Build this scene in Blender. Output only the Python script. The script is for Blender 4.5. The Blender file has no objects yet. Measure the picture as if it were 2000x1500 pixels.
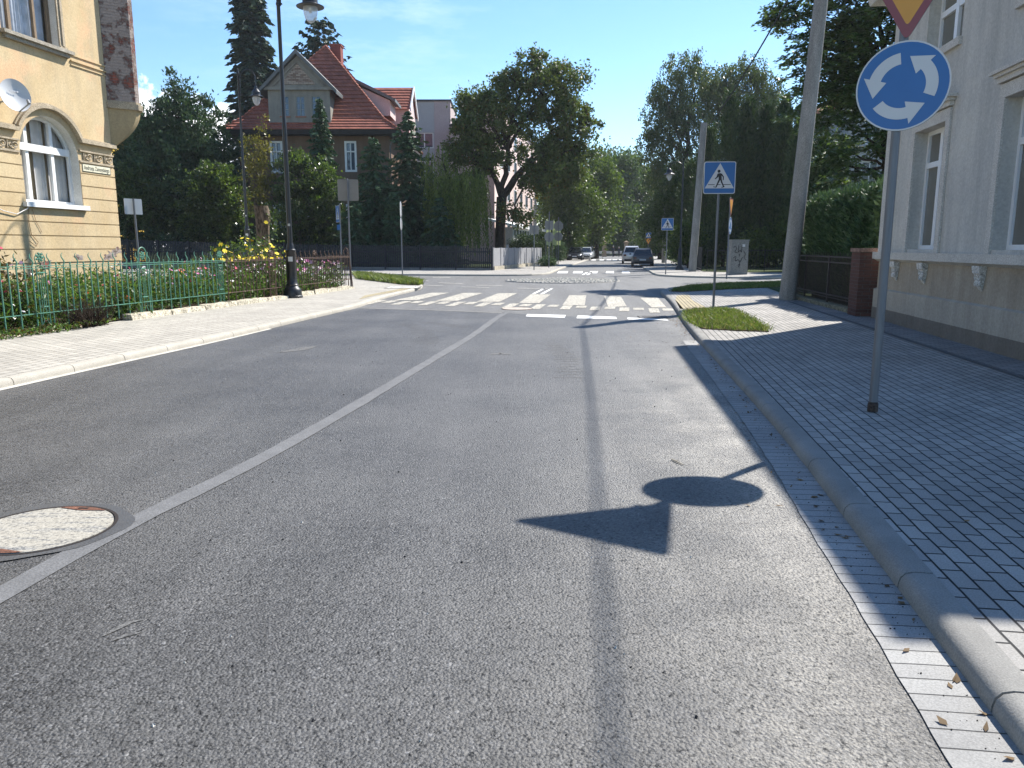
import bpy, bmesh, math, random
import numpy as np
from mathutils import Vector, Matrix, Euler

random.seed(7)
RNG = np.random.default_rng(11)
SC = bpy.context.scene
COL = SC.collection
R = math.radians

# ------------------------------------------------------------------ measuring helpers
# the photograph was surveyed with a 27 mm lens held 1.6 m above the asphalt and pitched 10.1 degrees down
FPX, EYE, PITCH = 1500.0, 1.6, R(10.1)
CP, SP = math.cos(PITCH), math.sin(PITCH)

def ray(px, py):
    u = (px - 1000) / FPX
    v = (750 - py) / FPX
    return np.array([u, CP + v * SP, -SP + v * CP])

def G(px, py, z=0.0):
    d = ray(px, py)
    return np.array([0, 0, EYE]) + d * ((z - EYE) / d[2])

def AT(px, py, Y):
    d = ray(px, py)
    return np.array([0, 0, EYE]) + d * (Y / d[1])

ROADDIR = np.array([0.146, 0.989])

# ------------------------------------------------------------------ node materials
def new_mat(name):
    m = bpy.data.materials.new(name)
    m.use_nodes = True
    nt = m.node_tree
    nt.nodes.clear()
    out = nt.nodes.new('ShaderNodeOutputMaterial')
    return m, nt, out

def nd(nt, typ, **kw):
    n = nt.nodes.new(typ)
    for k, v in kw.items():
        if k.startswith('i_'):
            n.inputs[k[2:].replace('_', ' ')].default_value = v
        else:
            setattr(n, k, v)
    return n

def ln(nt, a, b):
    nt.links.new(a, b)

def rgba(c):
    return (c[0], c[1], c[2], 1.0)

def ramp(nt, fac, stops):
    r = nt.nodes.new('ShaderNodeValToRGB')
    el = r.color_ramp.elements
    while len(el) > 1:
        el.remove(el[-1])
    el[0].position = stops[0][0]
    el[0].color = rgba(stops[0][1])
    for p, c in stops[1:]:
        e = el.new(p)
        e.color = rgba(c)
    ln(nt, fac, r.inputs[0])
    return r.outputs[0]

def mixc(nt, fac, a, b, mode='MIX'):
    n = nt.nodes.new('ShaderNodeMix')
    n.data_type = 'RGBA'
    n.blend_type = mode
    for val, sock in ((fac, n.inputs[0]), (a, n.inputs[6]), (b, n.inputs[7])):
        if hasattr(val, 'is_output'):
            ln(nt, val, sock)
        elif isinstance(val, (int, float)):
            sock.default_value = val
        else:
            sock.default_value = rgba(val)
    return n.outputs[2]

def math_n(nt, op, a, b=None, clamp=False):
    n = nt.nodes.new('ShaderNodeMath')
    n.operation = op
    n.use_clamp = clamp
    for val, sock in ((a, n.inputs[0]), (b, n.inputs[1])):
        if val is None:
            continue
        if hasattr(val, 'is_output'):
            ln(nt, val, sock)
        else:
            sock.default_value = val
    return n.outputs[0]

def noise(nt, vec, scale, detail=4.0, rough=0.6):
    n = nd(nt, 'ShaderNodeTexNoise')
    n.inputs['Scale'].default_value = scale
    n.inputs['Detail'].default_value = detail
    n.inputs['Roughness'].default_value = rough
    if vec is not None:
        ln(nt, vec, n.inputs['Vector'])
    return n.outputs['Fac']

def objco(nt):
    return nd(nt, 'ShaderNodeTexCoord').outputs['Object']

def princ(nt, out, rough=0.8, spec=0.3, metal=0.0):
    b = nd(nt, 'ShaderNodeBsdfPrincipled')
    b.inputs['Roughness'].default_value = rough
    b.inputs['Specular IOR Level'].default_value = spec
    b.inputs['Metallic'].default_value = metal
    ln(nt, b.outputs[0], out.inputs[0])
    return b

def bump(nt, height, dist, strength, b):
    n = nd(nt, 'ShaderNodeBump')
    n.inputs['Strength'].default_value = strength
    n.inputs['Distance'].default_value = dist
    ln(nt, height, n.inputs['Height'])
    ln(nt, n.outputs[0], b.inputs['Normal'])

MATS = {}
def mat(name, col, rough=0.8, spec=0.3, metal=0.0, var=0.15, scale=3.0, col2=None, fine=0.0, bdist=0.004, bscale=60.0, bstr=0.6, stretch=None):
    """plain surface with patchy colour and a fine relief"""
    if name in MATS:
        return MATS[name]
    m, nt, out = new_mat(name)
    co = objco(nt)
    if stretch:
        mp = nd(nt, 'ShaderNodeMapping')
        mp.inputs['Scale'].default_value = stretch
        ln(nt, co, mp.inputs['Vector'])
        co = mp.outputs[0]
    b = princ(nt, out, rough, spec, metal)
    lo = tuple(c * (1 - var) for c in col)
    hi = tuple(min(1, c * (1 + var)) for c in (col2 or col))
    c = ramp(nt, noise(nt, co, scale, 6.0), [(0.3, lo), (0.7, hi)])
    if fine > 0:
        f = noise(nt, co, bscale, 2.0)
        c = mixc(nt, fine, c, ramp(nt, f, [(0.35, (0.0, 0.0, 0.0)), (0.65, (1, 1, 1))]), 'OVERLAY')
    ln(nt, c, b.inputs['Base Color'])
    if bstr > 0:
        bump(nt, noise(nt, co, bscale, 3.0), bdist, bstr, b)
    MATS[name] = m
    return m

def leafmat(name, c1, c2, trans=0.35, rough=0.45, spec=0.4, warm=(1.3, 1.35, 0.6)):
    m, nt, out = new_mat(name)
    g = nd(nt, 'ShaderNodeNewGeometry')
    c = ramp(nt, g.outputs['Random Per Island'], [(0.0, c1), (1.0, c2)])
    big = noise(nt, objco(nt), 0.55, 3.0)
    c = mixc(nt, 1.0, c, ramp(nt, big, [(0.3, (0.72, 0.78, 0.74)), (0.7, (1.15, 1.1, 1.0))]), 'MULTIPLY')
    b = nd(nt, 'ShaderNodeBsdfPrincipled')
    b.inputs['Roughness'].default_value = rough
    b.inputs['Specular IOR Level'].default_value = spec
    ln(nt, c, b.inputs['Base Color'])
    t = nd(nt, 'ShaderNodeBsdfTranslucent')
    ln(nt, mixc(nt, 1.0, c, warm, 'MULTIPLY'), t.inputs[0])
    mx = nd(nt, 'ShaderNodeMixShader')
    mx.inputs[0].default_value = trans
    ln(nt, b.outputs[0], mx.inputs[1])
    ln(nt, t.outputs[0], mx.inputs[2])
    ln(nt, mx.outputs[0], out.inputs[0])
    return m

def glassmat(name, tint, trans, rough=0.03):
    m, nt, out = new_mat(name)
    b = nd(nt, 'ShaderNodeBsdfPrincipled')
    b.inputs['Base Color'].default_value = rgba(tint)
    b.inputs['Roughness'].default_value = rough
    b.inputs['Specular IOR Level'].default_value = 0.7
    t = nd(nt, 'ShaderNodeBsdfTransparent')
    fr = nd(nt, 'ShaderNodeLayerWeight')
    fr.inputs[0].default_value = .5
    f = math_n(nt, 'ADD', math_n(nt, 'MULTIPLY', math_n(nt, 'POWER', fr.outputs['Facing'], 4.0), .85), 1.0 - trans, True)
    mx = nd(nt, 'ShaderNodeMixShader')
    ln(nt, f, mx.inputs[0])
    ln(nt, t.outputs[0], mx.inputs[1])
    ln(nt, b.outputs[0], mx.inputs[2])
    ln(nt, mx.outputs[0], out.inputs[0])
    return m

# ------------------------------------------------------------------ mesh helpers
class MB:
    def __init__(s, T=None):
        s.v, s.f, s.m, s.T = [], [], [], T
    def add(s, verts, faces, m=0):
        o = len(s.v)
        if s.T is not None:
            verts = [s.T(p) for p in verts]
        s.v += [tuple(float(c) for c in p) for p in verts]
        s.f += [tuple(i + o for i in f) for f in faces]
        s.m += [m] * len(faces)
    def box(s, x0, x1, y0, y1, z0, z1, m=0):
        s.add([(x0, y0, z0), (x1, y0, z0), (x1, y1, z0), (x0, y1, z0), (x0, y0, z1), (x1, y0, z1), (x1, y1, z1), (x0, y1, z1)],
              [(0, 3, 2, 1), (4, 5, 6, 7), (0, 1, 5, 4), (1, 2, 6, 5), (2, 3, 7, 6), (3, 0, 4, 7)], m)
    def poly(s, pts, m=0):
        s.add(pts, [tuple(range(len(pts)))], m)
    def prism(s, pts, z0, z1, m=0):
        n = len(pts)
        v = [(p[0], p[1], z0) for p in pts] + [(p[0], p[1], z1) for p in pts]
        s.add(v, [tuple(range(n))[::-1], tuple(range(n, 2 * n))] + [(i, (i + 1) % n, n + (i + 1) % n, n + i) for i in range(n)], m)
    def extr(s, pts, off, m=0):
        n = len(pts)
        v = [tuple(p) for p in pts] + [(p[0] + off[0], p[1] + off[1], p[2] + off[2]) for p in pts]
        s.add(v, [tuple(range(n))[::-1], tuple(range(n, 2 * n))] + [(i, (i + 1) % n, n + (i + 1) % n, n + i) for i in range(n)], m)
    def tube(s, pts, r, n=8, m=0):
        pts = [Vector(p) for p in pts]
        k = len(pts)
        rs = r if isinstance(r, (list, tuple)) else [r] * k
        v, f = [], []
        for i, p in enumerate(pts):
            d = (pts[min(i + 1, k - 1)] - pts[max(i - 1, 0)]).normalized()
            a = d.orthogonal().normalized() if i == 0 else (a - d * a.dot(d)).normalized()
            b = d.cross(a)
            for j in range(n):
                t = 2 * math.pi * j / n
                v.append(p + (a * math.cos(t) + b * math.sin(t)) * rs[i])
        for i in range(k - 1):
            for j in range(n):
                f.append((i * n + j, i * n + (j + 1) % n, (i + 1) * n + (j + 1) % n, (i + 1) * n + j))
        f.append(tuple(range(n))[::-1])
        f.append(tuple(range((k - 1) * n, k * n)))
        s.add(v, f, m)
    def lathe(s, c, prof, n=20, m=0):
        v, f = [], []
        k = len(prof)
        for r, z in prof:
            for j in range(n):
                t = 2 * math.pi * j / n
                v.append((c[0] + r * math.cos(t), c[1] + r * math.sin(t), c[2] + z))
        for i in range(k - 1):
            for j in range(n):
                f.append((i * n + j, i * n + (j + 1) % n, (i + 1) * n + (j + 1) % n, (i + 1) * n + j))
        f.append(tuple(range(n))[::-1])
        f.append(tuple(range((k - 1) * n, k * n)))
        s.add(v, f, m)
    def build(s, name, mats, parent=None, smooth=False, **props):
        me = bpy.data.meshes.new(name)
        off = root_loc(parent)
        v = s.v if off is None else [(p[0] - off[0], p[1] - off[1], p[2] - off[2]) for p in s.v]
        me.from_pydata(v, [], s.f)
        return link_mesh(name, me, mats, parent, smooth, s.m, **props)

ROOTS = {}
def root_loc(p):
    while p is not None and p.name not in ROOTS:
        p = p.parent
    return ROOTS[p.name] if p is not None else None

def link_mesh(name, me, mats, parent=None, smooth=False, mi=None, **props):
    if not isinstance(mats, (list, tuple)):
        mats = [mats]
    for m in mats:
        me.materials.append(m)
    if mi is not None and len(mats) > 1:
        me.polygons.foreach_set('material_index', np.array(mi, dtype=np.int32))
    if smooth:
        me.polygons.foreach_set('use_smooth', np.ones(len(me.polygons), dtype=bool))
        me.set_sharp_from_angle(angle=R(38))
    me.update()
    o = bpy.data.objects.new(name, me)
    COL.objects.link(o)
    if parent is not None:
        o.parent = parent
    for k, v in props.items():
        o[k] = v
    return o

def thing(name, label, cat, loc=(0, 0, 0), group=None):
    o = bpy.data.objects.new(name, None)
    o.empty_display_size = 0.2
    COL.objects.link(o)
    o.location = tuple(float(c) for c in loc)
    ROOTS[o.name] = tuple(float(c) for c in loc)
    o['label'] = label
    o['category'] = cat
    if group:
        o['group'] = group
    return o

def tag(o, label, cat, group=None):
    o['label'] = label
    o['category'] = cat
    if group:
        o['group'] = group
    return o

def structure(o):
    o['kind'] = 'structure'
    return o

def stuff(o, label=None, cat=None):
    o['kind'] = 'stuff'
    if label:
        o['label'] = label
        o['category'] = cat
    return o

def dup(root, dloc, label=None):
    """copy a thing with its parts and sub-parts, moved to dloc"""
    r = root.copy()
    COL.objects.link(r)
    r.location = tuple(float(c) for c in dloc)
    ROOTS[r.name] = tuple(dloc)
    if label:
        r['label'] = label
    for ch in list(root.children):
        c = ch.copy()
        COL.objects.link(c)
        c.parent = r
        for g in list(ch.children):
            d = g.copy()
            COL.objects.link(d)
            d.parent = c
    return r

def frame(O, U, s=1):
    """local wall frame: x along the wall, y out of it, z up"""
    ux, uy = np.array(U) / np.hypot(*U)
    def T(p, O=O, ux=ux, uy=uy):
        return (O[0] + p[0] * ux + p[1] * T.n[0], O[1] + p[0] * uy + p[1] * T.n[1], p[2])
    T.n = (uy * s, -ux * s)
    return T

def resample(pts, step):
    P = np.array(pts, float)
    d = np.r_[0, np.cumsum(np.linalg.norm(np.diff(P, axis=0), axis=1))]
    n = max(1, int(round(d[-1] / step)))
    t = np.linspace(0, d[-1], n + 1)
    return np.stack([np.interp(t, d, P[:, k]) for k in range(P.shape[1])], 1)

def smooth_line(pts, it=2):
    P = [np.array(p, float) for p in pts]
    for _ in range(it):
        Q = [P[0]]
        for a, b in zip(P[:-1], P[1:]):
            Q += [a * .75 + b * .25, a * .25 + b * .75]
        Q.append(P[-1])
        P = Q
    return P

def offset_line(P, d):
    """shift a 2-D line to its right-hand side by d"""
    P = np.array([p[:2] for p in P], float)
    t = np.gradient(P, axis=0)
    t /= np.linalg.norm(t, axis=1)[:, None]
    return P + np.stack([t[:, 1], -t[:, 0]], 1) * d

# ------------------------------------------------------------------ leaves
def quads_mesh(name, V, mats, parent=None, mi=None, **props):
    """V: (N,4,3) loose quads as one mesh"""
    off = root_loc(parent)
    V = np.asarray(V, np.float32)
    if off is not None:
        V = V - np.array(off, np.float32)
    n = len(V)
    me = bpy.data.meshes.new(name)
    me.vertices.add(n * 4)
    me.vertices.foreach_set('co', V.reshape(-1))
    me.loops.add(n * 4)
    me.loops.foreach_set('vertex_index', np.arange(n * 4, dtype=np.int32))
    me.polygons.add(n)
    me.polygons.foreach_set('loop_start', np.arange(0, n * 4, 4, dtype=np.int32))
    me.polygons.foreach_set('loop_total', np.full(n, 4, dtype=np.int32))
    me.update(calc_edges=True)
    return link_mesh(name, me, mats, parent, False, mi, **props)

def unit(a):
    return a / np.maximum(np.linalg.norm(a, axis=-1, keepdims=True), 1e-9)

def rand_dirs(n):
    return unit(RNG.normal(size=(n, 3)))

def leaves(P, axis, L, W):
    n = len(P)
    L = L * RNG.uniform(0.6, 1.3, (n, 1))
    W = W * RNG.uniform(0.6, 1.3, (n, 1))
    axis = unit(axis)
    side = unit(np.cross(axis, rand_dirs(n)))
    return np.stack([P - axis * L * .4, P + side * W * .5, P + axis * L * .6, P - side * W * .5], 1)

def clumps(lobes, n, shell=0.5):
    """n points spread through ellipsoids, biased to the shell, with their outward direction"""
    lb = np.array(lobes, float)
    vol = lb[:, 3] * lb[:, 4] * lb[:, 5]
    vol = vol ** .72
    k = RNG.choice(len(lb), n, p=vol / vol.sum())
    d = rand_dirs(n)
    r = RNG.uniform(0, 1, (n, 1)) ** shell
    return lb[k, :3] + d * r * lb[k, 3:6], d, k

def px_lobes(Y, spec, flat=1.0):
    out = []
    for s in spec:
        px, py, rx, ry = s[:4]
        dy = s[4] if len(s) > 4 else 0.0
        c = AT(px, py, Y + dy)
        k = (Y + dy) / FPX
        out.append((c[0], c[1], c[2], rx * k, rx * k * flat, ry * k))
    return out

def limb(mb, a, b, r0, r1, n=5, wob=0.08, m=0):
    a, b = np.array(a, float), np.array(b, float)
    L = np.linalg.norm(b - a)
    pts, rs = [], []
    for i in range(n + 1):
        t = i / n
        p = a + (b - a) * t
        if 0 < i < n:
            p = p + RNG.normal(size=3) * L * wob * .5
        p[2] += math.sin(t * math.pi) * L * .06
        pts.append(p)
        rs.append(r0 + (r1 - r0) * t)
    mb.tube(pts, rs, 6, m)

def broadleaf(root, lobes, nclump, per, csize, L, W, lmat, bmat, base, trunk_r, fork=None, droop=0.0, up=0.0, out=0.5, shell=0.55, limbs=True, crown='crown', squash=0.75):
    """a trunk with limbs running to every lobe and a crown of loose leaf clumps"""
    C, d, k = clumps(lobes, nclump, shell)
    sig = csize * RNG.uniform(0.6, 1.35, (nclump, 1, 1))
    off = RNG.normal(size=(nclump, per, 3)) * sig
    off[:, :, 2] *= squash
    if droop:
        off[:, :, 2] -= np.abs(RNG.normal(size=(nclump, per))) * droop
    P = (C[:, None, :] + off).reshape(-1, 3)
    D = np.repeat(d, per, 0) * out + RNG.normal(size=(nclump * per, 3)) * .6
    D[:, 2] += up - (1.2 if droop else 0.0)
    keep = P[:, 2] > base[2] + 0.05
    quads_mesh(crown, leaves(P[keep], D[keep], L, W), lmat, root)
    if trunk_r > 0:
        mb = MB()
        base = np.array(base, float)
        lb = np.array(lobes)
        f = np.array(fork, float) if fork is not None else np.array([base[0], base[1], lb[:, 2].min()])
        limb(mb, base, f, trunk_r, trunk_r * .7, 5, .03)
        if limbs:
            for q in lobes:
                limb(mb, f, q[:3], trunk_r * .45, trunk_r * .14, 5, .12)
            idx = RNG.choice(nclump, min(nclump, 60), replace=False)
            for i in idx:
                limb(mb, lb[k[i], :3], C[i], trunk_r * .12, trunk_r * .03, 3, .1)
        mb.build('trunk', bmat, root, True)

def conifer(root, base, h, r, lmat, bmat, whorls=26, per=9, sprays=12, droop=0.35, L=0.34, W=0.11, start=0.06, power=0.85, ragged=0.25, trunk_r=0.16):
    """spruce: whorls of drooping branches, each carrying needle sprays"""
    base = np.array(base, float)
    V = []
    bm = MB()
    bm.tube([base, base + (0, 0, h * .5), base + (0, 0, h * .985)], [trunk_r, trunk_r * .55, .015], 6)
    for w in range(whorls):
        t = start + (1 - start) * (w + RNG.uniform(0, .6)) / whorls
        z = h * min(t, .985)
        rad = r * (1 - t) ** power + .08
        nb = max(4, int(per * (0.5 + 0.5 * (1 - t))))
        a0 = RNG.uniform(0, 6.28)
        for b in range(nb):
            a = a0 + 6.283 * b / nb + RNG.normal() * .15
            rr = rad * RNG.uniform(1 - ragged, 1 + ragged * .5)
            hd = np.array([math.cos(a), math.sin(a), 0])
            n = max(3, int(sprays * (.35 + rr / r)))
            s = RNG.uniform(.1, 1.0, n)
            lift = 0.25 * (t > .75)
            P = base + hd * (s * rr)[:, None] + np.array([0, 0, 1]) * (z + rr * (lift * s - droop * s ** 1.3 + .12 * s ** 3))[:, None]
            P = P + RNG.normal(size=P.shape) * .05
            sd = np.cross(hd, [0, 0, 1])
            sg = RNG.choice([-1, 1], n)[:, None]
            D = hd * .7 + sd * sg * RNG.uniform(.2, 1.0, (n, 1)) + np.array([0, 0, -1]) * RNG.uniform(.1, .7, (n, 1))
            V.append(leaves(P, D, L * (.7 + .5 * rr / r), W))
            if rr > .5 and b % 2 == 0:
                e = base + hd * rr * .8 + np.array([0, 0, z - rr * droop * .7])
                bm.tube([base + (0, 0, z), e], [.03, .01], 4)
    quads_mesh('crown', np.concatenate(V), lmat, root)
    bm.build('trunk', bmat, root, True)

def blades(poly, n, h, w, lean=0.35, z=0.0):
    """grass blades over a convex 2-D polygon"""
    P = np.array(poly, float)
    tri = [(0, i, i + 1) for i in range(1, len(P) - 1)]
    ar = np.array([abs(np.cross(P[b] - P[a], P[c] - P[a])) for a, b, c in tri])
    k = RNG.choice(len(tri), n, p=ar / ar.sum())
    u, v = RNG.uniform(size=(2, n))
    s = u + v > 1
    u[s], v[s] = 1 - u[s], 1 - v[s]
    T3 = np.array(tri)
    q = P[T3[k, 0]] + (P[T3[k, 1]] - P[T3[k, 0]]) * u[:, None] + (P[T3[k, 2]] - P[T3[k, 0]]) * v[:, None]
    hh = h * RNG.uniform(.4, 1.2, (n, 1))
    base = np.c_[q, np.full(n, z)]
    tip = base + np.c_[RNG.normal(size=(n, 2)) * lean * hh, hh]
    sd = unit(np.c_[RNG.normal(size=(n, 2)), np.zeros(n)]) * w * .5
    mid = base * .45 + tip * .55 + np.c_[np.zeros((n, 2)), hh * .08]
    return np.stack([base - sd, base + sd, mid + sd * .7, tip], 1)
# ------------------------------------------------------------------ camera, sky, sun
cam = bpy.data.cameras.new('Camera')
cam.lens, cam.sensor_width, cam.sensor_fit = 27.0, 36.0, 'HORIZONTAL'
cam.clip_end = 3000
cam.clip_start = 0.05
co = bpy.data.objects.new('Camera', cam)
COL.objects.link(co)
co.location = (0, 0, EYE)
co.rotation_euler = (R(90) - PITCH, 0, 0)
SC.camera = co

SUN_AZ, SUN_EL = R(45.8), R(45.5)      # azimuth clockwise from +Y
w = bpy.data.worlds.new('World')
SC.world = w
w.use_nodes = True
nt = w.node_tree
nt.nodes.clear()
wo = nd(nt, 'ShaderNodeOutputWorld')
bg = nd(nt, 'ShaderNodeBackground')
sky = nd(nt, 'ShaderNodeTexSky')
sky.sky_type = 'NISHITA'
sky.sun_disc = False
sky.sun_elevation = SUN_EL
sky.sun_rotation = SUN_AZ
sky.air_density = 1.0
sky.dust_density = 0.15
sky.ozone_density = 3.0
sky.altitude = 200
# clouds: a low cumulus bank to the left and thin cirrus high up
gc = nd(nt, 'ShaderNodeTexCoord').outputs['Generated']
sx = nd(nt, 'ShaderNodeSeparateXYZ')
ln(nt, gc, sx.inputs[0])
X_, Y_, Z_ = sx.outputs
az = math_n(nt, 'ARCTAN2', X_, Y_)
el = math_n(nt, 'ARCSINE', Z_)
def band(val, c, half, soft):
    d = math_n(nt, 'ABSOLUTE', math_n(nt, 'SUBTRACT', val, c))
    return math_n(nt, 'DIVIDE', math_n(nt, 'SUBTRACT', half, d), soft, True)
n1 = noise(nt, gc, 22.0, 7.0, 0.6)
top = math_n(nt, 'ADD', 0.178, math_n(nt, 'MULTIPLY', math_n(nt, 'SUBTRACT', n1, 0.5), 0.13))
edge = math_n(nt, 'MULTIPLY', math_n(nt, 'SUBTRACT', top, el), 60.0, True)
cum = math_n(nt, 'MULTIPLY', edge, band(az, -0.44, 0.15, 0.06))
shade = ramp(nt, noise(nt, gc, 30.0, 6.0), [(0.35, (6.8, 7.3, 8.0)), (0.6, (11, 11.1, 11.1))])
mp = nd(nt, 'ShaderNodeMapping')
mp.inputs['Rotation'].default_value = (0, 0, R(10))
mp.inputs['Scale'].default_value = (3.0, 2.0, 14.0)
ln(nt, gc, mp.inputs['Vector'])
cir = ramp(nt, noise(nt, mp.outputs[0], 2.2, 9.0, 0.68), [(0.48, (0, 0, 0)), (0.78, (1, 1, 1))])
cirm = math_n(nt, 'MULTIPLY', math_n(nt, 'MULTIPLY', cir, band(az, -0.20, 0.26, 0.2)), band(el, 0.33, 0.2, 0.14))
cirm = math_n(nt, 'MULTIPLY', cirm, 0.26)
hs = nd(nt, 'ShaderNodeHueSaturation')
hs.inputs['Saturation'].default_value = 1.14
ln(nt, sky.outputs[0], hs.inputs['Color'])
c = mixc(nt, cirm, hs.outputs[0], (8.5, 9.0, 9.6))
c = mixc(nt, cum, c, shade)
ln(nt, c, bg.inputs[0])
bg.inputs[1].default_value = 0.1
ln(nt, bg.outputs[0], wo.inputs[0])

sun = bpy.data.lights.new('sun', 'SUN')
sun.energy = 4.7
sun.angle = R(0.53)
sun.color = (1.0, 0.955, 0.885)
so = bpy.data.objects.new('sun', sun)
COL.objects.link(so)
sd = Vector((math.sin(SUN_AZ) * math.cos(SUN_EL), math.cos(SUN_AZ) * math.cos(SUN_EL), math.sin(SUN_EL)))
so.rotation_euler = sd.to_track_quat('Z', 'Y').to_euler()
so.location = (30, 30, 40)

SC.view_settings.view_transform = 'Standard'
SC.view_settings.look = 'None'
SC.view_settings.gamma = 1
SC.view_settings.exposure = 1.15
SC.cycles.use_denoising = True
SC.cycles.max_bounces = 8
SC.cycles.transparent_max_bounces = 16
SC.cycles.caustics_reflective = False
SC.cycles.caustics_refractive = False

# ------------------------------------------------------------------ ground materials
def asphalt(name, dark, light, dust_glare, spec=0.45, rough=0.62, agg=120.0):
    m, nt, out = new_mat(name)
    co = objco(nt)
    b = princ(nt, out, rough, spec)
    vo = nd(nt, 'ShaderNodeTexVoronoi')
    vo.inputs['Scale'].default_value = agg
    ln(nt, co, vo.inputs['Vector'])
    bw = nd(nt, 'ShaderNodeRGBToBW')
    ln(nt, vo.outputs['Color'], bw.inputs[0])
    c = ramp(nt, bw.outputs[0], [(0.15, dark), (0.5, tuple((a + q) / 2 for a, q in zip(dark, light))), (0.85, light), (0.97, tuple(2.1 * q for q in light))])
    # grit at every size and wide soft patches of dust
    gr = noise(nt, co, 60.0, 4.0, .75)
    c = mixc(nt, .75, c, ramp(nt, gr, [(0.3, (.18, .18, .18)), (0.7, (.86, .86, .86))]), 'OVERLAY')
    mid = noise(nt, co, 9.0, 5.0, .65)
    c = mixc(nt, .5, c, ramp(nt, mid, [(0.3, (.3, .3, .3)), (0.7, (.7, .7, .7))]), 'OVERLAY')
    p = noise(nt, co, 0.55, 5.0, 0.6)
    c = mixc(nt, ramp(nt, p, [(0.36, (0, 0, 0)), (0.74, (.6, .6, .6))]), c, (.14, .136, .128))
    if dust_glare:
        # pale sand and sun glare put into the colour towards the right-hand gutter
        dp = nd(nt, 'ShaderNodeVectorMath', operation='DOT_PRODUCT')
        ln(nt, co, dp.inputs[0])
        dp.inputs[1].default_value = (.989, -.146, 0)
        sp = nd(nt, 'ShaderNodeSeparateXYZ')
        ln(nt, co, sp.inputs[0])
        t = dp.outputs['Value']
        near = math_n(nt, 'POWER', math_n(nt, 'MULTIPLY', math_n(nt, 'SUBTRACT', t, -0.9), 0.55, True), 1.4)
        lng = ramp(nt, math_n(nt, 'DIVIDE', sp.outputs[1], 16.0), [(0.0, (.75, .75, .75)), (.25, (.85, .85, .85)), (.42, (1, 1, 1)), (.7, (.5, .5, .5)), (1, (.2, .2, .2))])
        q = ramp(nt, noise(nt, co, 1.5, 6.0, .62), [(0.36, (.22, .22, .22)), (0.62, (1, 1, 1))])
        f = math_n(nt, 'MULTIPLY', math_n(nt, 'MULTIPLY', near, q), lng)
        gs = ramp(nt, noise(nt, co, 70.0, 2.0), [(0.35, (.25, .25, .25)), (0.65, (1, 1, 1))])
        c = mixc(nt, math_n(nt, 'MULTIPLY', math_n(nt, 'MULTIPLY', f, gs), .85), c, (.42, .39, .335))
    mp = nd(nt, 'ShaderNodeMapping')
    mp.inputs['Rotation'].default_value = (0, 0, R(8.4))
    mp.inputs['Scale'].default_value = (1.6, .12, 1)
    ln(nt, co, mp.inputs['Vector'])
    c = mixc(nt, .8, c, ramp(nt, noise(nt, mp.outputs[0], 1.0, 5.0, .6), [(.3, (.38, .38, .38)), (.7, (.6, .6, .6))]), 'OVERLAY')
    sc = ramp(nt, noise(nt, co, 2.3, 8.0, .7), [(.66, (0, 0, 0)), (.76, (.5, .5, .5))])
    c = mixc(nt, sc, c, (.19, .185, .175))
    pit = ramp(nt, noise(nt, co, 42.0, 4.0, .68), [(0.36, (.08, .08, .08)), (0.46, (1, 1, 1))])
    c = mixc(nt, 1.0, c, pit, 'MULTIPLY')
    ln(nt, c, b.inputs['Base Color'])
    h = math_n(nt, 'ADD', math_n(nt, 'MULTIPLY', vo.outputs['Distance'], -1.0), math_n(nt, 'MULTIPLY', noise(nt, co, 70.0, 4.0, .7), 1.3))
    bump(nt, h, 0.007, 0.9, b)
    return m

def pavers(name, c1, c2, mortar, bw, bh, joint=0.005, rot=-81.6, patch=(.8, 1.15), dark_bricks=0.0, rough=.85, grime=None):
    m, nt, out = new_mat(name)
    co = objco(nt)
    mp = nd(nt, 'ShaderNodeMapping')
    mp.inputs['Rotation'].default_value = (0, 0, R(rot))
    ln(nt, co, mp.inputs['Vector'])
    wob = nd(nt, 'ShaderNodeTexNoise')
    wob.inputs['Scale'].default_value = 3.0
    ln(nt, co, wob.inputs['Vector'])
    vm = nd(nt, 'ShaderNodeVectorMath', operation='MULTIPLY_ADD')
    ln(nt, wob.outputs['Color'], vm.inputs[0])
    vm.inputs[1].default_value = (.012, .012, 0)
    ln(nt, mp.outputs[0], vm.inputs[2])
    br = nd(nt, 'ShaderNodeTexBrick')
    br.offset = .5
    for k, v in dict(Scale=1.0, Bias=0.0).items():
        br.inputs[k].default_value = v
    br.inputs['Mortar Size'].default_value = joint
    br.inputs['Mortar Smooth'].default_value = .35
    br.inputs['Brick Width'].default_value = bw
    br.inputs['Row Height'].default_value = bh
    br.inputs['Color1'].default_value = rgba(c1)
    br.inputs['Color2'].default_value = rgba(c2)
    br.inputs['Mortar'].default_value = rgba(mortar)
    ln(nt, vm.outputs[0], br.inputs['Vector'])
    b = princ(nt, out, rough, .25)
    c = mixc(nt, 1.0, br.outputs[0], ramp(nt, noise(nt, co, .8, 5.0), [(.3, (patch[0],) * 3), (.7, (patch[1],) * 3)]), 'MULTIPLY')
    c = mixc(nt, .5, c, ramp(nt, noise(nt, co, 140.0, 2.0), [(.3, (.3, .3, .3)), (.7, (.7, .7, .7))]), 'OVERLAY')
    c = mixc(nt, ramp(nt, noise(nt, co, 4.0, 6.0, .7), [(.55, (0, 0, 0)), (.8, (.35, .35, .35))]), c, grime or tuple(x * .55 for x in c1))
    ln(nt, c, b.inputs['Base Color'])
    h = math_n(nt, 'ADD', math_n(nt, 'MULTIPLY', br.outputs['Fac'], -1.0), math_n(nt, 'MULTIPLY', noise(nt, co, 120.0, 3.0), .12))
    bump(nt, h, .006, .9, b)
    return m

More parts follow.
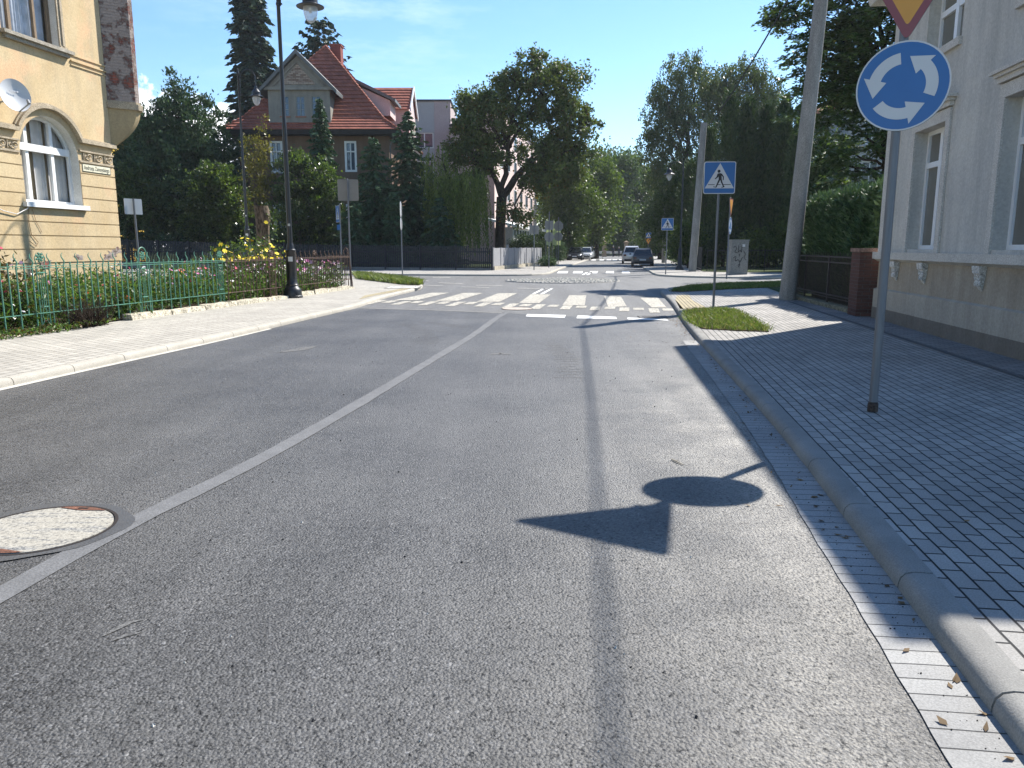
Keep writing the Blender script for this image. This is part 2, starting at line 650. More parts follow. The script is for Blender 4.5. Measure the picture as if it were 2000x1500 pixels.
M_ROAD_OLD = asphalt('worn asphalt', (.085, .085, .085), (.17, .168, .162), False, rough=.7, agg=70)
M_ROAD_NEW = asphalt('fresh asphalt', (.022, .022, .0225), (.088, .087, .086), True, spec=.5, rough=.52, agg=78.0)
M_PAVE_R = pavers('grey concrete pavers', (.34, .322, .295), (.255, .245, .228), (.018, .018, .019), .2, .1, .007)
M_PAVE_BAND = pavers('grey pavers by the house', (.25, .24, .23), (.19, .18, .175), (.03, .03, .032), .2, .1, .005, rot=8.4)
M_PAVE_L = pavers('pale concrete pavers', (.41, .385, .335), (.34, .32, .28), (.10, .09, .075), .2, .165, .008, patch=(.88, 1.1), grime=(.30, .27, .215))
M_PAVE_FAR = pavers('sandy far pavers', (.36, .34, .31), (.30, .285, .26), (.15, .14, .125), .2, .1, .006)
M_TACT = pavers('yellow tactile pavers', (.41, .345, .21), (.35, .305, .20), (.06, .05, .035), .2, .1, .012)
M_GUT = pavers('gutter setts', (.31, .305, .29), (.25, .245, .235), (.05, .05, .05), 60.0, .105, .004, rot=8.4, grime=(.17, .155, .13))
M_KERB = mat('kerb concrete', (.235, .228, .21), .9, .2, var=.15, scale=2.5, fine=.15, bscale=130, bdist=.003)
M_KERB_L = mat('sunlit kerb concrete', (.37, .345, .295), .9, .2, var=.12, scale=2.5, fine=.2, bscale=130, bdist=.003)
M_EARTH = mat('bare earth', (.085, .06, .042), .95, .1, var=.4, scale=6, fine=.5, bscale=40, bdist=.03)
M_LAWN = mat('lawn ground', (.045, .062, .02), .95, .1, var=.4, scale=2, fine=.5, bscale=40, bdist=.03)

def paint(name, col, wear):
    m, nt, out = new_mat(name)
    co = objco(nt)
    b = princ(nt, out, .75, .3)
    n = noise(nt, co, 26.0, 8.0, .75)
    k = ramp(nt, n, [(.5 - wear, (.11, .11, .11)), (.56 - wear, col)])
    k = mixc(nt, .5, k, ramp(nt, noise(nt, co, 2.5, 5.0), [(.3, (.3, .3, .3)), (.7, (.62, .62, .62))]), 'OVERLAY')
    ln(nt, k, b.inputs['Base Color'])
    return m
M_PAINT = paint('worn road paint', (.56, .52, .425), .04)
M_PAINT_W = paint('fresh road paint', (.66, .66, .64), .16)
M_PAINT_O = paint('old scrubbed paint', (.46, .44, .39), .02)

# ------------------------------------------------------------------ ground, road and pavements
g = MB()
g.poly([(-900, -60, -.06), (900, -60, -.06), (900, 1500, -.06), (-900, 1500, -.06)])
structure(g.build('ground', M_LAWN))

rd = MB()
rd.poly([(-75, -14, 0), (75, -14, 0), (75, 150, 0), (-75, 150, 0)])
road = structure(rd.build('road', M_ROAD_OLD))

# kerb lines, surveyed from the photograph
KR = [(.62, -4.5), (1.30, .1), (1.62, 2.2), (1.79, 3.2), (1.95, 4.2), (2.27, 6.1), (2.62, 8.7), (3.0, 11.7), (3.5, 15.4), (4.34, 20.6), (4.85, 24.2), (5.05, 26.2), (5.35, 27.9), (6.1, 29.6), (7.6, 31.2), (9.5, 32.2), (11.5, 32.3), (20, 31.2), (40, 28.5), (75, 24)]
KL = [(-7.8, -4), (-6.95, 2), (-6.35, 5.5), (-5.86, 8.65), (-5.55, 10.6), (-5.15, 12.8), (-4.82, 15.2), (-4.42, 18.4), (-4.1, 20.6), (-4.1, 23.0), (-3.95, 25.5), (-3.62, 28.0), (-3.5, 30.6), (-3.95, 33.8), (-5.5, 37.6), (-8.0, 41.0), (-14, 43.2), (-30, 47), (-75, 56)]
KFR = [(75, 33.0), (40, 36.5), (20, 38.8), (13, 39.7), (10.2, 40.6), (8.8, 41.8), (8.15, 43.6), (8.5, 47), (9.15, 52), (10.1, 60), (13.3, 82), (20.2, 128)]
KFL = [(-75, 59), (-30, 50), (-12, 45.8), (-5, 44.2), (-1, 43.4), (1.2, 44.1), (2.2, 46), (2.7, 50), (3.6, 57), (4.6, 64), (10.6, 104), (14.6, 130)]

nl = resample(smooth_line([KR[i] for i in range(len(KR))], 2), .5)
mb = MB()
edge_new = [(-9, -6)] + [tuple(G(x, y)[:2]) for x, y in ((640, 612), (705, 602), (850, 606), (985, 611.5), (1130, 619), (1318, 632))] + [(5.5, 15.9), (3.2, -6)]
mb.poly([(x, y, .004) for x, y in edge_new])
mb.build('asphalt_patch', M_ROAD_NEW, road)

def kerb(name, line, parent, m, side, flat=.15, h=.1, step=1.0, rnd=.065):
    """kerb stones along a line; the pavement lies on the given side (+1 right of travel)"""
    P = resample(smooth_line(line, 2), step)
    N = offset_line(P, side) - P
    mb = MB()
    prof = [(0, -.05), (0, h - rnd), (rnd * .12, h - rnd * .5), (rnd * .45, h - rnd * .14), (rnd, h), (flat, h), (flat, -.05)]
    for i in range(len(P) - 1):
        a, b = P[i], P[i + 1]
        L = np.linalg.norm(b - a)
        a2, b2 = a + (b - a) * .006 / L, b - (b - a) * .006 / L
        k = len(prof)
        v = [(*(a2 + N[i] * o), z) for o, z in prof] + [(*(b2 + N[i + 1] * o), z) for o, z in prof]
        mb.add(v, [(j, (j + 1) % k, k + (j + 1) % k, k + j) for j in range(k)] + [tuple(range(k))[::-1], tuple(range(k, 2 * k))])
    mb.build(name, m, parent, True)
    return P, N

def pavement(line, back, side, m, km, name='pavement', z=.094, flat=.15):
    P = resample(smooth_line(line, 2), 1.0)
    N = offset_line(P, side) - P
    inner = P + N * (flat - .003)
    mb = MB()
    mb.poly([(x, y, z) for x, y in inner] + [(x, y, z) for x, y in back])
    o = structure(mb.build(name, m))
    kerb('kerb', line, o, km, side, flat)
    return o

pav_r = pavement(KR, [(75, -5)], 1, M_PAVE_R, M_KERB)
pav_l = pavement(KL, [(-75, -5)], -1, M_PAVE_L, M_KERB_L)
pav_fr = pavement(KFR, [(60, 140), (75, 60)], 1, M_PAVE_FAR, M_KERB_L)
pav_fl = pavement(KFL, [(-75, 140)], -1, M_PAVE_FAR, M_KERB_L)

# gutter of flat setts along the right-hand kerb, ending before the crossing
gl = resample(smooth_line([p for p in KR if p[1] < 13] + [(3.19, 13.2)], 2), .12)
go = offset_line(gl, -.25 if False else -1) - gl
mb = MB()
n = len(gl)
wd = .24
for i in range(n - 1):
    a, b = gl[i], gl[i + 1]
    wa = wd + .003 * math.sin(i * 1.7) + .002 * math.sin(i * .37)
    wb = wd + .003 * math.sin((i + 1) * 1.7) + .002 * math.sin((i + 1) * .37)
    mb.add([(a[0] + .012, a[1], .014), (*(a + go[i] * wa), .010), (*(b + go[i + 1] * wb), .010), (b[0] + .012, b[1], .014)], [(3, 2, 1, 0)])
structure(mb.build('gutter', M_GUT))

# pale concrete strip at the foot of the left kerb
ll = resample(smooth_line([p for p in KL if p[1] < 16.5], 2), .5)
lo = offset_line(ll, 1) - ll
mb = MB()
for i in range(len(ll) - 1):
    k0, k1 = .17 - .1 * i / len(ll), .17 - .1 * (i + 1) / len(ll)
    mb.add([(*ll[i], .010), (*(ll[i] + lo[i] * k0), .008), (*(ll[i + 1] + lo[i + 1] * k1), .008), (*ll[i + 1], .010)], [(0, 1, 2, 3)])
mb.build('gutter_strip', mat('pale concrete strip', (.45, .43, .38), .9, .2, fine=.3, bscale=120), pav_l)

# band of pavers turned along the right-hand house, and a dark joint line beside it
mb = MB()
mb.poly([(5.0, 2.0, .098), (8.0, 2.0, .098), (8.4, 16.6, .098), (8.6, 22, .098), (7.75, 21.6, .098), (6.78, 14.5, .098), (6.17, 10.2, .098), (5.72, 7.0, .098)])
mb.build('paver_band', M_PAVE_BAND, pav_r)
mb = MB()
for a, b in (((5.72, 7.0), (6.17, 10.2)), ((6.17, 10.2), (6.78, 14.5)), ((6.78, 14.5), (7.75, 21.6))):
    mb.add([(a[0] - .05, a[1], .102), (a[0] + .05, a[1], .102), (b[0] + .05, b[1], .102), (b[0] - .05, b[1], .102)], [(0, 1, 2, 3)])
mb.build('paver_joint', mat('dark kerb joint', (.10, .10, .10), .9, fine=.3), pav_r)

def tact(parent, px, z=.1):
    mb = MB()
    mb.poly([(*G(x, y, z)[:2], z) for x, y in px])
    mb.build('tactile_paving', M_TACT, parent)
tact(pav_r, [(1328, 603), (1319, 586), (1322, 577), (1345, 575), (1352, 586), (1382, 602), (1350, 605)])
tact(pav_l, [(700, 585), (735, 576.5), (790, 566.5), (802, 563.3), (788, 562.8), (755, 569), (712, 577)])

# ------------------------------------------------------------------ road markings (parts of the road)
def mark(name, px, m, z=.008, raw=False):
    mb = MB()
    mb.poly([(*(p if raw else G(p[0], p[1])[:2]), z) for p in px])
    return mb.build(name, m, road)
for q in ([(843, 572), (877, 572), (815, 586.5), (770, 586.5)], [(904, 572.5), (943, 572.5), (893, 588), (850, 588)], [(973, 573), (1010, 573), (975, 590), (931, 589.5)], [(1037, 575), (1075, 575.5), (1053, 592.5), (1014, 592)], [(1112, 577), (1145, 577), (1142, 597), (1099, 596)], [(1180, 579), (1213, 580), (1224, 599), (1188, 600)], [(1250, 582), (1285, 582), (1302, 601), (1273, 601)]):
    mark('zebra_stripe', q, M_PAINT)
for i, (cx, y0, y1) in enumerate(((99, 141, 166), (256, 147, 168), (417, 148, 171), (577, 151, 176), (740, 155, 179), (901, 161, 188), (1065, 166, 193), (1231, 172, 196), (1402, 180, 201), (1574, 185, 207), (1750, 190, 216))):
    x = 700 + cx * .33
    a, b = G(x, 540 + y0 * .33)[:2], G(x, 540 + y1 * .33)[:2]
    mid = (a + b) / 2
    L = b[1] - a[1]
    p, q = mid - ROADDIR * L / 2, mid + ROADDIR * L / 2
    mark('crossing_dash', [p - (.13, 0), p + (.13, 0), q + (.13, 0), q - (.13, 0)], M_PAINT, raw=True)
for cx, y0, y1 in ((190, 143, 157), (347, 146, 159), (506, 149, 163), (666, 152, 166), (826, 157, 171), (989, 164, 178), (1154, 169, 181), (1319, 175, 187), (1489, 181, 193), (1658, 187, 199), (1832, 191, 204)):
    x = 700 + cx * .33
    a, b = G(x, 540 + y0 * .33)[:2], G(x, 540 + y1 * .33)[:2]
    mid = (a + b) / 2
    L = b[1] - a[1]
    p, q = mid - ROADDIR * L / 2, mid + ROADDIR * L / 2
    mark('crossing_dash', [p - (.14, 0), p + (.14, 0), q + (.14, 0), q - (.14, 0)], M_PAINT, raw=True)
Z7 = lambda pts: [(700 + x * .33, 540 + y * .33) for x, y in pts]
for q in ([(1000, 224), (1228, 230), (1220, 246), (990, 238)], [(1298, 232), (1524, 241), (1530, 254), (1290, 249)], [(1590, 245), (1822, 253), (1836, 263), (1594, 256)]):
    mark('yield_dash', Z7(q), M_PAINT_W)
for q in ([(1095, 70), (1110, 70), (1046, 104), (1026, 104)], [(1138, 72), (1153, 72), (1096, 105), (1074, 105)]):
    mark('lane_dash', Z7(q), M_PAINT_W)
for x0, y0, x1, y1 in ((828, 556.6, 866, 557.8), (857, 551.8, 905, 554), (902, 560, 955, 561.3), (930, 556.8, 982, 557.4), (798, 541.2, 818, 540.6), (810, 547, 838, 548.4), (740, 538.5, 790, 539), (845, 541.3, 880, 541.5), (1010, 562.6, 1070, 563.4), (720, 535.6, 760, 536)):
    mark('lane_dash', [(x0, y0), (x1, y1), (x1, y1 + 1.3), (x0, y0 + 1.3)], M_PAINT_O)
Z8 = lambda pts: [(900 + x * .23, 400 + y * .23) for x, y in pts]
for a, b, c_, d in ((545, 640, 625, 520), (705, 780, 770, 672), (832, 912, 900, 812), (960, 1036, 1028, 946), (1100, 1168, 1150, 1085), (1236, 1300, 1296, 1226), (1368, 1428, 1436, 1364)):
    mark('zebra_stripe', Z8([(a, 564), (b, 564), (c_ + 4, 582), (d + 4, 582)]), M_PAINT_W)
for a in (1110, 1180, 1240, 1290, 1345):
    mark('zebra_stripe', Z8([(a, 464), (a + 38, 464), (a + 36, 473), (a - 4, 473)]), M_PAINT_W)
mark('lane_dash', Z8([(1060, 575), (1085, 575), (1045, 596), (1025, 596)]), M_PAINT_W)
mark('lane_dash', Z8([(1105, 572), (1125, 572), (1085, 596), (1062, 596)]), M_PAINT_W)

M_TYRE = mat('pale tread print', (.135, .132, .128), .8, fine=.4, bscale=60)
def treads(p0, p1, n, w):
    p0, p1 = G(*p0)[:2], G(*p1)[:2]
    for i in range(n):
        t_ = i / (n - 1)
        c_ = p0 + (p1 - p0) * t_ + np.array([.12 * math.sin(t_ * 3), 0])
        hw, hh = w * RNG.uniform(.3, .55), .012
        sl = RNG.uniform(-.02, .06)
        mark('tread_print', [c_ + (-hw, -hh - sl), c_ + (hw, -hh + sl), c_ + (hw, hh + sl), c_ + (-hw, hh - sl)], M_TYRE, z=.0075, raw=True)
M_SCUFF = mat('pale scuff', (.115, .113, .108), .7, fine=.5, bscale=70)
def scuff(px, w):
    P = resample([G(x, y)[:2] for x, y in px], .03)
    N_ = offset_line(P, 1) - P
    mb = MB()
    for i in range(len(P) - 1):
        a, b = w * math.sin(math.pi * i / (len(P) - 1)) * .5, w * math.sin(math.pi * (i + 1) / (len(P) - 1)) * .5
        mb.add([(*(P[i] - N_[i] * a), .0075), (*(P[i] + N_[i] * a), .0075), (*(P[i + 1] + N_[i + 1] * b), .0075), (*(P[i + 1] - N_[i + 1] * b), .0075)], [(0, 1, 2, 3)])
    mb.build('scuff_mark', M_SCUFF, road)
scuff([(196, 1248), (225, 1232), (255, 1218), (285, 1212)], .03)
scuff([(215, 1256), (245, 1244), (280, 1237)], .025)
scuff([(955, 694), (975, 691), (1000, 693)], .16)
scuff([(540, 690), (580, 684), (620, 676)], .25)
treads((800, 634), (828, 672), 12, .5)
treads((835, 630), (900, 640), 7, .5)
treads((1075, 672), (1108, 738), 16, .4)

# sealed centre joint and seam at the crossing
sp = resample(smooth_line([(-2.9, 0.3), (-2.62, 2.0)] + [tuple(G(x, y)[:2]) for x, y in ((0, 1166), (140, 1085), (260, 1020), (500, 905), (700, 790), (850, 700), (930, 652), (960, 628), (988, 611))], 2), .35)
so_ = offset_line(sp, 1) - sp
mb = MB()
for i in range(len(sp) - 1):
    w0, w1 = .075 + RNG.normal() * .004, .075 + RNG.normal() * .004
    if i == 0:
        wl = w0
    mb.add([(*(sp[i] - so_[i] * wl), .009), (*(sp[i] + so_[i] * wl), .009), (*(sp[i + 1] + so_[i + 1] * w1), .009), (*(sp[i + 1] - so_[i + 1] * w1), .009)], [(0, 1, 2, 3)])
    wl = w1
M_SEAL = mat('grey joint sealant', (.135, .135, .135), .7, .3, var=.14, scale=5, fine=.25, bscale=90, bdist=.002)
mb.build('joint_sealant', M_SEAL, road)
mb = MB()
sl = resample([tuple(G(x, y)[:2]) for x, y in ((705, 602.5), (850, 606.5), (985, 612))], .5)
for a, b in zip(sl[:-1], sl[1:]):
    mb.add([(a[0], a[1] - .07, .009), (a[0], a[1] + .07, .009), (b[0], b[1] + .07, .009), (b[0], b[1] - .07, .009)], [(3, 2, 1, 0)])
mb.build('joint_sealant', mat('pale seam', (.2, .195, .18), .8, fine=.3), road)
# ring of sealant round the big manhole
def disc(mb, c, r, z, n=40, m=0, r2=None, wob=0.0):
    ang = [2 * math.pi * i / n for i in range(n)]
    if r2 is None:
        mb.poly([(c[0] + r * math.cos(a), c[1] + r * math.sin(a), z) for a in ang], m)
    else:
        wv = [1 + wob * math.sin(3 * a + 1) + wob * .6 * math.sin(7 * a) for a in ang]
        v = [(c[0] + r2 * math.cos(a), c[1] + r2 * math.sin(a), z) for a in ang] + [(c[0] + r * k * math.cos(a), c[1] + r * k * math.sin(a), z) for a, k in zip(ang, wv)]
        mb.add(v, [(i, n + i, n + (i + 1) % n, (i + 1) % n) for i in range(n)], m)
MH = (-2.70, 4.19)
mb = MB()
disc(mb, MH, .465, .011, 48, r2=.385, wob=.04)
mb.build('joint_sealant', mat('dark ring sealant', (.068, .069, .07), .5, .5, var=.15, scale=5, fine=.3, bscale=90, bdist=.002), road)

def manhole(c, r, mlid, label, rust):
    t = thing('manhole_cover', label, 'manhole cover', (c[0], c[1], 0))
    mb = MB()
    disc(mb, c, r - .014, .013, 48)
    mb.lathe((c[0], c[1], 0), [(r - .014, -.02), (r - .014, .0125)], 48)
    mb.build('lid', mlid, t)
    mb = MB()
    disc(mb, c, r + .012, .0125, 48, r2=r - .006)
    mb.build('frame', mat('dark cover gap', (.025, .02, .018), .9), t)
    if rust:
        mr = mat('rusty iron', (.13, .058, .036), .85, .3, var=.4, scale=14, fine=.4, bscale=90)
        for a0 in (R(80), R(262)):
            mb = MB()
            n = 12
            ang = [a0 + R(-26 + 52 * i / n) for i in range(n + 1)]
            pts = [(c[0] + (r - .016) * math.cos(a), c[1] + (r - .016) * math.sin(a), .0165) for a in ang]
            am = a0
            pts2 = [(c[0] + (r - .02 - .055 * math.sin(math.pi * i / n)) * math.cos(a), c[1] + (r - .02 - .055 * math.sin(math.pi * i / n)) * math.sin(a), .0165) for i, a in list(enumerate(ang))[::-1][1:-1]]
            mb.poly(pts + pts2)
            rim = mb.build('rusty_rim', mr, t)
            mb = MB()
            p = (c[0] + (r - .045) * math.cos(am), c[1] + (r - .045) * math.sin(am))
            mb.prism([(p[0] - .03, p[1] - .008), (p[0] + .03, p[1] - .012), (p[0] + .03, p[1] + .008), (p[0] - .03, p[1] + .01)], .0168, .0185)
            mb.build('lifting_slot', mat('dark cover gap', (.025, .02, .018), .9), rim)
    return t
def concrete_lid(name):
    m, nt, out = new_mat(name)
    co = objco(nt)
    b = princ(nt, out, .9, .2)
    n = noise(nt, co, 55.0, 6.0, .7)
    mp = nd(nt, 'ShaderNodeMapping')
    mp.inputs['Scale'].default_value = (1.5, 9.0, 1)
    mp.inputs['Rotation'].default_value = (0, 0, R(-38))
    ln(nt, co, mp.inputs['Vector'])
    s = noise(nt, mp.outputs[0], 1.5, 7.0, .7)
    c = ramp(nt, n, [(.36, (.12, .115, .11)), (.45, (.30, .28, .235)), (.60, (.38, .355, .30))])
    c = mixc(nt, ramp(nt, s, [(.50, (0, 0, 0)), (.60, (.9, .9, .9))]), c, ramp(nt, n, [(.45, (.09, .095, .105)), (.6, (.34, .33, .30))]))
    ln(nt, c, b.inputs['Base Color'])
    bump(nt, n, .006, .7, b)
    return m
manhole(MH, .385, concrete_lid('scuffed concrete lid'), 'large round manhole with a pale concrete lid and rusty rims beside the sealed road joint', True)
manhole(G(1010, 603.5)[:2], .40, mat('pinkish lid', (.40, .34, .29), .9, var=.15, scale=5, fine=.4), 'small pale pinkish manhole cover among the white crossing dashes', False)

dc = G(1277, 620)
t = thing('drain_grate', 'dark rectangular iron drain grate by the right kerb at the crossing', 'drain grate', (dc[0], dc[1], 0))
mb = MB()
for a in ((-.34, -.30, -.26, .26), (.30, .34, -.26, .26), (-.30, .30, -.26, -.22), (-.30, .30, .22, .26)):
    mb.box(dc[0] + a[0], dc[0] + a[1], dc[1] + a[2], dc[1] + a[3], .004, .019)
mb.build('frame', mat('cast iron', (.12, .115, .11), .7, .5, var=.3, scale=12), t)
mb = MB()
for i in range(9):
    mb.box(dc[0] - .285 + i * .065, dc[0] - .25 + i * .065, dc[1] - .22, dc[1] + .22, .005, .017)
mb.build('bars', MATS['cast iron'], t)

uc = G(788, 561, .1)
t = thing('utility_cover', 'rectangular pale framed utility cover set in the left pavement corner', 'utility cover', (uc[0], uc[1], .1))
mb = MB()
mb.box(uc[0] - .62, uc[0] + .62, uc[1] - .75, uc[1] + .75, .09, .104)
mb.build('cover', mat('cover concrete', (.50, .48, .44), .9, fine=.3), t)
mb = MB()
for a in ((-.62, -.58, -.75, .75), (.58, .62, -.75, .75), (-.42, -.40, -.6, .6), (.40, .42, -.6, .6)):
    mb.box(uc[0] + a[0], uc[0] + a[1], uc[1] + a[2], uc[1] + a[3], .1, .108)
for a in ((-.58, .58, -.75, -.68), (-.58, .58, .68, .75), (-.12, .12, -.1, .1)):
    mb.box(uc[0] + a[0], uc[0] + a[1], uc[1] + a[2], uc[1] + a[3], .1, .108)
mb.build('frame', mat('cover frame', (.16, .15, .14), .8), t)

# roundabout island: a low cobbled dome
ic = np.array([2.42, 37.4])
t = thing('roundabout_island', 'low round cobbled island of pale stones in the middle of the crossroads', 'traffic island', (ic[0], ic[1], 0))
mb = MB()
mb.lathe((ic[0], ic[1], 0), [(2.78, 0), (2.76, .03), (2.6, .04), (1.5, .07), (.3, .09)], 44)
mb.build('base', mat('island mortar', (.24, .23, .21), .95, fine=.4), t, True)
mb = MB()
for ring in range(14):
    r = .2 + ring * .19
    n = max(4, int(r * 6.28 / .21))
    for j in range(n):
        a = 6.283 * (j + RNG.uniform(-.2, .2)) / n
        x, y = ic[0] + r * math.cos(a), ic[1] + r * math.sin(a)
        z = .085 - .05 * (r / 2.6) ** 1.6
        s = RNG.uniform(.07, .1)
        hh = RNG.uniform(.01, .03)
        v = []
        for q in range(6):
            b_ = q * 1.047 + RNG.uniform(-.2, .2)
            v.append((x + s * math.cos(b_), y + s * math.sin(b_), z - .02))
        for q in range(6):
            v.append((x + (v[q][0] - x) * .6, y + (v[q][1] - y) * .6, z + hh))
        mb.add(v, [(q, (q + 1) % 6, 6 + (q + 1) % 6, 6 + q) for q in range(6)] + [tuple(range(6, 12))])
mb.build('cobbles', mat('pale cobbles', (.40, .38, .33), .9, var=.3, scale=5, fine=.3), t)

# lawns and garden soil
def sheet(name, pts, z, m, kind='structure'):
    mb = MB()
    mb.poly([(p[0], p[1], z) for p in pts])
    o = mb.build(name, m)
    o['kind'] = kind
    return o
FENCE = [(-10.6, 3.0), (-9.75, 7.5), (-8.62, 13.0), (-7.72, 18.2), (-6.85, 23.0), (-6.02, 28.8)]
sheet('garden_soil', [(p[0] - .02, p[1]) for p in FENCE] + [(-7.2, 31.0), (-11, 33.0), (-20, 34), (-20, 3)], .13, M_EARTH)
sheet('lawn', [(8.35, 17.3), (8.9, 25.5), (9.6, 29.2), (22, 27.4), (60, 22), (60, 5), (9.5, 5)], .11, M_LAWN)
sheet('lawn', [(12.0, 48.6), (13.5, 47.2), (24, 45.4), (74, 40), (74, 139), (26, 139), (17, 82)], .12, M_LAWN)
sheet('lawn', [(-74, 63), (-30, 54.6), (-11, 53.2), (-1.3, 51.6), (2.3, 67), (5.5, 90), (10.5, 130), (-74, 139)], .12, M_LAWN)

# grass patches
gr1 = leafmat('verge grass', (.045, .085, .016), (.19, .25, .065), .45, .5, .3, (1.15, 1.15, .75))
gr2 = leafmat('dry verge grass', (.16, .14, .06), (.30, .27, .14), .4, .6, .2, (1.1, 1.05, .8))
def grass(px, n, h, label, z=.1, soil=None, w=.014, hump=0.0):
    P = [G(x, y, z)[:2] for x, y in px]
    mb = MB()
    mb.prism([tuple(p) for p in P], z - .05, z + .012)
    V = blades(P, n, h, w, .6, z + .01)
    V = V + np.r_[0, 0, 0] + np.concatenate([RNG.normal(size=(n, 1, 2)) * .07, np.zeros((n, 1, 1))], 2)
    q = quads_mesh('grass', V, [gr1, gr2], None, (RNG.uniform(size=len(V)) < .14).astype(np.int32))
    stuff(q, label, 'grass')
    structure(mb.build('grass_soil', M_EARTH))
grass([(1336, 612), (1352, 607), (1400, 604), (1432, 606), (1468, 625), (1502, 648), (1440, 646), (1372, 642), (1345, 628)], 10500, .085, 'small bright green grass patch in the paving at the foot of the pedestrian crossing sign')
grass([(1310, 569), (1345, 559.5), (1420, 554.5), (1540, 551.5), (1540, 560), (1420, 565), (1330, 570)], 14000, .10, 'long shaded grass strip along the side street on the right', w=.02)
grass([(692, 536), (720, 538), (790, 547.5), (822, 553.5), (820, 557), (790, 556), (700, 545)], 14000, .22, 'grass strip at the corner behind the iron garden fence', w=.03)
# ------------------------------------------------------------------ wall builder
def arch_z(o, u):
    c, r = (o['u0'] + o['u1']) / 2, (o['u1'] - o['u0']) / 2
    return o['z1'] - r + math.sqrt(max(0, r * r - (u - c) ** 2))

def facade(mb, W0, W1, z0, z1, ops, depth, m=0, mrev=0, y=0.0):
    """one wall sheet at local y with openings and their reveals"""
    br = {W0, W1}
    for o in ops:
        br |= {o['u0'], o['u1']}
        if o.get('arch'):
            br |= {o['u0'] + (o['u1'] - o['u0']) * (1 - math.cos(math.pi * i / 16)) / 2 for i in range(17)}
    br = sorted(b for b in br if W0 - 1e-6 <= b <= W1 + 1e-6)
    for a, b in zip(br[:-1], br[1:]):
        if b - a < 1e-6:
            continue
        act = sorted([o for o in ops if o['u0'] <= a + 1e-6 and o['u1'] >= b - 1e-6], key=lambda o: o['z0'])
        ca, cb = z0, z0
        for o in act:
            mb.add([(a, y, ca), (b, y, cb), (b, y, o['z0']), (a, y, o['z0'])], [(0, 1, 2, 3)], m)
            if o.get('arch'):
                ca, cb = arch_z(o, a), arch_z(o, b)
                mb.add([(a, y, ca), (b, y, cb), (b, y - depth, cb), (a, y - depth, ca)], [(0, 1, 2, 3)], mrev)
            else:
                ca = cb = o['z1']
                mb.add([(a, y, ca), (b, y, cb), (b, y - depth, cb), (a, y - depth, ca)], [(0, 1, 2, 3)], mrev)
            mb.add([(a, y, o['z0']), (b, y, o['z0']), (b, y - depth, o['z0']), (a, y - depth, o['z0'])], [(0, 1, 2, 3)], mrev)
        mb.add([(a, y, ca), (b, y, cb), (b, y, z1), (a, y, z1)], [(0, 1, 2, 3)], m)
    for o in ops:
        for u in (o['u0'], o['u1']):
            zt = arch_z(o, u) if o.get('arch') else o['z1']
            mb.add([(u, y, o['z0']), (u, y, zt), (u, y - depth, zt), (u, y - depth, o['z0'])], [(0, 1, 2, 3)], mrev)

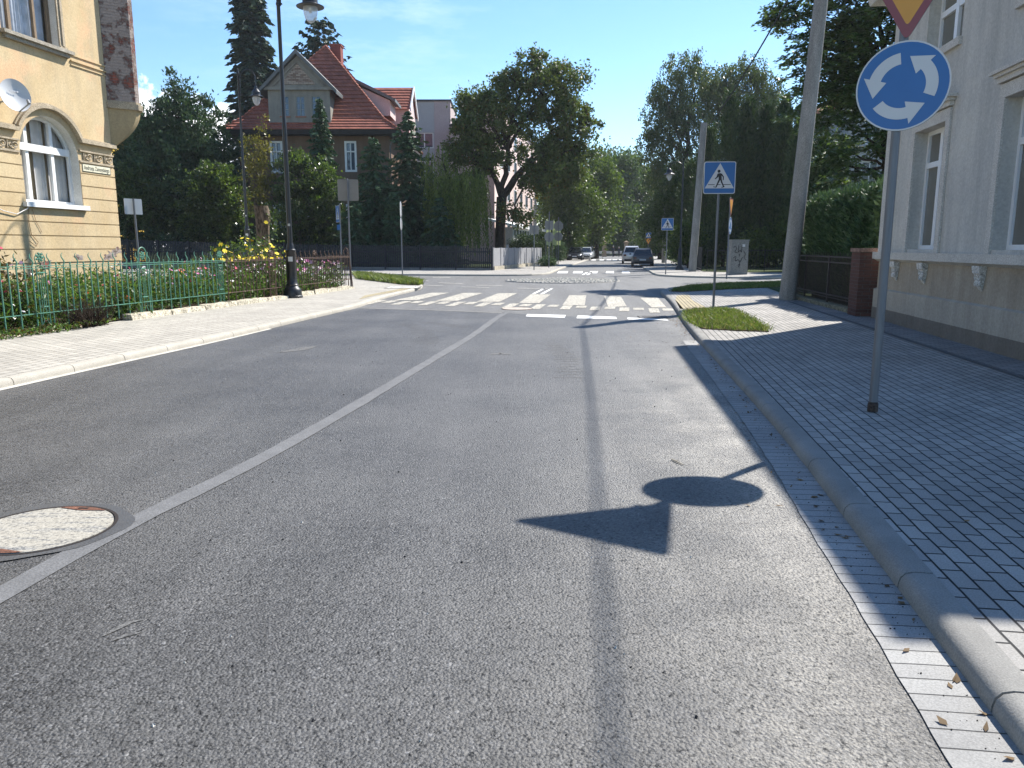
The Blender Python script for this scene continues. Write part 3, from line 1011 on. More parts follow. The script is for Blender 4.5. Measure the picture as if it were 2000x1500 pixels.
def window(root, T, o, depth, fm, gm, mull=(), trans=(), fw=.06, ft=.05, curtain=None, sill=None, label=None, y=0.0, back=None):
    """a frame with its bars; pane, curtain and sill are its sub-parts"""
    u0, u1, z0, z1 = o['u0'], o['u1'], o['z0'], o['z1']
    f = MB(T)
    ya, yb = y - depth, y - depth + ft
    A = o.get('arch')
    zs = z1 - (u1 - u0) / 2 if A else z1
    f.box(u0, u0 + fw, ya, yb, z0, zs)
    f.box(u1 - fw, u1, ya, yb, z0, zs)
    f.box(u0 + fw, u1 - fw, ya, yb, z0, z0 + fw)
    if A:
        c, r = (u0 + u1) / 2, (u1 - u0) / 2
        n = 18
        for i in range(n):
            a, b = math.pi * i / n, math.pi * (i + 1) / n
            q = [(c + r * math.cos(a), zs + r * math.sin(a)), (c + r * math.cos(b), zs + r * math.sin(b)), (c + (r - fw) * math.cos(b), zs + (r - fw) * math.sin(b)), (c + (r - fw) * math.cos(a), zs + (r - fw) * math.sin(a))]
            f.extr([(p[0], ya, p[1]) for p in q], (0, ft, 0))
    else:
        f.box(u0 + fw, u1 - fw, ya, yb, z1 - fw, z1)
    for u, w in mull:
        zt = arch_z(o, u) - fw * .5 if A else z1 - fw
        f.box(u - w / 2, u + w / 2, ya - .004, yb + .012, z0 + fw, zt)
    for z, h, d in trans:
        f.box(u0 + fw, u1 - fw, ya - .004, yb + d, z - h / 2, z + h / 2)
    fo = f.build('window', fm, root)
    if label:
        fo['label'] = label
    p = MB(T)
    yp = ya + .018
    if A:
        c, r = (u0 + u1) / 2, (u1 - u0) / 2 - fw * .5
        pts = [(u0 + fw * .5, yp, z0 + fw * .5), (u1 - fw * .5, yp, z0 + fw * .5)] + [(c + r * math.cos(math.pi * i / 18), yp, zs + r * math.sin(math.pi * i / 18)) for i in range(19)]
        p.poly(pts)
    else:
        p.poly([(u0 + fw * .5, yp, z0 + fw * .5), (u1 - fw * .5, yp, z0 + fw * .5), (u1 - fw * .5, yp, z1 - fw * .5), (u0 + fw * .5, yp, z1 - fw * .5)])
    p.build('pane', gm, fo)
    if curtain:
        cu = MB(T)
        n = 60
        for a, b in curtain['spans']:
            k = max(4, int((b - a) / .035))
            us = [a + (b - a) * i / k for i in range(k + 1)]
            ys = [ya - .10 + .022 * math.sin(u * 61) + .012 * math.sin(u * 143 + 1) for u in us]
            zt = [min((arch_z(o, u) if A else z1), curtain.get('top', 99)) for u in us]
            for i in range(k):
                cu.add([(us[i], ys[i], z0), (us[i + 1], ys[i + 1], z0), (us[i + 1], ys[i + 1], zt[i + 1]), (us[i], ys[i], zt[i])], [(0, 1, 2, 3)])
        cu.build('curtain', curtain['mat'], fo)
    if back:
        bk = MB(T)
        bk.poly([(u0, ya - .35, z0), (u1, ya - .35, z0), (u1, ya - .35, z1), (u0, ya - .35, z1)])
        bk.build('room_behind', back, fo)
    if sill:
        s = MB(T)
        s.box(u0 - sill[0], u1 + sill[0], ya + .02, y + sill[1], z0 - sill[2], z0 + .003)
        s.build('sill', sill[3], fo)
    return fo

# ------------------------------------------------------------------ wall materials
def stucco(name, base, stain, streak, groove=None, patch=None):
    m, nt, out = new_mat(name)
    co = objco(nt)
    b = princ(nt, out, .9, .15)
    c = ramp(nt, noise(nt, co, 1.1, 7.0, .62), [(.3, stain), (.62, base)])
    mp = nd(nt, 'ShaderNodeMapping')
    mp.inputs['Scale'].default_value = (2.2, 2.2, .22)
    ln(nt, co, mp.inputs['Vector'])
    s = ramp(nt, noise(nt, mp.outputs[0], 1.3, 6.0, .6), [(.42, (0, 0, 0)), (.72, (.75, .75, .75))])
    c = mixc(nt, s, c, streak)
    if patch:
        q = ramp(nt, noise(nt, co, .75, 6.0, .6), [(.55, (0, 0, 0)), (.66, (.8, .8, .8))])
        c = mixc(nt, q, c, patch)
    c = mixc(nt, .3, c, ramp(nt, noise(nt, co, 22, 4.0, .7), [(.3, (.25, .25, .25)), (.7, (.75, .75, .75))]), 'OVERLAY')
    ln(nt, c, b.inputs['Base Color'])
    bump(nt, noise(nt, co, 38, 6.0, .7), .012, .6, b)
    return m
M_YEL = stucco('weathered ochre plaster', (.56, .44, .265), (.47, .35, .195), (.42, .335, .22), patch=(.60, .39, .23))
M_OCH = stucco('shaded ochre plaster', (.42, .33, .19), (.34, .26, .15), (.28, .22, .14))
M_REV = mat('white window reveal', (.62, .60, .55), .85, .2, var=.12, scale=3, fine=.2, bscale=50)
M_WHT = mat('white window paint', (.74, .74, .72), .5, .4, var=.06, scale=4, bstr=.2)
M_TRIM = mat('grey brown stone trim', (.36, .30, .215), .9, .2, var=.25, scale=4, fine=.4, bscale=60, bdist=.008)
M_BROWNF = mat('bare timber window frame', (.20, .145, .095), .75, .3, var=.3, scale=6, fine=.3, stretch=(8, 8, 1))
M_CURT = mat('white net curtain', (.62, .61, .58), .95, .1, var=.12, scale=3, bstr=0)
M_GLS = glassmat('window glass', (.04, .05, .06), .82)
M_DGL = mat('dark window glass', (.022, .028, .032), .06, .7, var=.3, scale=1.5, bstr=0)
M_BGL = mat('blue sky glass', (.05, .075, .11), .05, .8, var=.3, scale=1.5, bstr=0)
M_ROOM = mat('dim room', (.03, .03, .032), .9, .1)

def brickmat(name, a, b_, mort, render, amount, sc=1.0, axis='XZ'):
    m, nt, out = new_mat(name)
    co = objco(nt)
    b = princ(nt, out, .92, .15)
    sx = nd(nt, 'ShaderNodeSeparateXYZ')
    ln(nt, co, sx.inputs[0])
    cb = nd(nt, 'ShaderNodeCombineXYZ')
    ln(nt, math_n(nt, 'ADD', sx.outputs[0], sx.outputs[1]), cb.inputs[0])
    ln(nt, sx.outputs[2], cb.inputs[1])
    br = nd(nt, 'ShaderNodeTexBrick')
    br.inputs['Scale'].default_value = 1.0
    br.inputs['Brick Width'].default_value = .25 * sc
    br.inputs['Row Height'].default_value = .077 * sc
    br.inputs['Mortar Size'].default_value = .007 * sc
    br.inputs['Mortar Smooth'].default_value = .3
    br.inputs['Color1'].default_value = rgba(a)
    br.inputs['Color2'].default_value = rgba(b_)
    br.inputs['Mortar'].default_value = rgba(mort)
    ln(nt, cb.outputs[0], br.inputs['Vector'])
    c = br.outputs[0]
    h = math_n(nt, 'MULTIPLY', br.outputs['Fac'], -1.0)
    if amount > 0:
        n = noise(nt, co, 2.6, 9.0, .74)
        k = ramp(nt, n, [(1 - amount - .04, (0, 0, 0)), (1 - amount + .05, (1, 1, 1))])
        c = mixc(nt, k, c, mixc(nt, noise(nt, co, 14, 5.0), render, tuple(x * .6 for x in render)))
        h = math_n(nt, 'ADD', h, math_n(nt, 'MULTIPLY', k, 2.2))
    c = mixc(nt, .45, c, ramp(nt, noise(nt, co, 30, 5.0, .7), [(.3, (.25, .25, .25)), (.7, (.75, .75, .75))]), 'OVERLAY')
    ln(nt, c, b.inputs['Base Color'])
    bump(nt, h, .02, .9, b)
    return m
M_BRK = brickmat('bare brick with plaster scraps', (.30, .10, .07), (.22, .075, .055), (.25, .2, .18), (.40, .335, .30), .56)
M_BRKP = brickmat('red pillar brick', (.125, .062, .05), (.09, .05, .042), (.12, .105, .095), (.3, .2, .15), 0.0)
M_FIELD = brickmat('rubble gable infill', (.40, .33, .27), (.20, .14, .11), (.07, .06, .055), (.46, .41, .35), .30, 1.6)

# ------------------------------------------------------------------ ochre house on the left
LO = np.array([-11.05, 22.0])
LT = frame(LO, (-.15, -.989), -1)
h = thing('corner_house', 'ochre plastered old house with arched window and bare brick corner bay on the left', 'house', (LO[0], LO[1], 0))
arch = dict(u0=1.36, u1=3.34, z0=2.66, z1=4.76, arch=True)
upw = dict(u0=1.66, u1=3.5, z0=6.47, z1=8.9)
w3 = dict(u0=5.4, u1=7.4, z0=2.66, z1=4.76, arch=True)
w4 = dict(u0=5.4, u1=7.2, z0=6.47, z1=8.9)
mb = MB(LT)
GROOVES = [3.50, 3.18, 2.86, 2.54, 2.21, 1.88, 1.55, 1.22]
facade(mb, 0, 15, .05, 11.5, [arch, upw, w3, w4], .34, 0, 1)
mb.box(0.0, 15, -9, -.45, .05, 11.5, 0)
mb.add([(0, 0, .05), (0, -.45, .05), (0, -.45, 11.5), (0, 0, 11.5)], [(0, 1, 2, 3)], 0)
mb.add([(15, 0, .05), (15, -.45, .05), (15, -.45, 11.5), (15, 0, 11.5)], [(0, 1, 2, 3)], 0)
# raised courses between the grooves of the rusticated ground floor
gz = [GROOVES[0] + .24] + GROOVES
for a, b in zip(gz[:-1], gz[1:]):
    for u0, u1 in (([(0.0, 1.36), (3.34, 5.4), (7.4, 15)]) if a > 2.62 else [(0.0, 15)]):
        z1_, z0_ = a - .014, b + .014
        if z1_ > 2.54 and z0_ < 2.66 and u1 - u0 > 14:
            z1_ = min(z1_, 2.52)
        mb.box(u0 - .012, u1, .002, .022, z0_, z1_, 0)
wall = mb.build('wall', [M_YEL, M_REV], h)
mb = MB(LT)
mb.box(-.3, 15.3, -9.3, .45, 11.5, 11.75)
mb.build('cornice', M_TRIM, h)
mb = MB(LT)
mb.extr([(-.3, .45, 11.76), (-.3, -4.5, 15), (-.3, -9.3, 11.76)], (15.6, 0, 0))
mb.build('roof', mat('old red roof tiles', (.26, .085, .05), .85, var=.3, scale=6, fine=.4, bscale=25, bdist=.03), h)
# broken plaster near the ground
for u, z, s in ((.14, 1.50, .20), (.40, 1.40, .24), (.62, 1.32, .16), (1.75, 1.34, .17), (2.9, 1.2, .22)):
    n = 15
    pts = []
    for i in range(n):
        a = 6.283 * i / n
        q = s * RNG.uniform(.45, 1.2)
        pts.append((max(.0, u + q * math.cos(a)), .0245, z + q * .55 * math.sin(a)))
    mb = MB(LT)
    mb.poly(pts[::-1])
    mb.build('broken_plaster', M_BRK, h)
fo = window(h, LT, arch, .30, M_WHT, M_GLS, mull=((2.02, .10), (2.86, .10)), trans=((3.98, .17, .05),), fw=.085, ft=.07,
            curtain=dict(spans=((1.38, 2.0), (2.1, 2.5), (2.62, 2.84), (2.88, 3.32)), mat=M_CURT), sill=(.10, .13, .11, M_WHT), label='white arched three-light window with net curtains')
window(h, LT, w3, .30, M_WHT, M_GLS, mull=((6.0, .10), (6.8, .10)), trans=((3.98, .17, .05),), fw=.085, ft=.07, curtain=dict(spans=((5.45, 7.35),), mat=M_CURT), sill=(.10, .13, .11, M_WHT))
window(h, LT, upw, .26, M_BROWNF, M_GLS, mull=((2.2, .07), (3.0, .09)), trans=((8.2, .09, .02),), fw=.10, ft=.06, curtain=dict(spans=((1.7, 3.45),), mat=mat('bluish curtain', (.50, .55, .62), .9, var=.25, scale=4, bstr=0)), label='upper window with bare timber frame')
window(h, LT, w4, .26, M_BROWNF, M_GLS, mull=((6.0, .07), (6.6, .07)), fw=.10, ft=.06)
# timber lining and ragged sill of the upper window
mb = MB(LT)
for k, (a, b) in enumerate(((1.50, 1.58), (1.58, 1.66))):
    mb.box(a, b, -.02, .05 - .03 * k, 6.56, 9.0)
mb.box(1.40, 1.66, .002, .035, 6.30, 6.56)
mb.build('window_surround', M_TRIM, h)
mb = MB(LT)
mb.box(1.34, 3.6, -.2, .17, 6.385, 6.465)
mb.box(1.44, 3.5, .002, .10, 6.30, 6.385)
mb.build('upper_sill', mat('worn grey sill', (.30, .27, .22), .9, var=.3, scale=7, fine=.4), h)
# string courses
mb = MB(LT)
for z, d in ((6.44, .03), (6.30, .045), (6.20, .03)):
    mb.box(-.01, 1.33, .002, d, z - .03, z)
    mb.box(3.62, 15, .002, d, z - .03, z)
mb.build('string_course', M_YEL, h)
# hood mould over the arch that runs on as a ledge
mb = MB(LT)
c_, r_ = 2.35, 1.16
zs = 3.77
prof = []
a1 = math.asin((4.27 - zs) / r_)
n = 26
pts = [(-.06, 4.27), (c_ - r_ * math.cos(a1), 4.27)] + [(c_ - r_ * math.cos(a1 + (math.pi - 2 * a1) * i / n), zs + r_ * math.sin(a1 + (math.pi - 2 * a1) * i / n)) for i in range(1, n)] + [(c_ + r_ * math.cos(a1), 4.27), (5.0, 4.27)]
P = np.array(pts)
tt = unit(np.gradient(P, axis=0))
nn = np.stack([-tt[:, 1], tt[:, 0]], 1)
if nn[len(nn) // 2][1] < 0:
    nn = -nn
for i in range(len(P) - 1):
    a, b, na, nb = P[i], P[i + 1], nn[i], nn[i + 1]
    q = [(a[0], a[1]), (b[0], b[1]), (b[0] + nb[0] * .09, b[1] + nb[1] * .09), (a[0] + na[0] * .09, a[1] + na[1] * .09)]
    mb.extr([(p[0], .003, p[1]) for p in q], (0, .12, 0))
    q2 = [(a[0] + na[0] * .09, a[1] + na[1] * .09), (b[0] + nb[0] * .09, b[1] + nb[1] * .09), (b[0] + nb[0] * .13, b[1] + nb[1] * .13), (a[0] + na[0] * .13, a[1] + na[1] * .13)]
    mb.extr([(p[0], .003, p[1]) for p in q2], (0, .05, 0))
mb.build('hood_mould', M_TRIM, h)
# carved frieze
def frieze(u0, u1):
    mb = MB(LT)
    mb.box(u0, u1, .002, .03, 3.78, 3.83)
    mb.box(u0, u1, .002, .05, 4.05, 4.09)
    fo = mb.build('frieze', M_TRIM, h)
    mb = MB(LT)
    k = int((u1 - u0) / .34)
    for i in range(k):
        c = u0 + .2 + i * (u1 - u0 - .1) / k
        for cx, cz, rr, a0, a1 in ((c - .06, 3.95, .075, 20, 320), (c + .08, 3.93, .055, 180, 500), (c, 3.96, .14, 200, 330)):
            mb.tube([LT0(cx + rr * math.cos(R(a0 + (a1 - a0) * t / 9)), .03, cz + rr * .75 * math.sin(R(a0 + (a1 - a0) * t / 9))) for t in range(10)], .017, 5)
        mb.box(c + .155, c + .175, .002, .035, 3.85, 4.03)
    mb.build('scroll_carving', M_TRIM, fo, True)
def LT0(a, b, c):
    return (a, b, c)
frieze(0.0, 1.34)
frieze(3.36, 5.3)
# brick corner bay carried on a rounded corbel
BAY = [(-11.03, 21.99), (-10.47, 22.40), (-10.43, 22.56), (-11.05, 23.45), (-12.2, 23.6), (-12.2, 22.1)]
def grow(pts, k, c=(-11.2, 22.5)):
    return [(c[0] + (p[0] - c[0]) * k, c[1] + (p[1] - c[1]) * k) for p in pts]
mb = MB()
mb.prism(BAY, 5.52, 11.5)
mb.build('brick_bay', M_BRK, h)
mb = MB()
mb.prism(grow(BAY, 1.10), 5.35, 5.50)
mb.prism(grow(BAY, 1.03), 5.501, 5.56)
mb.build('bay_ledge', M_TRIM, h)
mb = MB()
K = (-11.12, 22.06)
rows = []
for j in range(11):
    tq = j / 10
    rows.append([(K[0] + (p[0] - K[0]) * max(.02, math.sin(tq * math.pi / 2) ** .75), K[1] + (p[1] - K[1]) * max(.02, math.sin(tq * math.pi / 2) ** .75), 4.30 + 1.05 * tq) for p in BAY])
k = len(BAY)
mb.add([p for r_ in rows for p in r_], [(j * k + i, j * k + (i + 1) % k, (j + 1) * k + (i + 1) % k, (j + 1) * k + i) for j in range(10) for i in range(k)])
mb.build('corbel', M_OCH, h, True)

# street name plate fixed to the wall
t = thing('street_sign', 'small cream street name plate under the carved frieze beside the arched window', 'street sign', LT((.72, .03, 3.65)))
mb = MB(LT)
mb.box(.17, 1.28, .024, .034, 3.555, 3.755)
mb.build('plate', mat('cream enamel', (.66, .62, .46), .5, .4, var=.08, scale=3), t)
mb = MB(LT)
for a in ((.17, 1.28, 3.555, 3.568), (.17, 1.28, 3.742, 3.755), (.17, .183, 3.568, 3.742), (1.267, 1.28, 3.568, 3.742)):
    mb.box(a[0], a[1], .034, .036, a[2], a[3])
M_INK = mat('dark lettering', (.03, .035, .03), .6, .3, bstr=0)
mb.build('border', M_INK, t)

def lettering(text, size, width, T, u, z, y, m, parent, mirror=-1):
    cu = bpy.data.curves.new('lettering', 'FONT')
    cu.body = text
    cu.size = size
    cu.align_x = 'CENTER'
    cu.align_y = 'CENTER'
    cu.extrude = 0.0008
    o = bpy.data.objects.new('tmp', cu)
    COL.objects.link(o)
    bpy.context.view_layer.update()
    me = bpy.data.meshes.new_from_object(o.evaluated_get(bpy.context.evaluated_depsgraph_get()))
    bpy.data.objects.remove(o)
    co_ = np.array([v.co[:] for v in me.vertices])
    s = width / (co_[:, 0].max() - co_[:, 0].min())
    mb = MB(T)
    mb.add([(u + mirror * p[0] * s, y + p[2], z + p[1]) for p in co_], [tuple(p.vertices) for p in me.polygons])
    return mb.build('lettering', m, parent)
lettering('Andrzeja Zamoyskiego', .155, 1.0, LT, .725, 3.655, .0365, M_INK, t)

# satellite dish
dcn = np.array([3.78, .42, 4.98])
t = thing('satellite_dish', 'white oval satellite dish on the ochre wall beside the arched window', 'satellite dish', LT(dcn))
ax = unit(np.array([.45, 1.0, .25]))
e1 = unit(np.cross(ax, [0, 0, 1]))
e2 = np.cross(e1, ax)
mb = MB(LT)
rings, seg = 6, 28
v = [tuple(dcn - ax * .09)]
for i in range(1, rings + 1):
    r = i / rings
    for j in range(seg):
        a = 6.283 * j / seg
        v.append(tuple(dcn + e1 * .33 * r * math.cos(a) + e2 * .37 * r * math.sin(a) - ax * .09 * (1 - r * r)))
f = [(0, 1 + j, 1 + (j + 1) % seg) for j in range(seg)]
for i in range(rings - 1):
    f += [(1 + i * seg + j, 1 + (i + 1) * seg + j, 1 + (i + 1) * seg + (j + 1) % seg, 1 + i * seg + (j + 1) % seg) for j in range(seg)]
mb.add(v, f)
nb = len(v)
mb.add([tuple(np.array(p) - ax * .012) for p in v], [q[::-1] for q in f])
mb.build('reflector', mat('white dish enamel', (.50, .51, .52), .4, .4, var=.06, bstr=0), t, True)
mb = MB(LT)
p0 = dcn - e2 * .38
mb.tube([p0, p0 + ax * .30 + e2 * .1 - e1 * .1], .016, 8)
lnb = p0 + ax * .30 + e2 * .1 - e1 * .1
arm = mb.build('feed_arm', mat('grey galvanised arm', (.33, .34, .35), .5, .5, metal=.3, bstr=0), t, True)
mb = MB(LT)
mb.tube([lnb + e2 * .0, lnb + e2 * .09 - ax * .03], [.035, .03], 10)
mb.build('receiver', mat('grey receiver plastic', (.28, .28, .28), .6, bstr=0), arm, True)
mb = MB(LT)
mb.tube([dcn - ax * .1, dcn - ax * .2 - np.array([0, .1, .06]), (3.75, .0, 4.85)], .02, 8)
mb.build('wall_bracket', MATS['grey galvanised arm'], t, True)
mb = MB(LT)
for k in range(4):
    for dz in (0.0, .035):
        pass
c0 = dcn - ax * .06 + e2 * .1
for i, ww in enumerate((.05, .03, .03, .05)):
    uo = -.1 + i * .055
    q = [c0 + e1 * uo - e2 * .02, c0 + e1 * (uo + .035) - e2 * .02, c0 + e1 * (uo + .035) + e2 * .02, c0 + e1 * uo + e2 * .02]
    mb.poly([tuple(p + ax * .012) for p in q])
mb.build('emblem', mat('faded grey print', (.42, .43, .45), .6, bstr=0), t)

# thin cable looped on the wall below the sill
t = thing('wall_cable', 'thin loose cable looping across the ochre wall below the white sill', 'cable', LT((3.2, .03, 2.2)))
mb = MB(LT)
mb.tube([(4.6, .05, 2.62), (4.1, .06, 2.42), (3.7, .06, 2.36), (3.4, .09, 2.50), (3.3, .06, 2.55)], .011, 6)
mb.build('white_cable', mat('white cable', (.6, .58, .55), .6, bstr=0), t, True)
mb = MB(LT)
mb.tube([(3.3, .05, 2.55), (3.34, .04, 2.2), (3.3, .04, 1.9), (3.12, .05, 1.72), (3.2, .05, 1.62), (3.4, .05, 1.75)], .007, 5)
mb.tube([(3.2, .05, 2.5), (3.1, .04, 2.2), (2.95, .04, 1.95)], .005, 5)
mb.build('brown_cable', mat('brown cable', (.22, .12, .06), .6, bstr=0), t, True)

# ------------------------------------------------------------------ pale plastered house on the right
RO = np.array([7.86, 16.61])
RT = frame(RO, (-.145, -.989), 1)
M_GREY = stucco('pale grey plaster', (.58, .555, .50), (.48, .465, .435), (.36, .35, .325))
M_BEIGE = stucco('stained beige plinth plaster', (.42, .365, .29), (.345, .295, .23), (.27, .225, .175))
M_PLN = stucco('plinth band', (.44, .40, .335), (.38, .34, .28), (.31, .28, .235))
M_GTRIM = mat('pale plaster trim', (.54, .51, .46), .9, .2, var=.1, scale=3, fine=.25, bscale=60)
M_WPVC = mat('white pvc frame', (.78, .79, .80), .35, .45, var=.03, bstr=0)
h = thing('plastered_house', 'pale grey plastered house with white windows and stucco corbels on the right', 'house', (RO[0], RO[1], 0))
wa = dict(u0=1.55, u1=2.97, z0=1.56, z1=3.72)
wb = dict(u0=5.08, u1=6.5, z0=1.56, z1=3.72)
wc = dict(u0=1.62, u1=3.2, z0=5.02, z1=6.35)
wd_ = dict(u0=5.15, u1=6.7, z0=5.02, z1=6.35)
LEN = 9.25
mb = MB(RT)
facade(mb, 0, LEN, 1.40, 6.5, [wa, wb, wc, wd_], .3, 0, 0)
mb.box(0, LEN, -9, -.3, .05, 6.5, 0)
for u in (0, LEN):
    mb.add([(u, 0, 1.4), (u, -.3, 1.4), (u, -.3, 6.5), (u, 0, 6.5)], [(0, 1, 2, 3)], 0)
mb.build('wall', M_GREY, h)
mb = MB(RT)
mb.box(-.02, LEN, -.3, .012, .74, 1.399)
mb.build('plinth', M_BEIGE, h)
mb = MB(RT)
mb.box(-.05, LEN, -.3, .07, .05, .72)
mb.add([(-.05, .07, .72), (LEN, .07, .72), (LEN, .012, .745), (-.05, .012, .745)], [(0, 1, 2, 3)])
base_band = mb.build('base_course', M_PLN, h)
mb = MB(RT)
mb.box(-.055, LEN, .071, .076, .05, .34)
mb.build('dark_band', stucco('dark plaster', (.22, .195, .165), (.17, .15, .125), (.15, .13, .105)), h)  # darker band along the bottom of the base course
mb = MB(RT)
mb.box(-.12, LEN, .0, .13, 1.36, 1.50)
mb.extr([(-.12, .10, 1.36), (-.12, .0, 1.36), (-.12, .0, 1.30)], (LEN, 0, 0))
mb.build('window_ledge', M_GTRIM, h)
mb = MB(RT)
mb.box(-.06, .62, .002, .045, 1.50, 6.5)
mb.box(-.045, .002, -.4, .002, 1.50, 6.5)
mb.build('corner_pilaster', M_GTRIM, h)
for o in (wa, wb):
    mb = MB(RT)
    a, b, z1_ = o['u0'], o['u1'], o['z1']
    mb.box(a - .17, a - .002, .002, .04, 1.50, z1_ + .0)
    mb.box(b + .002, b + .17, .002, .04, 1.50, z1_ + .0)
    mb.box(a - .17, b + .17, .002, .04, z1_ + .002, z1_ + .2)
    sr = mb.build('window_surround', M_GTRIM, h)
    mb = MB(RT)
    mb.box(a - .26, b + .26, .002, .12, z1_ + .30, z1_ + .35)
    mb.box(a - .21, b + .21, .002, .08, z1_ + .22, z1_ + .30)
    mb.box(a - .32, b + .32, .002, .16, z1_ + .35, z1_ + .40)
    mb.build('cornice', M_GTRIM, sr)
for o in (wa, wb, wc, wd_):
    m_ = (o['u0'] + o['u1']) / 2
    window(h, RT, o, .26, M_WPVC, mat('dull pane with reflection tone', (.15, .145, .125), .12, .6, var=.1, scale=1.5, bstr=0), mull=((m_, .13),), trans=((o['z1'] - .62, .10, .006),), fw=.075, ft=.06,  # opaque pane colour stands in for the reflection of the house opposite
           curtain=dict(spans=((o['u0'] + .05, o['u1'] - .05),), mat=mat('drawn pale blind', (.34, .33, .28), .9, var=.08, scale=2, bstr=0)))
for o in (wc, wd_):
    mb = MB(RT)
    mb.box(o['u0'] - .03, o['u1'] + .04, -.1, .06, o['z0'] - .13, o['z0'] - .002)
    mb.build('sill', M_GTRIM, h)
# stucco corbels under the ledge
def corbel(u):
    mb = MB(RT)
    w_ = .13
    prof = [(.012, 1.32), (.13, 1.32), (.13, 1.27), (.115, 1.22), (.085, 1.17), (.075, 1.12), (.085, 1.07), (.07, 1.02), (.035, .97), (.012, .94)]
    n = len(prof)
    ws = [w_, w_, w_ * .95, w_ * .85, w_ * .8, w_ * .75, w_ * .7, w_ * .6, w_ * .45, w_ * .25]
    v = []
    for s in (-1, 1):
        v += [(u + s * ww, p[0], p[1]) for p, ww in zip(prof, ws)]
    mb.add(v, [(i, i + 1, n + i + 1, n + i) for i in range(n - 1)] + [tuple(range(n))[::-1], tuple(range(n, 2 * n))])
    for k, (z, y, rr) in enumerate(((1.25, .115, .05), (1.15, .085, .045), (1.05, .085, .035))):
        for s in (-1, 1):
            mb.tube([(u + s * (rr + .015) + rr * .8 * math.cos(R(40 * q)), y, z + rr * .8 * math.sin(R(40 * q))) for q in range(9)], .013, 5)
    mb.build('corbel', mat('flaking white stucco', (.58, .56, .52), .9, var=.25, scale=14, fine=.5, bscale=50, bdist=.01), h, True)
for u in (1.15, 2.62, 4.92, 6.6):
    corbel(u)
# eaves and roof end, tapered to shape the building's cast shadow
mb = MB(RT)
prof = [(-.3, 7.16), (.0, 7.16)]
v = [(-.37, -.3, 6.51), (LEN, -.3, 6.51), (LEN, .21, 6.51), (-.37, .50, 6.51), (-.37, -.3, 6.7), (LEN, -.3, 6.7), (LEN, .25, 6.7), (-.37, .57, 6.7)]
mb.add(v, [(0, 3, 2, 1), (4, 5, 6, 7), (0, 1, 5, 4), (1, 2, 6, 5), (2, 3, 7, 6), (3, 0, 4, 7)])
mb.build('eaves', M_GTRIM, h)
mb = MB(RT)
mb.add([(-.37, .50, 6.71), (LEN, .20, 6.71), (LEN - 4, -4.5, 7.4), (2, -4.5, 7.4), (-.37, -9.2, 6.71), (LEN - 1.6, -9.2, 6.71)], [(0, 1, 2, 3), (3, 2, 5, 4), (0, 3, 4), (1, 5, 2)])
mb.build('roof', MATS['old red roof tiles'], h)

# ------------------------------------------------------------------ villa with red tiled roof
def tiled(mb, a, b, c, d, rows, lap=.05, m=0):
    """stepped tile courses over the quad a-b (eave) to d-c (ridge)"""
    a, b, c, d = (np.array(p, float) for p in (a, b, c, d))
    nrm = np.cross(b - a, d - a)
    nrm = nrm / np.linalg.norm(nrm)
    if nrm[2] < 0:
        nrm = -nrm
    for i in range(rows):
        t0, t1 = i / rows, (i + 1.0) / rows
        p, q = a + (d - a) * t0, b + (c - b) * t0
        r_, s = b + (c - b) * t1, a + (d - a) * t1
        up = nrm * lap
        mb.add([p + up, q + up, r_, s, p, q], [(0, 1, 2, 3), (4, 5, 1, 0)], m)

def tilemat(name, c1, c2):
    m, nt, out = new_mat(name)
    co = objco(nt)
    b = princ(nt, out, .8, .25)
    sx = nd(nt, 'ShaderNodeSeparateXYZ')
    ln(nt, co, sx.inputs[0])
    cb = nd(nt, 'ShaderNodeCombineXYZ')
    ln(nt, math_n(nt, 'ADD', sx.outputs[0], sx.outputs[1]), cb.inputs[0])
    ln(nt, sx.outputs[2], cb.inputs[1])
    br = nd(nt, 'ShaderNodeTexBrick')
    br.inputs['Scale'].default_value = 1.0
    br.inputs['Brick Width'].default_value = .3
    br.inputs['Row Height'].default_value = .36
    br.inputs['Mortar Size'].default_value = .012
    br.inputs['Color1'].default_value = rgba(c1)
    br.inputs['Color2'].default_value = rgba(c2)
    br.inputs['Mortar'].default_value = rgba(tuple(x * .4 for x in c1))
    ln(nt, cb.outputs[0], br.inputs['Vector'])
    c = mixc(nt, 1.0, br.outputs[0], ramp(nt, noise(nt, co, 1.4, 5.0), [(.3, (.75, .75, .75)), (.7, (1.15, 1.1, 1.1))]), 'MULTIPLY')
    ln(nt, c, b.inputs['Base Color'])
    return m
M_TILE = tilemat('red clay tiles', (.36, .125, .08), (.27, .095, .065))
M_VWALL = stucco('brown villa plaster', (.185, .125, .085), (.155, .10, .07), (.125, .085, .06))
M_DORM = stucco('grey dormer plaster', (.25, .238, .205), (.20, .19, .165), (.16, .152, .135))
M_PINKW = mat('pink wing plaster', (.55, .43, .40), .9, var=.1, scale=1.5, fine=.2, bscale=20)
M_DARKW = mat('dark eaves timber', (.03, .027, .025), .8, var=.2)
M_LEAD = mat('grey lead flashing', (.10, .105, .105), .6, .4, var=.15)

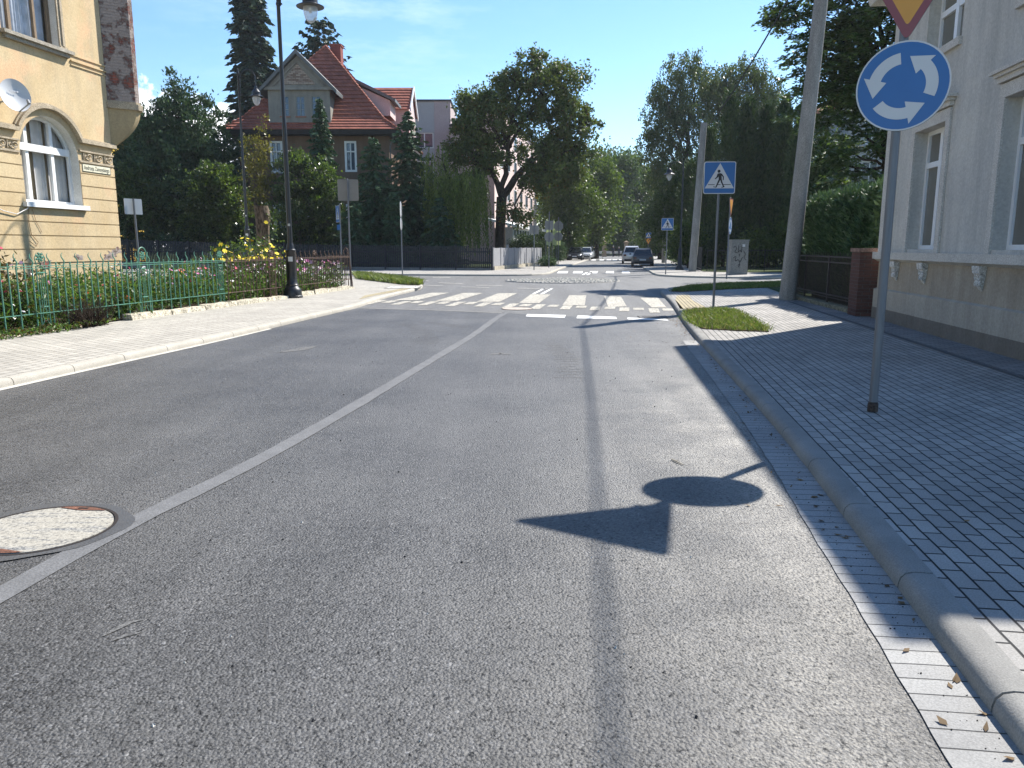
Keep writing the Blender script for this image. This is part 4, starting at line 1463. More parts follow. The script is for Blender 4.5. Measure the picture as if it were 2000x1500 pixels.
VY = 66.0
h = thing('villa', 'brown villa with steep red tiled roof and grey gabled dormer behind the garden trees', 'house', (-16.6, VY, 0))
x0, x1, ze = -22.9, -10.3, 10.75
mb = MB(lambda p: (p[0], VY + .9 - p[1], p[2]))
ops = [dict(u0=-20.30, u1=-19.25, z0=7.75, z1=10.35), dict(u0=-14.05, u1=-13.05, z0=7.85, z1=10.35), dict(u0=-20.3, u1=-19.2, z0=2.4, z1=5.2), dict(u0=-17.4, u1=-16.3, z0=2.4, z1=5.2), dict(u0=-14.1, u1=-13.0, z0=2.4, z1=5.2)]
facade(mb, x0, x1, .05, ze, ops, .2)
mb.box(x0, x1, -15, -.3, .05, ze)
mb.add([(x1, 0, .05), (x1, -.3, .05), (x1, -.3, ze), (x1, 0, ze)], [(0, 1, 2, 3)])
mb.add([(x0, 0, .05), (x0, -.3, .05), (x0, -.3, ze), (x0, 0, ze)], [(0, 1, 2, 3)])
mb.build('wall', M_VWALL, h)
VT = mb.T
for o in ops:
    window(h, VT, o, .12, M_WHT, M_BGL, mull=(((o['u0'] + o['u1']) / 2, .08),), trans=((o['z1'] - .85, .1, 0),), fw=.17, ft=.16)
# side windows of the villa
mb = MB()
mb.box(-23.9, -9.4, VY - .25, VY + 16.8, 10.75, 11.0)
mb.box(-23.95, -9.35, VY - .3, VY - .2, 10.95, 11.2)
mb.build('eaves', M_DARKW, h)
mb = MB()
ey, by = VY - .35, VY + 16.9
el_, er = -24.0, -9.3
ap = np.array([-16.5, VY + 6.2, 19.1])
ap2 = np.array([-16.5, VY + 10.5, 19.1])
def lerp(a, b, t):
    a, b = np.array(a, float), np.array(b, float)
    return a + (b - a) * t
A, B, Cc, Dd = np.array([el_, ey, 11.12]), np.array([er, ey, 11.12]), np.array([er, by, 11.12]), np.array([el_, by, 11.12])
# bell-cast foot then the steep main slope
k = .20
fa, fb = lerp(A, ap, k) - (0, 0, .55), lerp(B, ap, k) - (0, 0, .55)
fc, fd = lerp(Cc, ap2, k) - (0, 0, .55), lerp(Dd, ap2, k) - (0, 0, .55)
for a, b, c, d, e in ((A, B, fb, fa, 4), (B, Cc, fc, fb, 4), (Cc, Dd, fd, fc, 4), (Dd, A, fa, fd, 4)):
    tiled(mb, a, b, c, d, e, .07)
tiled(mb, fa, fb, ap, ap, 19, .07)
tiled(mb, fb, fc, ap2, ap, 19, .07)
tiled(mb, fc, fd, ap2, ap2, 19, .07)
tiled(mb, fd, fa, ap, ap2, 19, .07)
roof = mb.build('roof', M_TILE, h)
mb = MB()
for a, b in ((fa, ap), (fb, ap), (A, fa), (B, fb), (ap, ap2), (fc, ap2), (Cc, fc)):
    n = max(2, int(np.linalg.norm(np.array(b) - a) / .4))
    for i in range(n):
        p, q = lerp(a, b, i / n), lerp(a, b, (i + 1.06) / n)
        mb.tube([p + (0, 0, .06), q + (0, 0, .03)], [.13, .10], 6)
mb.build('hip_tiles', M_TILE, roof, True)
mb = MB()
mb.box(-16.25, -15.35, VY + 6.9, VY + 8.0, 17.5, 19.35)
mb.box(-16.32, -15.28, VY + 6.83, VY + 8.07, 19.35, 19.5)
mb.build('chimney', brickmat('chimney brick', (.28, .09, .07), (.22, .07, .055), (.2, .15, .13), (.3, .2, .15), 0), roof)
# front dormer
dy = VY + .4
dx0, dx1 = -20.1, -15.0
mb = MB(lambda p: (p[0], dy - p[1], p[2]))
dops = [dict(u0=c - .36, u1=c + .36, z0=12.25, z1=13.85) for c in (-18.75, -17.45, -16.15)]
facade(mb, dx0, dx1, 11.4, 14.35, dops, .15)
mb.box(dx0, dx1, -5.5, -.2, 11.4, 14.35)
for u in (dx0, dx1):
    mb.add([(u, 0, 11.4), (u, -.2, 11.4), (u, -.2, 14.35), (u, 0, 14.35)], [(0, 1, 2, 3)])
dm = mb.build('dormer', M_DORM, h)
DT = mb.T
for o in dops:
    m_ = (o['u0'] + o['u1']) / 2
    window(h, DT, o, .1, mat('grey green sash', (.20, .22, .21), .7, bstr=0), M_BGL, mull=((m_, .07),), trans=((13.3, .05, 0), (12.8, .05, 0)), fw=.07, ft=.05, sill=(.08, .08, .08, mat('red brick sill', (.3, .12, .08), .9)))
gx = (dx0 + dx1) / 2
mb = MB(lambda p: (p[0], dy - p[1], p[2]))
mb.extr([(dx0 - .35, .05, 14.36), (dx1 + .35, .05, 14.36), (gx, .05, 17.0)], (0, -.3, 0))
mb.build('gable', M_DORM, dm)
mb = MB(lambda p: (p[0], dy - p[1], p[2]))
mb.extr([(gx - 1.45, .055, 14.75), (gx + 1.45, .055, 14.75), (gx, .055, 16.35)], (0, .04, 0))
mb.build('gable_infill', M_FIELD, dm)
mb = MB(lambda p: (p[0], dy - p[1], p[2]))
for s in (-1, 1):
    e = (gx + s * (dx1 - dx0 + 1.3) / 2, 13.95)
    q = [(gx, 17.05), e, (e[0] + s * .02, e[1] + .3), (gx, 17.4)]
    mb.extr([(p[0], .5, p[1]) for p in q], (0, -6.5, 0))
mb.build('gable_roof', M_LEAD, dm)
mb = MB(lambda p: (p[0], dy - p[1], p[2]))
mb.box(dx0 - .3, dx1 + .3, .05, .25, 14.3, 14.55)
for s in (-1, 1):
    q = [(gx, 16.45), (gx + s * 2.0, 14.62), (gx + s * 2.2, 14.62), (gx, 16.65)]
    mb.extr([(p[0], .052, p[1]) for p in q], (0, .1, 0))
mb.build('gable_moulding', M_DORM, dm)
# small dormer on the right-hand slope
mb = MB()
mb.add([(-10.9, VY + 6.0, 13.2), (-10.9, VY + 9.2, 13.2), (-10.9, VY + 9.2, 14.5), (-10.9, VY + 6.0, 14.5), (-13.4, VY + 6.0, 13.2), (-13.4, VY + 9.2, 13.2), (-13.4, VY + 9.2, 15.6), (-13.4, VY + 6.0, 15.6)],
       [(0, 1, 2, 3), (0, 3, 7, 4), (1, 5, 6, 2)])
sdm = mb.build('side_dormer', M_PINKW, h)
mb = MB()
mb.extr([(-10.4, VY + 5.7, 14.35), (-10.4, VY + 5.7, 14.62), (-13.9, VY + 5.7, 16.3), (-13.9, VY + 5.7, 16.0)], (0, 3.8, 0))
mb.build('dormer_roof', M_LEAD, sdm)
# wing with a crosswise gabled roof
wy = VY + 12
mb = MB()
mb.box(-15.4, -10.0, wy, wy + 5, 9, 14.85)
mb.extr([(-10.0, wy, 14.86), (-10.0, wy + 5, 14.86), (-10.0, wy + 2.5, 17.0)], (-5, 0, 0))
wg = mb.build('wing', M_PINKW, h)
mb = MB()
tiled(mb, (-15.8, wy - .4, 14.7), (-9.75, wy - .4, 14.7), (-9.75, wy + 2.5, 17.25), (-15.8, wy + 2.5, 17.25), 8, .07)
tiled(mb, (-9.75, wy + 5.4, 14.7), (-15.8, wy + 5.4, 14.7), (-15.8, wy + 2.5, 17.25), (-9.75, wy + 2.5, 17.25), 8, .07)
wr = mb.build('wing_roof', M_TILE, h)
mb = MB()
for s, y0 in ((1, wy - .5), (-1, wy + 5.5)):
    mb.extr([(-9.72, y0, 14.5), (-9.72, y0, 14.85), (-9.72, wy + 2.5, 17.4), (-9.72, wy + 2.5, 17.05)], (-.12, 0, 0))
mb.build('barge_board', M_WHT, wr)
mb = MB()
mb.tube([(-9.55, VY - .2, 11.0), (-9.9, VY + .3, 10.4), (-10.2, VY + .8, 9.9), (-10.2, VY + .8, .2)], .06, 6)
mb.build('downpipe', M_LEAD, h, True)

# ------------------------------------------------------------------ flat-roofed apartment block and the low entrance building behind the oak
M_AGREY = mat('grey apartment render', (.36, .36, .355), .9, var=.06, scale=.8, fine=.15, bscale=15)
M_APINK = mat('mauve apartment render', (.40, .32, .305), .9, var=.06, scale=.8, fine=.15, bscale=15)
M_AWARM = mat('salmon apartment render', (.60, .47, .42), .9, var=.06, scale=.8, fine=.15, bscale=15)
h = thing('apartment_block', 'flat roofed grey and mauve apartment block rising between villa and oak tree', 'apartment building', (-5, 94, 0))
AY = 94.0
XA, XM, XB = -12.0, -9.1, -7.2
aw = [dict(u0=-11.35, u1=-9.25, z0=z, z1=z + 1.75) for z in (13.1, 9.9, 6.7, 3.5)]
mb = MB(lambda p: (p[0], AY - p[1], p[2]))
facade(mb, XA - 4, XM, .05, 18.35, aw, .2)
mb.build('grey_wall', M_AGREY, h)
AT_ = mb.T
mb = MB()
mb.box(XM + .002, XB, AY - .06, AY + 9, .05, 18.35)
mb.box(XA - 4, XM, AY + .3, AY + 9, .05, 18.3)
mb.build('mauve_wall', M_APINK, h)
for o in aw:
    window(h, AT_, o, .15, M_WHT, M_BGL, mull=((-10.3, .12),), fw=.1, ft=.06)
mb = MB()
mb.box(XA - 4.1, XB + .12, AY - .15, AY + 9.1, 18.35, 18.55)
mb.build('roof_edge', mat('dark roof edge', (.05, .05, .055), .7), h)
# long lower wing running back along the street, sunlit on its street side
mb = MB()
pts = [(-7.19, AY - .5), (-1.75, 79.0), (3.6, 114.0), (-3, 118)]
mb.prism(pts, .05, 15.4)
mb.build('street_wing', M_AWARM, h)
mb = MB()
wpts = [(-7.3, AY - 1.0), (-1.75, 78.6), (3.9, 114.2), (-3, 118.4)]
mb.prism(wpts, 15.4, 15.6)
mb.build('wing_roof', MATS['dark roof edge'], h)
ST = frame((-1.75, 79.0), (5.35, 35.0), 1)
for z in (3.4, 6.6, 9.8, 12.6):
    for u in (3, 8, 13, 18, 23, 28):
        o = dict(u0=u, u1=u + 1.9, z0=z, z1=z + 1.6)
        f = MB(ST)
        f.box(u, u + 1.9, .002, .06, z, z + 1.6)
        fo = f.build('window', M_WHT, h)
        f = MB(ST)
        f.box(u + .1, u + .9, .062, .07, z + .1, z + 1.5)
        f.box(u + 1.0, u + 1.8, .062, .07, z + .1, z + 1.5)
        f.build('pane', M_BGL, fo)

t = thing('glass_veranda', 'white framed glass veranda on a low pink building beyond the oak tree', 'veranda', (1.5, 76, 0))
mb = MB()
mb.prism([(-1.0, 71.5), (.05, 71.5), (1.2, 79), (.1, 79)], .05, 3.4)
mb.build('pink_wall', M_AWARM, t)
VTf = frame((.05, 71.6), (4.2, 24.0), 1)
mb = MB(VTf)
for i in range(13):
    mb.box(i * 1.6, i * 1.6 + .12, .0, .12, .05, 3.3)
for z in (1.0, 2.3, 3.2):
    mb.box(0, 19.3, .005, .10, z, z + .12)
mb.build('frame', M_WHT, t)
mb = MB(VTf)
mb.box(0.05, 19.2, .03, .06, 1.1, 3.2)
mb.build('pane', M_BGL, t)
mb = MB(VTf)
mb.add([(-.3, .5, 3.35), (19.8, .5, 3.35), (19.8, -2.6, 4.1), (-.3, -2.6, 4.1), (-.3, .5, 3.55), (19.8, .5, 3.55), (19.8, -2.6, 4.3), (-.3, -2.6, 4.3)], [(0, 3, 2, 1), (4, 5, 6, 7), (0, 1, 5, 4), (1, 2, 6, 5), (2, 3, 7, 6), (3, 0, 4, 7)])
mb.build('roof', M_WHT, t)

# grey house glimpsed through the branches on the right
h = thing('grey_house', 'light grey house half hidden by branches behind the clipped hedge', 'house', (27, 61, 0))
mb = MB(lambda p: (p[0], 60 - p[1], p[2]))
gops = [dict(u0=u, u1=u + 1.3, z0=z, z1=z + 2.0) for u in (26.4, 29.2, 32) for z in (2.2, 6.0, 9.2)]
facade(mb, 25.2, 35, .05, 12.2, gops, .2)
mb.box(25.2, 35, -9, -.3, .05, 12.2)
mb.add([(25.2, 0, .05), (25.2, -.3, .05), (25.2, -.3, 12.2), (25.2, 0, 12.2)], [(0, 1, 2, 3)])
mb.build('wall', mat('light grey render', (.46, .46, .46), .9, var=.08, scale=.8), h)
for o in gops:
    window(h, mb.T, o, .15, M_WHT, M_DGL, mull=((o['u0'] + .65, .1),), fw=.1, ft=.06)
mb = MB()
mb.add([(24.7, 59.4, 12.2), (35.5, 59.4, 12.2), (35.5, 69.6, 12.2), (24.7, 69.6, 12.2), (30, 64.5, 16.2)], [(0, 1, 4), (1, 2, 4), (2, 3, 4), (3, 0, 4), (3, 2, 1, 0)])
mb.build('roof', MATS['old red roof tiles'], h)

# yellow house peeping out behind the ochre corner
h = thing('yellow_house', 'bright yellow house corner showing just behind the ochre house', 'house', (-27, 58, 0))
mb = MB()
mb.box(-42, -32.9, 64, 70, .05, 10.6)
mb.build('wall', mat('bright yellow render', (.62, .43, .08), .9, var=.1, scale=1), h)
mb = MB()
mb.box(-32.89, -32.8, 65.4, 67.0, 6.8, 8.6)
fo = mb.build('window', M_WHT, h)
mb = MB()
mb.box(-32.79, -32.75, 65.5, 66.9, 6.9, 8.5)
mb.build('pane', M_DGL, fo)
mb = MB()
mb.box(-42.2, -32.7, 63.8, 70.2, 10.6, 10.9)
mb.build('roof', MATS['old red roof tiles'], h)
# ------------------------------------------------------------------ shared metals
M_GALV = mat('galvanised steel', (.15, .16, .175), .5, .5, metal=.4, var=.15, scale=10, stretch=(3, 3, .3), bstr=.15)
M_PLATE = mat('sign back metal', (.21, .21, .20), .6, .4, metal=.3, var=.1, bstr=0)
M_SBLUE = mat('sign blue', (.014, .115, .33), .35, .5, var=.06, bstr=0)
M_SWHITE = mat('sign white', (.55, .55, .55), .4, .5, var=.04, bstr=0)
M_SYEL = mat('sign yellow', (.62, .28, .035), .4, .5, var=.05, bstr=0)
M_SRED = mat('sign red', (.23, .055, .06), .4, .5, var=.05, bstr=0)
M_SBLK = mat('sign black', (.012, .012, .014), .4, .4, bstr=0)
M_BLK = mat('black lamp paint', (.012, .013, .015), .38, .5, var=.2, scale=6, bscale=50, bdist=.001)
M_CONC = mat('weathered pole concrete', (.24, .235, .22), .9, .2, var=.25, scale=2.2, fine=.3, bscale=50, bdist=.006, stretch=(2, 2, .5))

def sign_frame(c, yaw):
    """x to the right as seen by the reader, y towards the reader, z up"""
    cy, sy = math.cos(yaw), math.sin(yaw)
    def T(p):
        return (c[0] + p[0] * cy + p[1] * sy, c[1] + p[0] * sy - p[1] * cy, c[2] + p[2])
    return T

def round_rect(w, h, r, n=5):
    pts = []
    for cx, cz, a0 in ((w / 2 - r, h / 2 - r, 0), (-w / 2 + r, h / 2 - r, 90), (-w / 2 + r, -h / 2 + r, 180), (w / 2 - r, -h / 2 + r, 270)):
        for i in range(n + 1):
            a = R(a0 + 90 * i / n)
            pts.append((cx + r * math.cos(a), cz + r * math.sin(a)))
    return pts

def plate(T, pts, name, parent, face, back=None, th=.018, y=0.0):
    mb = MB(T)
    n = len(pts)
    v = [(p[0], y, p[1]) for p in pts] + [(p[0], y + th, p[1]) for p in pts]
    mb.add(v, [tuple(range(n))], 1)
    mb.add(v, [tuple(range(n, 2 * n))], 0)
    mb.add(v, [(i, (i + 1) % n, n + (i + 1) % n, n + i) for i in range(n)], 1)
    return mb.build(name, [face, back or M_PLATE], parent)

def decal(T, polys, y, m, parent, name):
    mb = MB(T)
    for p in polys:
        mb.poly([(q[0], y, q[1]) for q in p])
    return mb.build(name, m, parent)

def ped_figure(s):
    """walking figure, unit square centred on zero"""
    P = []
    P.append([(.0 - .045 + .048 * math.cos(a), .235 + .05 * math.sin(a)) for a in [2 * math.pi * i / 14 for i in range(14)]])
    P.append([(-.085, .165), (.01, .175), (.045, .10), (.055, -.02), (-.045, -.02), (-.055, .07)])
    P.append([(-.085, .165), (-.055, .07), (-.085, .03), (-.155, -.02), (-.175, .0), (-.12, .055)])
    P.append([(.01, .175), (.055, .155), (.12, .06), (.115, -.045), (.085, -.045), (.085, .05), (.045, .10)])
    P.append([(-.045, -.02), (.02, -.02), (-.035, -.13), (-.11, -.285), (-.215, -.265), (-.205, -.245), (-.135, -.255), (-.085, -.12)])
    P.append([(-.0, -.02), (.055, -.02), (.085, -.12), (.135, -.235), (.16, -.245), (.14, -.275), (.055, -.285), (.05, -.265), (.10, -.25), (.035, -.12)])
    return [[(x * s, z * s) for x, z in p] for p in P]

def crossing_face(T, w, parent, y, mirror=1):
    """blue crossing sign: white triangle with a walking figure"""
    pl = plate(T, round_rect(w, w, w * .06), 'plate', parent, M_SBLUE, y=y)
    rim = MB(T)
    o, i_ = round_rect(w, w, w * .06), round_rect(w * .955, w * .955, w * .05)
    n = len(o)
    rim.add([(p[0], y + .0186, p[1]) for p in o] + [(p[0], y + .0186, p[1]) for p in i_], [(k, (k + 1) % n, n + (k + 1) % n, n + k) for k in range(n)])
    rim.build('white_border', M_SWHITE, pl)
    tri = [(-.46 * w, -.33 * w), (.46 * w, -.33 * w), (.0, .45 * w)]
    decal(T, [tri], y + .0195, M_SWHITE, pl, 'triangle')
    fig = [[(mirror * (x + .015 * w), z - .03 * w) for x, z in p] for p in ped_figure(w * .98)]
    decal(T, fig, y + .0215, M_SBLK, pl, 'walking_figure')
    decal(T, [[(-.36 * w, -.225 * w), (-.15 * w, -.225 * w), (-.15 * w, -.205 * w), (-.36 * w, -.205 * w)], [(-.05 * w, -.225 * w), (.04 * w, -.225 * w), (.04 * w, -.205 * w), (-.05 * w, -.205 * w)], [(.12 * w, -.225 * w), (.36 * w, -.225 * w), (.36 * w, -.205 * w), (.12 * w, -.205 * w)]], y + .0207, M_SBLK, pl, 'kerb_line')
    return pl

def yield_face(T, a, parent, y, zc):
    """yellow triangle, point down, red rim; zc = height of the lower tip over the frame origin"""
    hgt = a * .866
    def tri(s, r):
        base = [(-a / 2, hgt), (0, 0), (a / 2, hgt)]
        cx, cz = 0, hgt * 2 / 3
        pts = []
        for i, p in enumerate(base):
            q = np.array([(p[0] - cx) * s + cx, (p[1] - cz) * s + cz])
            pr = np.array([(base[i - 1][0] - cx) * s + cx, (base[i - 1][1] - cz) * s + cz])
            nx = np.array([(base[(i + 1) % 3][0] - cx) * s + cx, (base[(i + 1) % 3][1] - cz) * s + cz])
            for j in range(5):
                t = j / 4
                e1, e2 = q + unit(pr - q) * r, q + unit(nx - q) * r
                pts.append(tuple((1 - t) ** 2 * e1 + 2 * t * (1 - t) * q + t * t * e2 + (0, zc)))
        return pts
    pl = plate(T, tri(1, .07), 'yield_plate', parent, M_SRED, y=y)
    decal(T, [tri(.79, .04)], y + .0195, M_SYEL, pl, 'yellow_field')
    return pl

def roundabout_face(T, r, parent, y, zc):
    n = 48
    circ = lambda q: [(q * math.cos(2 * math.pi * i / n), zc + q * math.sin(2 * math.pi * i / n)) for i in range(n)]
    pl = plate(T, circ(r), 'round_plate', parent, M_SBLUE, y=y)
    mb = MB(T)
    o, i_ = circ(r), circ(r * .965)
    mb.add([(p[0], y + .0188, p[1]) for p in o] + [(p[0], y + .0188, p[1]) for p in i_], [(k, (k + 1) % n, n + (k + 1) % n, n + k) for k in range(n)])
    mb.build('white_border', M_SWHITE, pl)
    for a0 in (97, 217, 337):
        r0, r1 = r * .49, r * .745
        body = [a0 + 66 * i / 12 for i in range(13)]
        pts = [(r1 * math.cos(R(a)), zc + r1 * math.sin(R(a))) for a in body]
        hd = a0 + 66
        pts += [(r * .88 * math.cos(R(hd)), zc + r * .88 * math.sin(R(hd)))]
        pts += [(r * .68 * math.cos(R(hd + 36)), zc + r * .68 * math.sin(R(hd + 36)))] if False else [(r * .80 * math.cos(R(hd + 17)), zc + r * .80 * math.sin(R(hd + 17))), (r * .655 * math.cos(R(hd + 37)), zc + r * .655 * math.sin(R(hd + 37)))][1:]
        pts += [(r * .36 * math.cos(R(hd)), zc + r * .36 * math.sin(R(hd)))]
        pts += [(r0 * math.cos(R(a)), zc + r0 * math.sin(R(a))) for a in body[::-1]]
        decal(T, [pts], y + .0205, M_SWHITE, pl, 'arrow')
    return pl

def post(parent, x, y, z0, z1, r=.03, m=None, name='post'):
    mb = MB()
    mb.lathe((x, y, 0), [(r, z0), (r, z1 - .01), (r * .6, z1)], 14)
    return mb.build(name, m or M_GALV, parent, True)

# --- the roundabout sign close to the camera
b = G(1704, 803, .1)
t = thing('roundabout_sign', 'round blue roundabout sign under a yellow yield triangle on a grey post close by', 'road sign', b)
post(t, b[0], b[1], .1, 4.08, .038)
mb = MB()
mb.lathe((b[0], b[1], 0), [(.047, .1), (.046, .17), (.039, .19)], 14)
mb.build('rusty_foot', mat('rusty foot', (.06, .042, .033), .85, var=.4, scale=20, fine=.4), t, True)
T = sign_frame((b[0] + .03, b[1], 0), R(-33))
roundabout_face(T, .368, t, .045, 2.96)
yield_face(T, 1.0, t, .045, 3.32)
mb = MB(T)
for z in (2.8, 3.2, 3.6, 4.0):
    mb.box(-.12, .12, -.045, .046, z - .02, z + .02)
mb.build('clamp', M_GALV, t)

# --- crossing signs
def crossing_sign(base, zc, w, label, yaw=0.0, mirror=1, lean=0.0):
    t = thing('crossing_sign', label, 'road sign', base, 'blue pedestrian crossing signs')
    post(t, base[0], base[1], base[2], zc - w * .45, .03)
    T = sign_frame((base[0] - .0, base[1], zc), yaw)
    crossing_face(T, w, t, .035, mirror)
    mb = MB(T)
    for z in (-.2, .2):
        mb.box(-.1, .1, -.04, .036, z - .02, z + .02)
    post(t, base[0], base[1], zc - w * .4, zc + w * .45, .03, name='post_top')
    mb.build('clamp', M_GALV, t)
    return t
b = G(1393, 603, .1)
crossing_sign(b, 3.24, .75, 'large blue pedestrian crossing sign on the post behind the small grass patch', R(-4))
b = G(1300, 536, .1)
crossing_sign(b, 2.85, .66, 'middle sized blue pedestrian crossing sign before the leaning pole across the junction', R(-2))
b = np.array([15.7, 90.0, .1])
t = crossing_sign(b, 2.95, .62, 'far tiny crossing sign above a yellow triangle near the parked cars', 0)
yield_face(sign_frame((b[0], b[1], 0), 0), .85, t, .035, 1.88)

# --- roundabout sign seen almost edge-on across the side street
b = G(1419, 545, .1)
t = thing('roundabout_sign', 'small yellow triangle and blue disc sign seen edge-on across the side street', 'road sign', b)
post(t, b[0], b[1], .1, 3.9, .035)
T = sign_frame((b[0], b[1], 0), R(64))
roundabout_face(T, .40, t, .04, 2.6)
yield_face(T, .95, t, .04, 3.02)

# --- signs seen from behind
def back_sign(px, py, Y, z0, z1, w, label, name='sign', yaw=0.0, m=None, two=None, zb=.1, r=.03, top=None, facing=None, pts=None, dx=0.0):
    b = AT(px, py, Y)
    t = thing('road_sign', label, 'road sign', (b[0], Y, zb))
    post(t, b[0], Y, zb, top or z1 + .02, r)
    T = sign_frame((b[0] + dx, Y, (z0 + z1) / 2), yaw)
    shp = pts or round_rect(w, z1 - z0, .04)
    plate(T, shp, 'plate', t, facing or M_PLATE, m or M_PLATE, y=-.065)
    return t, T
# square back at the corner of the garden fence
back_sign(686, 562, 29.0, AT(686, 392, 29)[2], AT(686, 350, 29)[2], .76, 'square sign seen from behind on the post at the corner of the iron garden fence', m=mat('brownish sign back', (.125, .115, .10), .6, .4, var=.1))
# pale double plate in the garden behind the green fence
b = AT(275, 545, 20.6)
t = thing('road_sign', 'white sign plate seen from behind on a thin post at the ochre house corner', 'road sign', (b[0], 20.6, .13))
tp = AT(259, 388, 20.6)
mb = MB()
mb.tube([(b[0], 20.6, .13), (tp[0] + .02, 20.6, tp[2])], .027, 10)
mb.build('post', M_GALV, t, True)
T = sign_frame((tp[0] + .02, 20.6, tp[2] - .2), R(50))
plate(T, round_rect(.46, .40, .02), 'plate', t, mat('white sign back', (.50, .51, .51), .5, .4, var=.05), M_PLATE, y=-.06)
mb = MB(T)
mb.box(-.03, .03, -.075, -.061, -.2, .2)
mb.build('clamp', M_GALV, t)
# edge-on signs on the far side of the side street
b = G(786, 535, .1)
t = thing('road_sign', 'narrow pale sign plate seen edge-on on the thin post before the dark picket fence', 'road sign', b)
post(t, b[0], b[1], .1, AT(782, 393, b[1])[2], .035)
T = sign_frame((b[0] - .05, b[1], 0), R(88))
zt = AT(782, 393, b[1])[2]
plate(T, [(x, z + zt - .45) for x, z in round_rect(.5, .85, .2)], 'plate', t, M_SWHITE, mat('pale sign edge', (.50, .55, .52), .5, .4), y=.04)
plate(T, [(x, z + zt - 1.25) for x, z in round_rect(.5, .7, .24)], 'round_plate', t, M_SWHITE, MATS['pale sign edge'], y=.04)
b = AT(668, 530, 46.0)
t = thing('road_sign', 'narrow blue sign seen nearly edge-on behind the iron garden fence end', 'road sign', (b[0], 46, .1))
post(t, b[0], 46, .1, AT(664, 398, 46)[2], .04)
T = sign_frame((b[0] - .08, 46, AT(664, 418, 46)[2]), R(-66))
crossing_face(T, .95, t, .04)
plate(sign_frame((b[0] - .06, 46, AT(664, 444, 46)[2]), R(-66)), round_rect(.8, .3, .03), 'small_plate', t, M_SBLUE, M_SBLUE, y=.04)
# backs along the far left pavement
back_sign(1043, 528, 52.0, AT(1043, 457, 52)[2], AT(1043, 440, 52)[2], .62, 'square grey sign back on a post by the light plank fence', r=.035)
b = AT(1072, 523, 58.0)
t = thing('road_sign', 'post with a round sign back above a square sign back near the green flags', 'road sign', (b[0], 58, .1))
post(t, b[0], 58, .1, 4.2, .035)
T = sign_frame((b[0], 58, 0), 0)
plate(T, [(x, z + 3.2) for x, z in round_rect(.62, .66, .05)], 'plate', t, M_PLATE, M_PLATE, y=-.06)
plate(T, [(.36 * math.cos(6.283 * i / 20), 2.35 + .36 * math.sin(6.283 * i / 20)) for i in range(20)], 'round_plate', t, M_PLATE, M_PLATE, y=-.06)
b = AT(1090, 519, 64.0)
t = thing('road_sign', 'post with an eight sided sign back beside the green flags', 'road sign', (b[0], 64, .1))
post(t, b[0], 64, .1, 4.0, .035)
T = sign_frame((b[0], 64, 0), 0)
plate(T, [(.42 * math.cos(6.283 * (i + .5) / 8), 3.3 + .42 * math.sin(6.283 * (i + .5) / 8)) for i in range(8)], 'plate', t, M_PLATE, M_PLATE, y=-.06)
plate(T, [(.36 * math.cos(6.283 * i / 20), 2.45 + .36 * math.sin(6.283 * i / 20)) for i in range(20)], 'round_plate', t, M_PLATE, M_PLATE, y=-.06)
b = AT(1146, 500, 112.0)
t = thing('road_sign', 'distant small square sign back beyond the cars parked on the left', 'road sign', (b[0], 112, .1))
post(t, b[0], 112, .1, 3.0, .04)
plate(sign_frame((b[0], 112, 2.55), 0), round_rect(.75, .75, .05), 'plate', t, M_PLATE, M_PLATE, y=-.06)

# feather flags
M_FLAG = leafmat('lime flag cloth', (.36, .42, .22), (.42, .48, .28), .35, .7, warm=(1.1, 1.1, .9))
for i, (px, Y, lab) in enumerate(((1071, 63.0, 'leftmost pale green feather flag behind the round sign back'), (1083, 66.0, 'middle pale green feather flag between the two sign backs'), (1091, 69.0, 'rightmost pale green feather flag behind the eight sided sign back'))):
    b = AT(px, 500, Y)
    t = thing('feather_flag', lab, 'flag', (b[0], Y, .1), 'feather flags on the far pavement')
    ztop = AT(px, 426 + i * 2, Y)[2]
    mb = MB()
    mb.tube([(b[0] - .2, Y, .1), (b[0] - .2, Y, ztop - .6), (b[0] - .1, Y, ztop - .1), (b[0] + .1, Y, ztop)], [.03, .025, .018, .012], 6)
    mb.build('pole', M_GALV, t, True)
    mb = MB()
    n = 10
    v = []
    for k in range(n + 1):
        z = ztop - 2.1 * k / n
        wv = .05 * math.sin(k * .9)
        wd = .36 * min(1, .35 + k * .3)
        v += [(b[0] - .19 + (.12 if k == 0 else 0), Y + .01, z), (b[0] - .19 + wd, Y + wv, z - .1)]
    mb.add(v, [(2 * k, 2 * k + 1, 2 * k + 3, 2 * k + 2) for k in range(n)])
    mb.build('cloth', M_FLAG, t)

